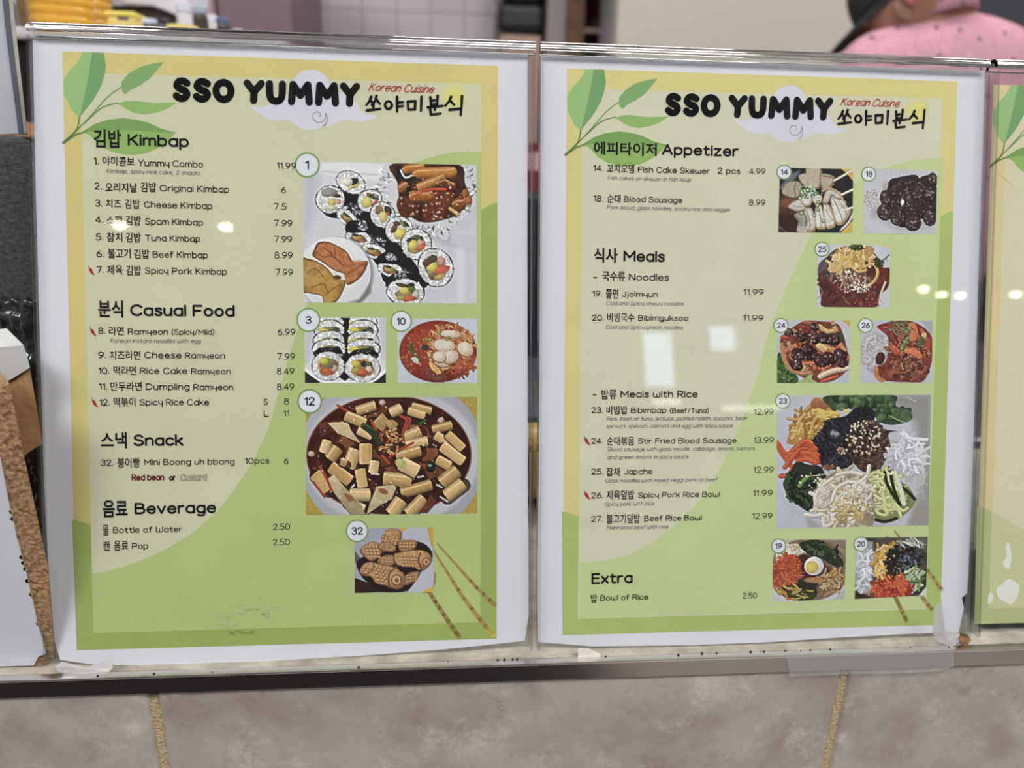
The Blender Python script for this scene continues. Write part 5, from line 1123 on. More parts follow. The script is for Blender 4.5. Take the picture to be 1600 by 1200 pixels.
section(L, [('스낵', 158, 198.8, 700.5, 25.5), ('Snack', 209, 287, 697, 18.3)], 'section_heading', **HB)
section(L, [('음료', 161, 200, 808.5, 27), ('Beverage', 210.7, 338, 803.5, 18)], 'section_heading', **HB)
section(L, [('1.', 146.5, 155, 257.5, 11.5), ('야미콤보', 160.5, 210.5, 258.6, 14.5), ('Yummy Combo', 215.6, 317.6, 259.8, 10.8),
    ('2.', 148, 159.5, 296, 11), ('오리지날', 165, 214.5, 300, 15), ('김밥', 220, 244.5, 300, 15.5), ('Original Kimbap', 250, 358.5, 299, 10.2),
    ('3.', 149, 160, 322.8, 11), ('치즈', 165.7, 190, 325, 14), ('김밥', 195.4, 219, 326, 15), ('Cheese Kimbap', 225.3, 332, 325, 10.5),
    ('4.', 149, 161.5, 348.6, 11), ('스팸', 167, 191, 351, 14.5), ('김밥', 197, 220.6, 352, 15), ('Spam Kimbap', 227, 317.6, 351, 10.3),
    ('5.', 150, 162, 375.6, 11), ('참치', 167, 191.6, 378, 15), ('김밥', 197, 220.6, 378.5, 15), ('Tuna Kimbap', 227, 313, 377, 10.3),
    ('6.', 151, 162.6, 402, 11), ('불고기', 169, 204.4, 403.5, 15.5), ('김밥', 209.6, 233.6, 404, 15), ('Beef Kimbap', 239, 325, 402.6, 10.3),
    ('7.', 151, 162.6, 427, 11), ('제육', 167.7, 192, 429, 15), ('김밥', 197.6, 221, 430, 15.5), ('Spicy Pork Kimbap', 227, 355, 428, 10.3)], 'item_lettering', **IT)
section(L, [('8.', 153.8, 165, 522, 10.5), ('라면', 170.6, 193.8, 524, 14), ('Ramyeon', 200, 263, 523, 10), ('(Spicy/Mild)', 268.5, 335.3, 523, 8.8),
    ('9.', 154, 166, 560, 10.5), ('치즈라면', 171.7, 219.7, 562, 14), ('Cheese', 225.7, 284, 560, 10.3), ('Ramyeon', 289.5, 351.7, 560.3, 9.6),
    ('10.', 154.4, 171, 584.5, 10.5), ('떡라면', 178, 212.7, 586, 14), ('Rice Cake', 219, 293, 584.5, 10.3), ('Ramyeon', 299, 360.7, 585, 9.6),
    ('11.', 155, 167.6, 609, 10.5), ('만두라면', 173, 222, 611, 14.5), ('Dumpling', 228, 296.5, 609.3, 10.3), ('Ramyeon', 302.5, 364.6, 609.6, 9.6),
    ('12.', 156, 171.7, 634, 10.5), ('떡볶이', 178, 212, 635.6, 15), ('Spicy Rice Cake', 218.5, 327, 633.6, 10)], 'item_lettering', **IT)
section(L, [('S', 412, 419, 632.7, 10), ('L', 412.5, 420, 651, 10)], 'size_lettering', **IT)
section(L, [('32.', 157.8, 177.6, 728, 10), ('붕어빵', 184, 219, 731, 16), ('Mini Boong uh bbang', 225.7, 366.8, 727, 9.7), ('10pcs', 383, 421, 725, 9.7)], 'item_lettering', **IT)
section(L, [('물', 161, 170.6, 836.6, 16.5), ('Bottle of Water', 177, 285.4, 833, 9.6), ('캔', 161.6, 172, 860, 14.5), ('음료', 178.5, 201, 860, 15.5), ('Pop', 206.6, 232, 858, 9.6)], 'item_lettering', **IT)
section(L, [('11.99', 433, 463, 263.8, 10.3), ('6', 439.5, 447, 302, 10.3), ('7.5', 428, 448, 327.7, 10.3), ('7.99', 428, 457, 353.8, 10.3), ('7.99', 428.3, 456.6, 378.6, 10.3), ('8.99', 428.7, 457.5, 403.8, 10.3), ('7.99', 430.5, 458, 430.3, 10.3)], 'price_lettering', **PR)
section(L, [('6.99', 434, 461.6, 523.8, 10.3), ('7.99', 433.4, 461, 562, 10.3), ('8.49', 432.7, 459.7, 585, 10.3), ('8.49', 432.7, 459.7, 609.3, 10.3), ('8', 444, 452, 632, 10), ('11', 443, 452, 651, 10)], 'price_lettering', **PR)
section(L, [('6', 444, 451, 725, 10), ('2.50', 427, 453.5, 828, 10), ('2.50', 426.5, 453, 852, 10)], 'price_lettering', **PR)
section(L, [('Kimbap, spicy rice cake, 2 snacks', 166.6, 313.5, 270.5, 6.8), ('Korean instant noodles with egg', 172, 314.6, 535.5, 6.8)], 'description_lettering', **DE)
mb = MB(); L.text(mb, 'Red bean', 206, 257, 751, 10, .028, 0, (96, 30, 36)); L.text(mb, 'or', 264.5, 275, 751, 10, .03); L.text(mb, 'Custard', 282, 323.6, 751, 10.4, .028, 0, (70, 68, 60), 13); L.text(mb, 'Custard', 282.7, 322.9, 750.3, 9, -.004, 0, (206, 202, 164), 15)
L.build(mb, 'flavour_lettering')
for p in ((143.6, 424), (146, 519), (148.6, 630)): L.chili(*p)
for nm, fn, lb, num, px, py, rr, h, x0, x1 in (('combo', photo_combo, 'printed photo of kimbap rows, fish breads and a foil cup of rice cakes', '1', 480, 258, 20, 14, 477, 483), ('rolls', photo_rolls, 'printed photo of two sliced kimbap rolls', '3', 482, 500, 19, 12, 477.5, 487), ('ramyeon', photo_ramyeon, 'printed photo of red ramyeon with rice cakes', '10', 627, 502, 17, 11.5, 620, 634), ('tteok', photo_tteok, 'printed photo of a wide plate of rice cakes in dark sauce', '12', 484, 627, 19.5, 13.5, 476, 492.5), ('fish', photo_fish, 'printed photo of small fish shaped breads', '32', 558, 829.5, 18, 12, 549.5, 567.5)):
    L.badge(L.photo(nm, fn, lb), num, px, py, rr, h, x0, x1)

# ---- right menu
u0, v0 = uv(1180, 1007)
r = sheet_root('menu_sheet', 'right menu sheet listing appetizer, meals and extra', u0, v0, 'menu sheets in clear stands')
Q = Sheet(r, u0, v0); QT = Sheet(r, u0, v0, SHEET_DX, SHEET_DY)
paper(Q, [(845, 87), (1200, 99), (1539, 111), (1531, 360), (1522, 660), (1513, 900), (1511, 926), (1503, 934), (1506, 950), (1498, 988), (1484, 988), (1407, 991), (1297, 997), (1206, 1003), (1081, 1008), (925, 1010), (841, 1003), (840, 880), (842, 740), (844, 400)])
QT.decor((193, 192, 168), (199, 187, 128), (156, 174, 106))  # paler copy of the left print: stronger light painted into the colours
mb = MB()
Q.poly(mb, [(1473, 247.5), (1448, 248), (1420, 252), (1395, 259), (1371, 266), (1333, 288), (1300, 322), (1267, 366), (1232, 440), (1201, 518), (1183, 590), (1160, 655), (1128, 728), (1095, 780), (1056, 820), (1020, 848), (980, 868), (936, 878), (906, 879), (905.5, 966), (1446, 950)], (179, 191, 138), 4)
Q.build(mb, 'printed_hill'); QT.sprig(); QT.header()
chopsticks(Q, [([(1398, 830), (1420, 858), (1450, 892), (1470, 920)], 3, 6.5, (160, 138, 84)), ([(1386, 838), (1410, 880), (1435, 925), (1456, 952)], 3, 7, (160, 138, 84)), ([(1398, 932), (1406, 948), (1416, 970)], 6, 7, (156, 138, 80))], 'two brown chopsticks and a spoon handle')
section(Q, [('에피타이저', 927.6, 1026, 241.5, 20.5), ('Appetizer', 1034, 1154, 242, 17.4)], 'section_heading', **HB)
section(Q, [('식사', 927.6, 965, 410.5, 23.5), ('Meals', 974, 1038.6, 408.8, 17.5)], 'section_heading', **HB)
section(Q, [('Extra', 924, 988.4, 912.4, 17)], 'section_heading', **HB)
section(Q, [('-', 927, 933, 438, 11), ('국수류', 940.6, 976.6, 439, 15), ('Noodles', 982.6, 1045, 438.4, 11)], 'subsection_heading', bold=.014)
section(Q, [('-', 926, 932, 621, 11), ('밥류', 939.4, 963.4, 624, 15.5), ('Meals with Rice', 969.4, 1090, 621.4, 11.2)], 'subsection_heading', bold=.014)
section(Q, [('14.', 927, 942.4, 267.6, 10), ('꼬치오뎅', 948, 991, 270, 14), ('Fish Cake Skewer', 996.6, 1109, 269.6, 9.6), ('2 pcs', 1121, 1156.4, 271.6, 9.8),
    ('18.', 927, 942.4, 315, 10), ('순대', 948.6, 969.4, 317, 13.5), ('Blood Sausage', 975, 1066, 315.6, 9.2)], 'item_lettering', **IT)
section(Q, [('19.', 925.4, 940.6, 463.4, 9.5), ('쫄면', 946.4, 966, 466.6, 15.5), ('Jjolmyun', 972, 1027.4, 464, 9), ('20.', 925, 943, 501, 9.5), ('비빔국수', 948.6, 991, 502.6, 13.5), ('Bibimguksoo', 997, 1075.4, 501, 8.9)], 'item_lettering', **IT)
section(Q, [('23.', 924, 942, 645.4, 9.5), ('비빔밥', 947.4, 980.4, 647.4, 13.5), ('Bibimbap', 985.6, 1041, 645.4, 8.9), ('(Beef/Tuna)', 1046.6, 1107, 645.4, 8),
    ('24.', 924, 942, 693.6, 9.5), ('순대볶음', 948, 991, 696, 14), ('Stir Fried Blood Sausage', 996.6, 1150.4, 693.4, 8.9), ('25.', 923.6, 942, 741.6, 9.5), ('잡채', 947, 968.6, 744.4, 14), ('Japche', 975, 1019.4, 741.4, 9),
    ('26.', 923.6, 942, 778.6, 9.5), ('제육덮밥', 947.4, 991, 780.6, 14.5), ('Spicy Pork Rice Bowl', 996.6, 1124.6, 778, 9), ('27.', 923.6, 941.6, 815.6, 9.5), ('불고기덮밥', 947.4, 1000, 818, 14.5), ('Beef Rice Bowl', 1006.4, 1096, 814.4, 8.9)], 'item_lettering', **IT)
section(Q, [('밥', 923, 933, 941.6, 13.5), ('Bowl of Rice', 938, 1012.6, 938.6, 9)], 'item_lettering', **IT)
section(Q, [('4.99', 1170, 1195.6, 272.4, 9.6), ('8.99', 1170, 1195.6, 321, 9.6), ('11.99', 1161.6, 1193, 461, 9.6), ('11.99', 1161, 1192.4, 501.4, 9.6), ('12.99', 1177.6, 1208.6, 648, 9.6), ('13.99', 1177.6, 1208.6, 692.4, 9.6), ('12.99', 1177, 1208.6, 739, 9.6), ('11.99', 1176, 1207, 775.4, 9.6), ('12.99', 1175, 1206.4, 811, 9.6), ('2.50', 1160, 1182.4, 935, 9)], 'price_lettering', **PR)
section(Q, [('Fish cakes on skewer in fish soup', 949, 1079.6, 281, 6.2), ('Pork blood, glass noodles, sticky rice and veggie', 947.6, 1140, 327, 6.2), ('Cold and Spicy chewy noodles', 946.6, 1068.4, 476.6, 6.2), ('Cold and Spicy wheat noodles', 946.4, 1067, 514, 6.2),
    ('Rice, beef or tuna, lettuce, pickled radish, zucchini, bean', 947.4, 1168, 657.2, 6.2), ('sprouts, spinach, carrots and egg with spicy sauce', 947, 1145, 669, 6.2), ('Blood sausage with glass noodle, cabbage, onions, carrots', 949, 1180, 705.2, 6.2), ('and green onions in spicy sauce', 949, 1076, 717.4, 6.2), ('Glass noodles with mixed veggi pork or beef', 945.4, 1122, 754, 6.2), ('Spicy pork with rice', 945, 1022, 790.6, 6.2), ('Marinated beef with rice', 947.6, 1044, 827.4, 6.2)], 'description_lettering', **DE)
for p in ((917.6, 689.5), (917.6, 774.5)): Q.chili(*p)
for nm, fn, lb, num, px, py, rr, h, x0, x1 in (('fishcake', photo_fishcake, 'printed photo of folded fish cakes on skewers', '14', 1225, 269, 12, 9, 1219.5, 1231), ('sausage', photo_sausage, 'printed photo of sliced dark sausage with salt', '18', 1357, 272, 12, 9, 1352, 1363), ('japchae', photo_japchae, 'printed photo of dark noodles under egg strips', '25', 1284, 389.5, 12, 9, 1277.8, 1291), ('stirfry', photo_stirfry, 'printed photo of stir fried dark sausage with lettuce', '24', 1220, 508.5, 12, 9, 1213.6, 1227), ('porkrice', photo_porkrice, 'printed photo of rice beside spicy pork', '26', 1352, 508.5, 12, 9, 1345.6, 1358.6), ('bibimbap', photo_bibimbap, 'printed photo of a large bowl of vegetables, seaweed and beef', '23', 1223, 626.5, 12.3, 9, 1216.8, 1229.6), ('jjolmyeon', photo_jjolmyeon, 'printed photo of noodles with carrot and half an egg', '19', 1216.3, 853, 12, 8.6, 1210.6, 1221.6), ('bibimguksu', photo_bibimguksu, 'printed photo of noodles with seaweed, egg and carrot strips', '20', 1345, 850, 12, 8.6, 1339, 1351.4)):
    Q.badge(Q.photo(nm, fn, lb), num, px, py, rr, h, x0, x1)

# ---- third menu, cut by the frame: the same print on a sheet trimmed to its colour
ux = uv(1553, 113)[0]-uv(97, 80)[0]
u0, v0 = uv(97, 80)[0]+ux+.095, uv(120, 1016)[1]
r = sheet_root('menu_sheet', 'third menu sheet at the right edge, pale yellow with scraped white patches', u0, v0, 'menu sheets in clear stands')
T3 = Sheet(r, u0, v0, ux, 0)
paper(T3, [(97, 80), (778, 103), (776, 998), (120, 1016)])
T3.decor((198, 192, 164), (201, 186, 140), (166, 172, 122)); T3.sprig()
mb = MB(); T3.poly(mb, [(141, 822), (200, 850), (300, 860), (500, 700), (700, 420), (752, 328), (750.5, 972), (146, 989)], (182, 186, 142), 4); T3.build(mb, 'printed_hill')
T3.header()
T3b = Sheet(r, u0, v0); mb = MB()
for pts in ([(1571, 852), (1577, 850), (1580, 868), (1578, 884), (1574, 890), (1566, 880), (1572, 870)], [(1557, 920), (1566, 912), (1575, 904), (1584, 908), (1592, 915), (1590, 930), (1580, 944), (1570, 940), (1560, 934)], [(1544, 930), (1550, 926), (1552, 936), (1544, 944)]):
    T3b.poly(mb, pts, (208, 208, 204), 9, 3)
T3b.build(mb, 'scraped_patch', 'scraped white patches')
mb = MB(); T3b.stroke(mb, [(1557, 270), (1572, 280), (1586, 294)], 1.4, (206, 196, 150), 9, 2); T3b.build(mb, 'scratch')

# ---------------------------------------------------------------- clear slanted stands that hold the sheets
m_acr = clear('clear_acrylic', (.965, .975, .975), 1.49, .012)
m_edge = clear('acrylic_edge', (.86, .88, .88), 1.6, .05, .10)
m_bend = bpy.data.materials.new('solid_acrylic'); m_bend.use_nodes = True; _p = m_bend.node_tree.nodes['Principled BSDF']
_p.inputs['Base Color'].default_value = (.96, .97, .97, 1); _p.inputs['Transmission Weight'].default_value = 1; _p.inputs['IOR'].default_value = 1.49; _p.inputs['Roughness'].default_value = .03
def stand(x0, x1, label, right_edge=True):
    """x0, x1: plane coordinates of the two sides"""
    ut, vt = uv(836, 67); vb = uv(835, 1017)[1]
    uc = (x0+x1)/2; root = thing('menu_stand', label, 'menu stand', wpt(uc, vb)+Vector((0, 0, .0017)), 'clear slanted menu stands', (TILT, 0, 0))
    h = vb-vt; a, c = x0-uc, x1-uc
    fy, th, by = -.0022, .0018, .0022          # front face, sheet thickness, rear plate
    b = MB(); b.box(a+.0015, c-.0015, fy-th, fy, .0, h-.006); b.build('front_plate', m_acr, root, local=True)
    b = MB(); b.box(a+.0015, c-.0015, by, by+th, 0, h-.006); b.build('rear_plate', m_acr, root, local=True)
    # folded top: half round bend joining both plates
    prof = []; R = (by+th-fy+th)/2; cy = (by+th+fy-th)/2
    for k in range(17): t = math.pi*k/16; prof.append((cy-R*math.cos(t), h-.006+R*1.15*math.sin(t)))
    for k in range(16, -1, -1): t = math.pi*k/16; prof.append((cy-(R-th)*math.cos(t), h-.006+(R-th)*1.15*math.sin(t)))
    b = MB(); b.prism([Vector((a, y, z)) for y, z in prof], (c-a, 0, 0)); o = b.build('top_bend', m_bend, root, local=True)
    for x in (a, c-.0012):
        b = MB(); b.box(x, x+.0012, fy-th, by+th, .0, h-.008); b.build('side_edge', m_edge, root, local=True, bevel=.0003)
    # foot: the plate folds back and lies flat on the ledge, with a prop up to the back
    cs, sn = math.cos(-TILT), math.sin(-TILT)
    def loc(y, z): return (y*cs-(z)*sn, y*sn+z*cs)
    b = MB(); P = [loc(.0055, -.001), loc(.085, -.001), loc(.085, .0008), loc(.0055, .0008)]
    b.prism([Vector((a+.01, y, z)) for y, z in P], (c-a-.02, 0, 0)); b.build('foot_plate', m_acr, root, local=True)
    P = [loc(.083, .0009), loc(.085, .0009), loc(.0555, .165), loc(.0535, .165)]
    b = MB(); b.prism([Vector((a+.01, y, z)) for y, z in P], (c-a-.02, 0, 0)); b.build('rear_prop', m_acr, root, local=True)
    return root
stand(uv(49, 50)[0], uv(835.5, 67)[0], 'clear acrylic stand holding the left menu sheet')
stand(uv(843.5, 70)[0], uv(1538, 98)[0], 'clear acrylic stand holding the right menu sheet')
x3 = uv(1549, 100)[0]; stand(x3, x3+.2165, 'clear acrylic stand at the right edge holding the third menu sheet')
# ---------------------------------------------------------------- things on the ledge, left of the menus
def slab(mb, pts, Y, depth, mi=0, side=None, skew=0): mb.prism([Vector((q.x, q.y, max(q.z, LEDGE_Z))) for q in (at(x, y, Y) for x, y in pts)], (skew*depth, depth, 0), mi, side)
def chipboard():
    return mat('raw_chipboard', (150, 122, 88), .95, noise=(520, (96, 72, 48), 6, .44, .66), bump=(420, 1.0))
m_chip = chipboard()
m_lam = mat('white_laminate', (182, 184, 194), .35)
m_ends = mat('sawn_plywood', (160, 128, 90), .9, noise=(70, (118, 88, 56), 6, .35, .65), bump=(120, .6))
YB = atz(30, 1043, LEDGE_Z).y
t = thing('laminate_board', 'white laminate board leaning left of the menus, broken chipboard edge showing', 'board', at(30, 1043, YB))
b = MB(); slab(b, [(-70, 716), (0, 716), (6, 748), (12, 780), (17, 800), (20, 812), (25, 838), (30, 856), (34, 872), (38, 884), (43, 905), (48, 930), (53, 950), (58, 975), (66, 1000), (72, 1021), (60, 1026), (52, 1040), (-70, 1044)], YB, .004)
b.build('laminate_face', m_lam, t)
b = MB(); slab(b, [(-40, 616), (0, 606), (15, 599), (26, 655), (37, 710), (48, 760), (62, 825), (75, 886), (80, 950), (84, 1005), (84, 1030), (66, 1043), (50, 1043), (52, 1037), (60, 1026), (72, 1021), (66, 1000), (53, 950), (38, 884), (25, 838), (17, 800), (8, 760), (0, 716), (-40, 716)], YB+.0006, .016, skew=-.8)
for x, y in ((18, 800), (20, 811), (34, 871), (37, 880), (40, 889), (43, 908), (49, 929), (60, 975)):
    b.lathe([(.0002, .0012), (.0009, .0006), (.0011, 0)], tuple(at(x, y, YB)), n=7, axis='y')
b.build('chipboard_edge', m_chip, t)

t = thing('plywood_block', 'sawn plywood block with white top wedged behind the laminate board', 'block', (at(20, 640, YB+.03).x, YB+.03, LEDGE_Z))
b = MB(); slab(b, [(-60, 625), (15, 600), (47, 578), (58, 640), (66, 694), (55, 700), (38, 712), (35, 1100), (-60, 1100)], YB+.022, .03, skew=-.8); b.build('sawn_face', m_ends, t)
b = MB(); slab(b, [(-60, 545), (0, 543), (37, 539.5), (47, 574), (22, 590), (0, 602), (-60, 625)], YB+.021, .03, skew=-.8); b.build('white_top', mat('white_melamine', (176, 178, 178), .5), t)

# black crinkled bag over a black box
YS = YB+.07
t = thing('black_box', 'black speckled box standing behind the plywood block, left of the menus', 'box', (at(10, 400, YS).x, YS, LEDGE_Z))
p0, p1 = at(53, 212, YS), at(-60, 212, YS)
zt = at(20, 211, YS).z
b = MB(); b.prism([Vector((p1.x, YS, LEDGE_Z)), Vector((p0.x, YS, LEDGE_Z)), Vector((p0.x, YS, zt-.004)), Vector((p0.x-.005, YS, zt)), Vector((p1.x, YS, zt))], (-.075, .1, 0)); b.build('body', mat('black_speckle', (66, 67, 68), .7, noise=(420, (44, 44, 46), 3, .35, .65), bump=(500, .5)), t, bevel=.003, seg=3)
b = MB(); b.prism([Vector((p0.x+.0002, YS+.001, LEDGE_Z)), Vector((p0.x+.0022, YS+.001, LEDGE_Z)), Vector((p0.x+.0022, YS+.001, zt-.006)), Vector((p0.x+.0002, YS+.001, zt-.004))], (-.06, .08, 0)); b.build('side_panel', mat('navy_side', (48, 52, 64), .5), t)
def crumpled(x0, x1, z0, z1, y, amp, nx, nz, seed, tilt=0, edge=0):
    b = MB(); rr = random.Random(seed); V = []
    X, Z = np.meshgrid(np.linspace(x0, x1, nx), np.linspace(z0, z1, nz))
    f1 = 42/1; D = np.abs(fbm(X*95+9, Z*150, seed)-.5)*1.6+np.abs(fbm(X*260, Z*240, seed+3)-.5)*.8
    for j in range(nz):
        for i in range(nx): V.append((X[j, i], y-amp*D[j, i]+tilt*(j/(nz-1)), Z[j, i]+edge*math.sin(i*.7)*.003*(j/(nz-1))))
    Fc = [(j*nx+i, j*nx+i+1, (j+1)*nx+i+1, (j+1)*nx+i) for j in range(nz-1) for i in range(nx-1)]
    n = len(V); V2 = [(a, c+.004, d) for a, c, d in V]; Fc2 = [tuple(reversed([q+n for q in f])) for f in Fc]
    ring = [i for i in range(nx)]+[j*nx+nx-1 for j in range(1, nz)]+[(nz-1)*nx+i for i in range(nx-2, -1, -1)]+[j*nx for j in range(nz-2, 0, -1)]
    Fr = [(ring[k], ring[(k+1) % len(ring)], ring[(k+1) % len(ring)]+n, ring[k]+n) for k in range(len(ring))]
    b.add(V+V2, Fc+Fc2+Fr); return b
bag = mat('black_polythene', (40, 40, 44), .22, spec=.7)
pz0, pz1 = LEDGE_Z, at(30, 474, YS-.012).z
o = crumpled(at(-60, 500, YS-.012).x, at(78, 500, YS-.012).x, pz0, pz1, YS-.006, .007, 60, 90, 3, .004, .25).build('plastic_bag', bag, smooth=True)
tag(o, 'crinkled black plastic bag in front of the speckled box, above the plywood block', 'bag')

# panel with a dark rim at the top left
YD = .015
t = thing('display_panel', 'pale grey panel with dark slanted rim standing at the top left', 'panel', (at(-5, 212, .06).x, YS+.02, at(10, 211, YS).z))
b = MB(); slab(b, [(-70, -60), (-2, -60), (8, 40), (29, 209), (-70, 211)], YS+.02, .005); b.build('face', mat('pale_grey_face', (172, 176, 186), .45), t)
b = MB(); slab(b, [(-1.5, -60), (7, -60), (16, 40), (36, 211), (29.5, 210), (8.5, 40)], YS+.0185, .004); b.build('rim', mat('slate_rim', (84, 90, 102), .4), t)
b = MB(); slab(b, [(7.2, -60), (9.5, -60), (19, 40), (37.5, 205), (36.2, 211), (16.2, 40)], YS+.019, .0025); b.build('rim_strip', mat('pale_strip', (186, 186, 176), .4), t)

# crumpled clear tape on the stand's corner, strip of clear tape over the metal edge
m_tape = clear('clear_tape', (.95, .96, .96), 1.35, .12, .02, .12)
YT = -.0045
def wavy(pts, Y, amp, name, label, cat, m, seed):
    P = [at(x, y, Y) for x, y in pts]; b = MB(); rr = random.Random(seed)
    n = len(P); c = sum(P, Vector())/n; V = [c]+P
    V = [v+Vector((0, rr.uniform(-amp, amp), 0)) for v in V]; k = len(V); V += [v+Vector((0, .0003, 0)) for v in V]
    Fc = [(0, 1+i, 1+(i+1) % n) for i in range(n)]+[(k, k+1+(i+1) % n, k+1+i) for i in range(n)]+[(1+i, k+1+i, k+1+(i+1) % n, 1+(i+1) % n) for i in range(n)]
    b.add(V, Fc); return tag(b.build(name, m), label, cat)
wavy([(88, 1040), (96, 1034), (110, 1040), (130, 1046), (150, 1044), (160, 1040), (168, 1036), (172, 1029), (177, 1042), (170, 1050), (150, 1051), (128, 1051), (104, 1050), (92, 1048)], YT, .001, 'tape_scrap', 'crumpled scrap of clear tape at the left stand corner', 'tape', clear('milky_tape', (.95, .95, .96), 1.35, .2, .03, .45), 4)
wavy([(903, 1014), (920, 1015), (938, 1023), (940, 1031), (922, 1032), (903, 1032)], YT, .0005, 'tape_scrap', 'torn white tape scrap on the ledge under the right menu', 'tape', mat('white_tape', (205, 202, 196), .5), 5)
wavy([(1459, 950), (1470, 935), (1466, 985), (1480, 1000), (1500, 990), (1503, 1003), (1486, 1009), (1466, 1003), (1458, 990)], YT, .0012, 'tape_scrap', 'crumpled scrap of clear tape at the torn corner of the right menu sheet', 'tape', clear('milky_tape_b', (.95, .95, .96), 1.35, .2, .03, .3), 9)
b = MB(); ya = FY-.0007
P = [at(1228, 1021, ya), at(1300, 1018, ya), at(1488, 1012, ya), at(1491, 1041, ya), at(1470, 1049, ya), at(1400, 1052, ya), at(1330, 1053, ya), at(1234, 1057, ya)]
b.prism(P, (0, .00012, 0)); tag(b.build('clear_tape', m_tape), 'strip of clear tape stuck over the metal edge strip below the right menu', 'tape')
# crumbs on the ledge
b = MB(); rr = random.Random(5)
for x, y in ((150, 1054), (238, 1052), (777, 1016), (787, 1013), (800, 1016), (806, 1009), (870, 1014), (944, 1012), (1093, 1008), (1115, 1006), (1165, 1000), (1182, 1003), (1218, 998), (1244, 1000), (1258, 999), (1290, 1000), (1395, 1000), (1420, 1003), (1483, 1006), (1060, 1018), (1193, 1012), (700, 1022), (560, 1040), (330, 1048), (1490, 1003), (1500, 999)):
    q = atz(x, y+5, LEDGE_Z); q.y = max(FY+.001, min(q.y, -.0045)); s = rr.uniform(.0003, .0007)
    b.lathe([(s*.5, 0), (s, s*.6), (s*.4, s*1.2)], (q.x, q.y, LEDGE_Z-.0003), n=7)
tag(b.build('crumbs', mat('dark_crumb', (46, 38, 32), .9)), 'dark crumbs scattered along the ledge below the menu stands', 'crumbs', kind='stuff')
b = MB(); slab(b, [(1498, 998), (1503, 990), (1512, 992), (1518, 1000), (1512, 1009), (1504, 1007)], -.0042, .0012)
tag(b.build('paper_scrap', mat('brown_scrap', (150, 112, 70), .9, noise=(300, (70, 56, 40), 3, .4, .6))), 'small brown torn scrap in the gap beside the right stand', 'scrap')
# roll of yellow tape behind the two stands
yr = .165; c0 = at(834, 908, yr); rad = .026
q = Vector((c0.x, yr, LEDGE_Z+rad))
t = thing('tape_roll', 'yellow tape roll lying on its edge behind the gap between stands', 'tape', (q.x, q.y, LEDGE_Z))
b = MB(); b.lathe([(rad, -.012), (rad, .012), (.018, .012), (.018, -.012), (rad, -.012)], tuple(q), axis='x', close=False, n=36); b.build('tape', mat('yellow_tape', (190, 156, 70), .35), t, smooth=False)
b = MB(); b.lathe([(.0179, -.0125), (.0179, .0125), (.0165, .0125), (.0165, -.0125), (.0179, -.0125)], tuple(q), axis='x', close=False, n=36); b.build('core', mat('card_core', (150, 120, 84), .9), t)
# ---------------------------------------------------------------- kitchen behind the menus
m_steel = mat('kitchen_steel', (150, 150, 154), .3, metal=.85, k=1.0)
m_black = mat('black_plastic', (30, 30, 34), .35)
# steel work counter
t = thing('work_counter', 'long steel work counter behind the menu stands', 'counter', (.2, .75, 0))
XC = at(440, 70, .62).x+.01
b = MB(); b.box(XC, 1.6, .5, 1.0, .86, .9); b.build('top', m_steel, t, bevel=.004)
b = MB(); b.box(XC+.01, 1.59, .52, .98, .1, .859); b.build('cabinet', mat('steel_front', (96, 94, 96), .4, metal=.5), t)
for x in (XC+.05, 1.5):
    for y in (.56, .92): b = MB(); b.box(x, x+.04, y, y+.04, 0, .0999); b.build('foot', m_black, t)
# dark cabinet with a pale shelf on the left
Zs = at(66, 43, .62).z; xl, xr = at(-90, 40, .7).x, at(440, 70, .62).x
t = thing('shelf_cabinet', 'dark cabinet with pale shelf top behind the left menu', 'cabinet', ((xl+xr)/2, .9, 0))
b = MB(); b.box(xl, xr, .63, 1.15, 0, Zs-.012); b.build('carcass', mat('dark_brown_laminate', (24, 18, 18), .6, spec=.2), t)
b = MB(); b.box(xl, xr, .62, 1.16, Zs-.0119, Zs); b.build('shelf_top', mat('pale_shelf', (186, 184, 188), .4), t, bevel=.003)
a0, a1 = at(30, 205, .628), at(70, 190, .628)
b = MB(); b.box(xl, xr, .619, .6295, at(40, 213, .62).z, at(40, 191, .62).z); b.build('wood_rail', mat('pine_rail', (190, 140, 92), .6, noise=(24, (160, 110, 66), 5, .35, .65)), t)
b = MB(); b.box(xl, xr, .6195, .6295, at(40, 790, .62).z, at(40, 752, .62).z); b.build('lower_rail', mat('dull_gold_rail', (96, 78, 44), .5), t)

# stacks of ribbed bowls: every bowl of a stack is a bowl
def bowl_mb(r, h):
    b = MB(); b.lathe([(r*.62, 0), (r*.66, .001), (r*.93, h*.62), (r*1.0, h*.72), (r*1.02, h*.86), (r*1.0, h), (r*.96, h), (r*.9, h*.62), (r*.6, .003)], (0, 0, 0), n=36, ribs=36, amp=.006); return b
def stack(px, Y, r_px, n, colr, lab, grp, pitch_px=11.5):
    d = math.hypot(Y-CAM[1], 0); pz = pitch_px/F*d; r = r_px/F*d*1.05
    x = at(px, 30, Y).x; h = pz*2.6
    m = mat('bowl_'+grp.split()[0], colr, .28, spec=.6); first = bowl_mb(r, h).build('ribbed_bowl', m, smooth=True, local=True)
    names = ['lowest', 'second', 'third', 'fourth', 'fifth', 'sixth', 'seventh', 'eighth', 'ninth', 'topmost']
    for k in range(n):
        o = first if k == 0 else first.copy()
        if k: COL.objects.link(o)
        o.location = (x, Y, Zs+.0005+k*pz)
        tag(o, lab % ('topmost' if k == n-1 else names[k]), 'bowl', grp)
stack(98, .745, 37, 7, (206, 156, 44), '%s ribbed yellow bowl in the front stack on the shelf', 'yellow bowls in the front stack')
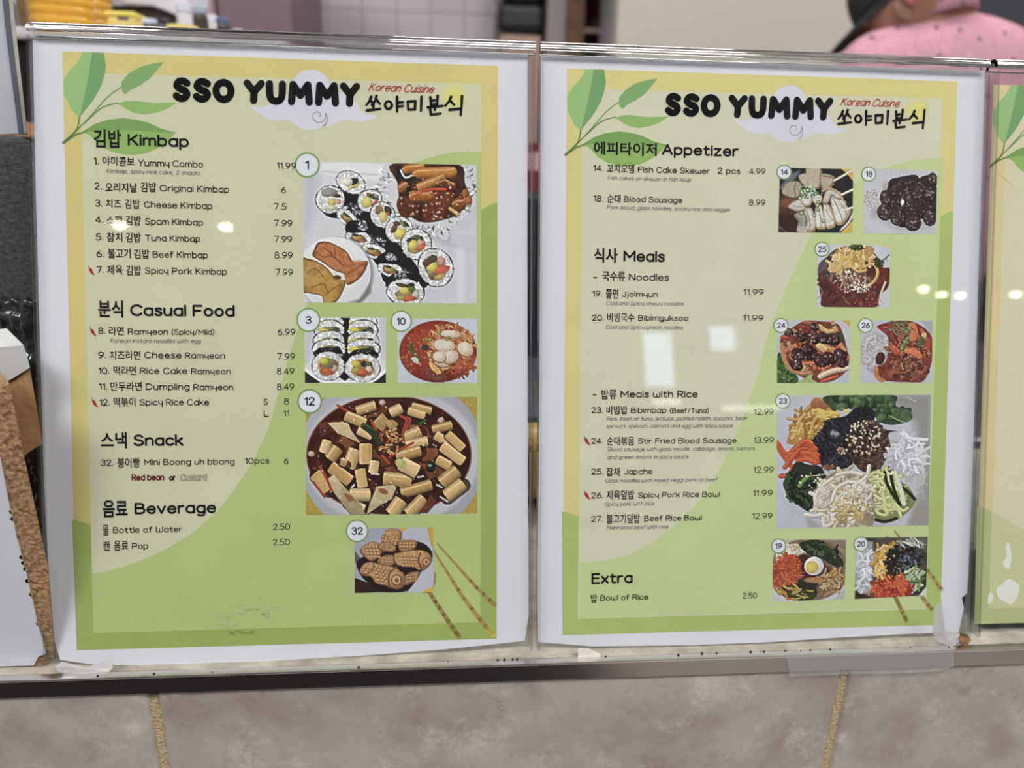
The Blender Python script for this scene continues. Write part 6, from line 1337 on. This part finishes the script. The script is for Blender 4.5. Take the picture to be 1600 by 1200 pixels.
stack(128, .86, 36, 7, (190, 144, 44), '%s ribbed yellow bowl in the rear stack, right of the front stack', 'amber bowls in the rear stack')
stack(72, .86, 26, 7, (204, 136, 32), '%s ribbed orange bowl in the left stack, behind the front stack', 'orange bowls in the left stack')
stack(36, .82, 15, 7, (118, 96, 66), '%s ribbed brown bowl in the narrow stack at far left', 'brown bowls in the narrow stack', 8)
x = at(8, 20, .72).x
t = thing('glass_jug', 'clear glass jug at the far left of the shelf', 'jug', (at(13, 20, .7).x, .7, Zs))
b = MB(); b.lathe([(.011, 0), (.013, .002), (.0145, .07), (.0135, .07), (.012, .003)], (at(13, 20, .7).x, .7, Zs), n=24); b.build('body', clear('jug_glass', (.8, .82, .84), 1.5, .05, .1), t, smooth=True)
# yellow tub
yt = .74; pa, pb = at(163, 20, yt), at(210, 20, yt)
t = thing('plastic_tub', 'pale yellow square tub with lid, right of the yellow bowls', 'tub', ((pa.x+pb.x)/2, yt+.02, Zs))
b = MB(); b.box(pa.x+.001, pb.x-.001, yt, yt+.045, Zs, at(180, 25, yt).z); b.build('body', mat('pale_yellow', (212, 196, 116), .4), t, bevel=.004)
b = MB(); b.box(pa.x-.001, pb.x+.001, yt-.002, yt+.047, at(180, 25, yt).z, at(180, 17, yt).z); b.build('lid', mat('lemon_lid', (226, 204, 96), .35), t, bevel=.003)
b = MB(); b.box(at(184, 30, yt).x, at(201, 30, yt).x, yt-.0008, yt, at(190, 31, yt).z, at(190, 26, yt).z); b.build('label', mat('teal_label', (44, 70, 74), .5), t)
def jar(px, y0, y1, w, Y, c, capc, lab, base_to=None, name='jar'):
    p = at(px, y0, Y); r = w/2/F*(Y-CAM[1]); zt = at(px, y1, Y).z; h = p.z-Zs
    t = thing(name, lab, 'jar', (p.x, Y, Zs)); zc = Zs+(p.z-Zs)*.78
    b = MB(); b.lathe([(r*.9, Zs), (r, Zs+.003), (r, zc-.004), (r*.85, zc)], (p.x, Y, 0), n=24); b.build('body', mat('jar_'+lab.split()[0]+lab.split()[1], c, .3), t, smooth=False)
    b = MB(); b.lathe([(r*.92, zc+.0002), (r*1.05, zc+.001), (r*1.05, p.z-.002), (r*.95, p.z)], (p.x, Y, 0), n=24); b.build('cap', mat('cap_'+lab.split()[0]+lab.split()[1], capc, .25, spec=.7), t, bevel=.001)
jar(233, 30, 50, 18, .70, (44, 40, 44), (190, 196, 216), 'dark squat jar with pale lid on the shelf, right of the tub')
jar(252, 30, 50, 20, .72, (70, 66, 68), (40, 36, 40), 'dark low jar with black lid between two pale lids')
jar(286, 6, 52, 20, .74, (204, 204, 206), (196, 198, 214), 'white tall jar with pale cap, left of the black capped bottle')
jar(311, 10, 50, 20, .70, (60, 52, 48), (150, 160, 180), 'black glass bottle with steel cap in the row of jars')
jar(330, 24, 50, 16, .76, (190, 188, 186), (206, 206, 216), 'cream white jar with flat lid, right of the steel capped bottle')
jar(348, 28, 50, 18, .70, (52, 52, 60), (76, 90, 120), 'navy short jar with shiny lid near the end of the row')
jar(371, 46, 52, 12, .68, (150, 150, 158), (196, 200, 214), 'tiny clear pot with pale lid at the end of the row')
b = MB(); yk = .68; pk = at(293, 40, yk)
t = thing('plastic_tub', 'low yellow tub in front of the white tall jar', 'tub', (pk.x, yk-.018, Zs))
b.lathe([(.014, Zs), (.017, Zs+.006), (.0175, at(293, 41, .66).z)], (pk.x, yk-.018, 0), n=24); b.build('body', mat('pale_yellow', (212, 196, 116), .4), t)
# tilted white lid of a machine over the jars
yw = .9; t = thing('rice_cooker', 'white machine with slanted lid above the jars at the back of the shelf', 'appliance', (at(230, 20, yw).x, yw+.05, Zs))
b = MB(); slab(b, [(186, -60), (292, -60), (290, 20), (284, 27), (262, 18), (236, 8), (186, 6)], yw, .1); b.build('lid', mat('gloss_white', (206, 208, 220), .2, coat=.4), t, bevel=.004)
b = MB(); slab(b, [(170, 8), (236, 10), (262, 20), (283, 29), (283, 75), (170, 75)], yw+.012, .09); b.build('body', mat('charcoal_body', (30, 27, 27), .4), t)
# mauve cabinets against the back wall
def cab(xa, xb, Y, c, lab, z=1.98, dep=.5):
    x0, x1 = at(xa, 0, Y).x, at(xb, 0, Y).x
    t = thing('tall_cabinet', lab, 'cabinet', ((x0+x1)/2, Y+dep/2, 0), 'tall mauve kitchen cabinets')
    b = MB(); b.box(x0, x1, Y+.021, Y+dep, .08, z); b.build('carcass', mat('mauve_'+lab.split()[0], c, .45), t)
    b = MB(); b.box(x0+.004, x1-.004, Y, Y+.0205, .1, z-.01); b.build('door', mat('mauve_'+lab.split()[0], c, .45), t, bevel=.004)
    b = MB(); b.box(x0+.02, x1-.02, Y+.05, Y+dep, 0, .0799); b.build('plinth', m_black, t)
    b = MB(); b.box(x1-.06, x1-.045, Y-.022, Y, 1.0, 1.2); b.build('handle', m_steel, t, bevel=.003)
cab(247, 337, 2.15, (176, 148, 154), 'pinkish tall cabinet left of the darker mauve one')
cab(338, 457, 2.05, (112, 88, 98), 'mauve tall cabinet beside the white wall tiles')
# black dispenser on the wall and the ledge under it
yd = 2.62
t = thing('wall_dispenser', 'black rounded dispenser mounted on the wall above the beige box', 'dispenser', (at(815, 40, yd).x, yd+.14, at(815, 52, yd).z))
x0, x1 = at(778, 0, yd).x, at(853, 0, yd).x; z0, z1 = at(815, 52, yd).z, at(815, -70, yd).z
b = MB(); b.box(x0, x1, yd, 2.9, z0, z0+(z1-z0)*.42); b.build('tray', m_black, t, bevel=.03, seg=5)
b = MB(); b.box(x0+.004, x1-.004, yd-.01, 2.9, z0+(z1-z0)*.425, z1); b.build('cover', mat('gloss_black', (40, 42, 52), .15, spec=.8), t, bevel=.03, seg=5)
t = thing('beige_box', 'beige box on the floor stand under the black dispenser', 'box', (at(818, 60, yd).x, yd+.13, 0))
b = MB(); b.box(x0+.012, x1-.012, yd+.02, 2.88, .9, at(818, 53, yd).z); b.build('box', mat('beige_card', (176, 150, 136), .7), t, bevel=.006)
b = MB(); b.box(x0+.02, x1-.02, yd+.03, 2.87, 0, .8999); b.build('stand', mat('dark_stand', (40, 38, 40), .6), t)
x0, x1 = at(856, 0, 2.6).x, at(888, 0, 2.6).x
b = MB(); b.box(x0, x1, 2.6, 2.9, 0, 2.8); struct('trim_2', b, mat('grey_column', (142, 136, 134), .7), bevel=.004)
# brown shelving with dark things
ys = 2.55; x0, x1 = at(889, 0, ys).x, at(951, 0, ys).x
t = thing('wooden_shelving', 'brown wooden shelving unit left of the beige partition', 'shelving', ((x0+x1)/2, ys+.15, 0))
m_br = mat('brown_wood', (104, 74, 48), .6, noise=(12, (78, 54, 34), 4, .35, .65))
b = MB(); b.box(x0, x0+.06, ys, 2.88, 0, 2.2); b.build('side_panel', m_br, t); b = MB(); b.box(x1-.02, x1, ys, 2.88, 0, 2.2); b.build('side_panel', m_br, t)
b = MB(); b.box(x0+.0601, x1-.0201, 2.86, 2.88, 0, 2.2); b.build('back_panel', mat('dark_wood', (66, 46, 32), .7), t)
zz = at(920, 44, ys).z
for z in (.5, 1.1, zz-.014, zz+.33):
    b = MB(); b.box(x0+.0601, x1-.0201, ys, 2.859, z, z+.014); b.build('shelf', mat('shelf_board', (140, 118, 100), .6), t)
b = MB(); xm = at(926, 0, ys+.1).x; b.box(xm, xm+.05, ys+.1, ys+.2, zz+.0002, zz+.045); tag(b.build('dark_box', mat('dark_card', (46, 34, 26), .7), bevel=.004), 'small dark box on the brown shelving', 'box')
# narrow unit between shelving and partition
yn = 2.4; x0, x1 = at(951.5, 0, yn).x, at(967, 0, yn).x
t = thing('narrow_locker', 'narrow locker with pale upper and dark lower half beside the partition', 'locker', ((x0+x1)/2, yn+.1, 0))
z0 = at(960, 33, yn).z
b = MB(); b.box(x0, x1, yn, yn+.14, z0, 2.0); b.build('upper_door', mat('grey_green', (132, 136, 130), .4), t)
xm = x0+(x1-x0)*.55
b = MB(); b.box(x0, xm, yn, yn+.14, 0, z0-.0002); b.build('lower_door', mat('lilac_grey', (150, 140, 156), .4), t)
b = MB(); b.box(xm+.0002, x1, yn-.01, yn+.14, 0, z0-.0002); b.build('side_post', mat('near_black', (24, 24, 32), .4), t)
# things on the steel counter seen in the gaps
q = at(834, 590, .6)
t = thing('steel_pan', 'small steel pan on the work counter behind the gap between stands', 'pan', (at(832, 600, .64).x, .64, .9))
b = MB(); b.lathe([(.05, .9), (.06, .903), (.065, .95), (.063, .95), (.058, .906)], (at(832, 600, .64).x, .64, 0), n=32); b.build('pan', m_steel, t)
b = MB(); xx = at(832, 600, .64).x; b.tube([(xx+.062, .64, .944), (xx+.12, .64, .95), (xx+.19, .64, .955)], .006); b.build('handle', m_black, t)
xx = at(836, 300, .88).x; zc = at(836, 296, .88).z
t = thing('urn', 'black urn with wine red lid on the work counter behind the gap', 'urn', (xx, .88, .9))
b = MB(); b.lathe([(.08, .9), (.085, .91), (.085, zc-.01), (.08, zc)], (xx, .88, 0), n=32); b.build('body', m_black, t)
b = MB(); b.lathe([(.081, zc+.0002), (.078, zc+.03), (.05, zc+.055), (.012, zc+.06), (.012, zc+.07)], (xx, .88, 0), n=32); b.build('lid', mat('wine_red', (96, 34, 42), .35), t)
# ---------------------------------------------------------------- the cook, seen from behind
def skin_body(name, joints, edges, m, root, sub=2):
    """joints: name -> (x, y, z, rx, ry); the first joint is the root"""
    me = bpy.data.meshes.new(name); ks = list(joints)
    me.from_pydata([joints[k][:3] for k in ks], [(ks.index(a), ks.index(b)) for a, b in edges], [])
    o = bpy.data.objects.new(name, me); COL.objects.link(o); o.parent = root
    me.transform(Matrix.Translation(-root.location)); me.materials.append(m)
    s = o.modifiers.new('skin', 'SKIN'); s.use_smooth_shade = True; s.branch_smoothing = .4
    for i, k in enumerate(ks):
        sv = me.skin_vertices[0].data[i]; sv.radius = joints[k][3:5]; sv.use_root = (i == 0)
    d = o.modifiers.new('sub', 'SUBSURF'); d.levels = sub; d.render_levels = sub
    return o
YP = 1.42
def J(px, py, Y, rx, ry): p = at(px, py, Y); return (p.x, p.y, p.z, rx, ry)
def D(px, py, dy=0): return at(px, py, YP+dy)
nk = D(1468, 14); ls = D(1368, 96); rs = D(1606, 88)
mid = (ls+rs)/2
root = thing('person', 'cook in pink dotted shirt and black cap, back turned and head bowed', 'person', (mid.x, YP+.02, 0))
m_skin = mat('skin', (166, 120, 98), .55, k=.95)
bx, by = mid.x+.01, YP
b_ = {'pelvis': (bx, by, .95, .15, .11), 'waist': (bx, by, 1.1, .14, .1), 'chest': (bx, by, 1.28, .15, .1), 'base': (nk.x+.01, by, nk.z-.05, .07, .06),
      'neck': (nk.x-.012, by+.01, nk.z+.02, .052, .052), 'skull': (D(1425, -24).x, by+.03, D(1425, -24).z, .06, .06),
      'ls': (ls.x+.035, by, ls.z-.015, .05, .05), 'le': (ls.x-.02, by+.1, ls.z-.28, .038, .038), 'lw': (ls.x+.06, by+.32, ls.z-.34, .026, .026), 'lh': (ls.x+.08, by+.39, ls.z-.35, .028, .018),
      'rs': (rs.x-.03, by, rs.z-.015, .05, .05), 're': (rs.x+.03, by+.1, rs.z-.28, .038, .038), 'rw': (rs.x-.05, by+.32, rs.z-.34, .026, .026), 'rh': (rs.x-.07, by+.39, rs.z-.35, .028, .018),
      'lhip': (bx-.09, by, .9, .08, .08), 'lk': (bx-.1, by, .5, .056, .058), 'la': (bx-.1, by, .09, .04, .042), 'lf': (bx-.11, by+.13, .035, .034, .034),
      'rhip': (bx+.09, by, .9, .08, .08), 'rk': (bx+.1, by, .5, .056, .058), 'ra': (bx+.1, by, .09, .04, .042), 'rf': (bx+.11, by+.13, .035, .034, .034)}
E_ = [('pelvis', 'waist'), ('waist', 'chest'), ('chest', 'base'), ('base', 'neck'), ('neck', 'skull'), ('base', 'ls'), ('ls', 'le'), ('le', 'lw'), ('lw', 'lh'), ('base', 'rs'), ('rs', 're'), ('re', 'rw'), ('rw', 'rh'),
      ('pelvis', 'lhip'), ('lhip', 'lk'), ('lk', 'la'), ('la', 'lf'), ('pelvis', 'rhip'), ('rhip', 'rk'), ('rk', 'ra'), ('ra', 'rf')]
body = skin_body('body', b_, E_, m_skin, root)
# head: rounded skull with jaw, nose and ear, turned to the left and bowed
hc = D(1408, -6, .03)
fw = Vector((-.58, .42, -.70)).normalized(); sd = fw.cross(Vector((0, 0, 1))).normalized(); up = sd.cross(fw).normalized()   # face, right ear, crown
HMX = Matrix((sd, fw, up)).transposed().to_4x4(); HMX.translation = hc
bm = bmesh.new(); bmesh.ops.create_icosphere(bm, subdivisions=4, radius=1)
for v in bm.verts:
    x, y, z = v.co
    X, Y_, Z = x*.076, y*.098, z*.112
    if z < 0:
        k = -z; X *= 1-.30*k*k; Y_ = Y_*(1-.1*k)+.018*k*(1 if y > 0 else .2)
    Y_ += .026*math.exp(-((x/.16)**2+((z+.1)/.16)**2))*(y > .3)              # nose
    Y_ -= .010*(math.exp(-(((abs(x)-.42)/.2)**2+((z-.08)/.14)**2)))*(y > .3)   # eye sockets
    Y_ += .006*math.exp(-((x/.3)**2+((z+.46)/.08)**2))*(y > .3)               # lips
    v.co = HMX@Vector((X, Y_, Z))
me = bpy.data.meshes.new('head'); bm.to_mesh(me); bm.free()
for p in me.polygons: p.use_smooth = True
me.transform(Matrix.Translation(-root.location)); me.materials.append(m_skin)
hd = bpy.data.objects.new('head', me); COL.objects.link(hd); hd.parent = root
def hpart(name, m, fn, parent=hd, subdiv=3):
    bm = bmesh.new(); bmesh.ops.create_icosphere(bm, subdivisions=subdiv, radius=1)
    for v in bm.verts: v.co = HMX@Vector(fn(*v.co))
    me = bpy.data.meshes.new(name); bm.to_mesh(me); bm.free(); me.materials.append(m)
    for p in me.polygons: p.use_smooth = True
    me.transform(Matrix.Translation(-root.location)); o = bpy.data.objects.new(name, me); COL.objects.link(o); o.parent = parent; return o
m_ear = mat('ear_skin', (196, 112, 104), .5, k=.9)
for sgn in (-1, 1):
    hpart('ear', m_ear, lambda x, y, z, q=sgn: (q*(.079+x*.008+.004*(y*y)), -.012+y*.017-.008*z, -.016+z*.034))
    hpart('eye', mat('eye_white', (200, 200, 200), .3), lambda x, y, z, q=sgn: (q*.031+x*.011, .083+y*.011, .008+z*.009))
m_hair = mat('dark_hair', (44, 36, 32), .8, noise=(200, (70, 58, 50), 3, .4, .6))
hpart('hair', m_hair, lambda x, y, z: (x*.0785, min(y, .25)*.101-.004, (max(z, -.42 if y < -.1 else -.12))*.113+.002), subdiv=4)
hpart('sideburn', mat('grey_stubble', (112, 86, 74), .8, noise=(300, (140, 108, 92), 3, .4, .6)), lambda x, y, z: (-.0735+x*.004*(1), .02+y*.013, -.042+z*.028))
m_cap = mat('black_cap', (26, 26, 28), .75)
capo = hpart('cap', m_cap, lambda x, y, z: (x*.083, y*.106, max(z, .12)*.122+.004), root, 4)
b = MB(); n = 14; V = []
for k in range(n+1):
    a = math.pi*k/n
    for q, rr in enumerate((1.0, 1.8)):
        X, Y_ = math.cos(a)*.078*(1 if q == 0 else .98), math.sin(a)*.098*rr+(.0 if q == 0 else .006)
        V.append(HMX@Vector((X, Y_, .018-(.016*abs(math.cos(a))**2 if q else 0)-.006*q)))
Vb = [v-up*.004 for v in V]; N = len(V)
Fc = [(2*k, 2*k+2, 2*k+3, 2*k+1) for k in range(n)]+[(N+2*k, N+2*k+1, N+2*k+3, N+2*k+2) for k in range(n)]+[(2*k+1, 2*k+3, N+2*k+3, N+2*k+1) for k in range(n)]+[(2*k+2, 2*k, N+2*k, N+2*k+2) for k in range(n)]
b.add(V+Vb, Fc); b.build('cap_brim', m_cap, capo, smooth=False)
# shirt: a looser skin over trunk and upper arms, with collar
def dotted():
    m = bpy.data.materials.new('pink_dotted_cotton'); m.use_nodes = True; nt = m.node_tree; p = nt.nodes['Principled BSDF']; p.inputs['Roughness'].default_value = .85; p.inputs['Specular IOR Level'].default_value = .2
    tc = nt.nodes.new('ShaderNodeTexCoord'); v = nt.nodes.new('ShaderNodeTexVoronoi'); v.inputs['Scale'].default_value = 17; v.inputs['Randomness'].default_value = .6; v.voronoi_dimensions = '2D'
    fl = nt.nodes.new('ShaderNodeMapping'); fl.inputs['Rotation'].default_value = (math.pi/2, 0, 0); nt.links.new(tc.outputs['Object'], fl.inputs[0]); nt.links.new(fl.outputs[0], v.inputs['Vector']); r = nt.nodes.new('ShaderNodeValToRGB')
    e = r.color_ramp.elements; e[0].position = .06; e[1].position = .1; e[0].color = (*alb((96, 70, 86)), 1); e[1].color = (*alb((194, 145, 160)), 1)
    nt.links.new(v.outputs['Distance'], r.inputs['Fac']); nt.links.new(r.outputs[0], p.inputs['Base Color'])
    n = nt.nodes.new('ShaderNodeTexNoise'); n.inputs['Scale'].default_value = 22; n.inputs['Distortion'].default_value = 1.2; b = nt.nodes.new('ShaderNodeBump'); b.inputs['Strength'].default_value = .6; b.inputs['Distance'].default_value = .02
    mp = nt.nodes.new('ShaderNodeMapping'); mp.inputs['Rotation'].default_value = (0, .7, 0); mp.inputs['Scale'].default_value = (1.6, 1, .5)
    nt.links.new(tc.outputs['Object'], mp.inputs[0]); nt.links.new(mp.outputs[0], n.inputs['Vector']); nt.links.new(n.outputs['Fac'], b.inputs['Height']); nt.links.new(b.outputs[0], p.inputs['Normal']); return m
m_shirt = dotted()
top = [(1322, 96), (1327, 80), (1336, 68), (1347, 58), (1362, 49), (1380, 42), (1400, 35.5), (1420, 31), (1446, 22), (1474, 14), (1500, 14), (1528, 20), (1552, 25), (1581, 36), (1602, 46), (1624, 60), (1640, 76), (1648, 94)]
dep = [.03, .05, .066, .078, .088, .096, .102, .107, .112, .115, .115, .112, .108, .1, .09, .074, .056, .034]
bot = [1.2, 1.16, 1.1, 1.0, .93, .9, .88, .88, .88, .88, .88, .88, .88, .9, .95, 1.06, 1.14, 1.2]
b = MB(); n = 28; V = []
for (px, py), dy, zb in zip(top, dep, bot):
    p = D(px, py); hz = (p.z-zb)/2; zc = (p.z+zb)/2
    for k in range(n):
        a = 2*math.pi*k/n; ca, sa = math.cos(a), math.sin(a)
        V.append((p.x, by+.012*(sa > 0)+dy*math.copysign(abs(ca)**.75, ca), zc+hz*math.copysign(abs(sa)**.6, sa)))
m_ = len(top); Fc = [(j*n+k, (j+1)*n+k, (j+1)*n+(k+1) % n, j*n+(k+1) % n) for j in range(m_-1) for k in range(n)]+[tuple(range(n)), tuple((m_-1)*n+k for k in range(n-1, -1, -1))]
b.add(V, Fc); shirt = b.build('shirt', m_shirt, root, smooth=True); sm_ = shirt.modifiers.new('sub', 'SUBSURF'); sm_.levels = 1; sm_.render_levels = 2
for q, w in (('l', -1), ('r', 1)):
    A_, E2 = b_[q+'s'], b_[q+'e']; b = MB()
    b.tube([(A_[0], A_[1], A_[2]-.02), ((A_[0]+E2[0])/2, (A_[1]+E2[1])/2, (A_[2]+E2[2])/2), (E2[0], E2[1]+.005, E2[2]+.01)], [.07, .066, .062], 18); b.build('sleeve', m_shirt, shirt, smooth=True)
b = MB(); n = 26; V = []
ctr_ = D(1474, 2); ax = Vector((-.18, .12, 1)).normalized(); a1 = ax.cross(Vector((0, 1, 0))).normalized(); a2 = ax.cross(a1)
prof_ = ((.069, -.03), (.066, .0), (.06, .03), (.056, .03), (.058, -.03))
for k in range(n):
    a = 2*math.pi*k/n
    for r_, h_ in prof_: V.append(ctr_+a1*math.cos(a)*r_+a2*math.sin(a)*r_+ax*h_)
Fc = [(5*k+q, 5*((k+1) % n)+q, 5*((k+1) % n)+(q+1) % 5, 5*k+(q+1) % 5) for k in range(n) for q in range(5)]
b.add(V, Fc); b.build('collar', m_shirt, shirt, smooth=True)
tr = {'p': (bx, by, .93, .17, .135), 'lh': (bx-.09, by, .82, .1, .1), 'lk': (bx-.1, by, .5, .076, .078), 'la': (bx-.1, by, .08, .062, .064), 'rh': (bx+.09, by, .82, .1, .1), 'rk': (bx+.1, by, .5, .076, .078), 'ra': (bx+.1, by, .08, .062, .064)}
skin_body('trousers', tr, [('p', 'lh'), ('lh', 'lk'), ('lk', 'la'), ('p', 'rh'), ('rh', 'rk'), ('rk', 'ra')], mat('black_cloth', (36, 36, 40), .85), root)
m_shoe = mat('black_shoe', (26, 26, 28), .5)
for x in (bx-.105, bx+.105):
    b = MB(); b.box(x-.05, x+.05, by-.1, by+.19, 0, .085); b.build('shoe', m_shoe, root, bevel=.025, seg=4)
# fingers
for hx, sg in ((b_['lh'], 1), (b_['rh'], -1)):
    for k in range(5):
        b = MB(); ox = (k-1.6)*.017*1; p0 = Vector((hx[0]+ox*.8, hx[1]+.018, hx[2]+.002)); L_ = (.062, .075, .08, .072, .05)[k]
        if k == 0: pts = [Vector((hx[0]+sg*.02, hx[1]-.005, hx[2])), Vector((hx[0]+sg*.042, hx[1]+.022, hx[2]-.008)), Vector((hx[0]+sg*.046, hx[1]+.05, hx[2]-.02))]
        else: pts = [p0, p0+Vector((ox*.2, L_*.45, -.004)), p0+Vector((ox*.25, L_*.75, -.02)), p0+Vector((ox*.25, L_*.88, -.042))]
        b.tube(pts, [.0095, .009, .0085, .007][:len(pts)], 8); b.build('finger', m_skin, body, smooth=True)
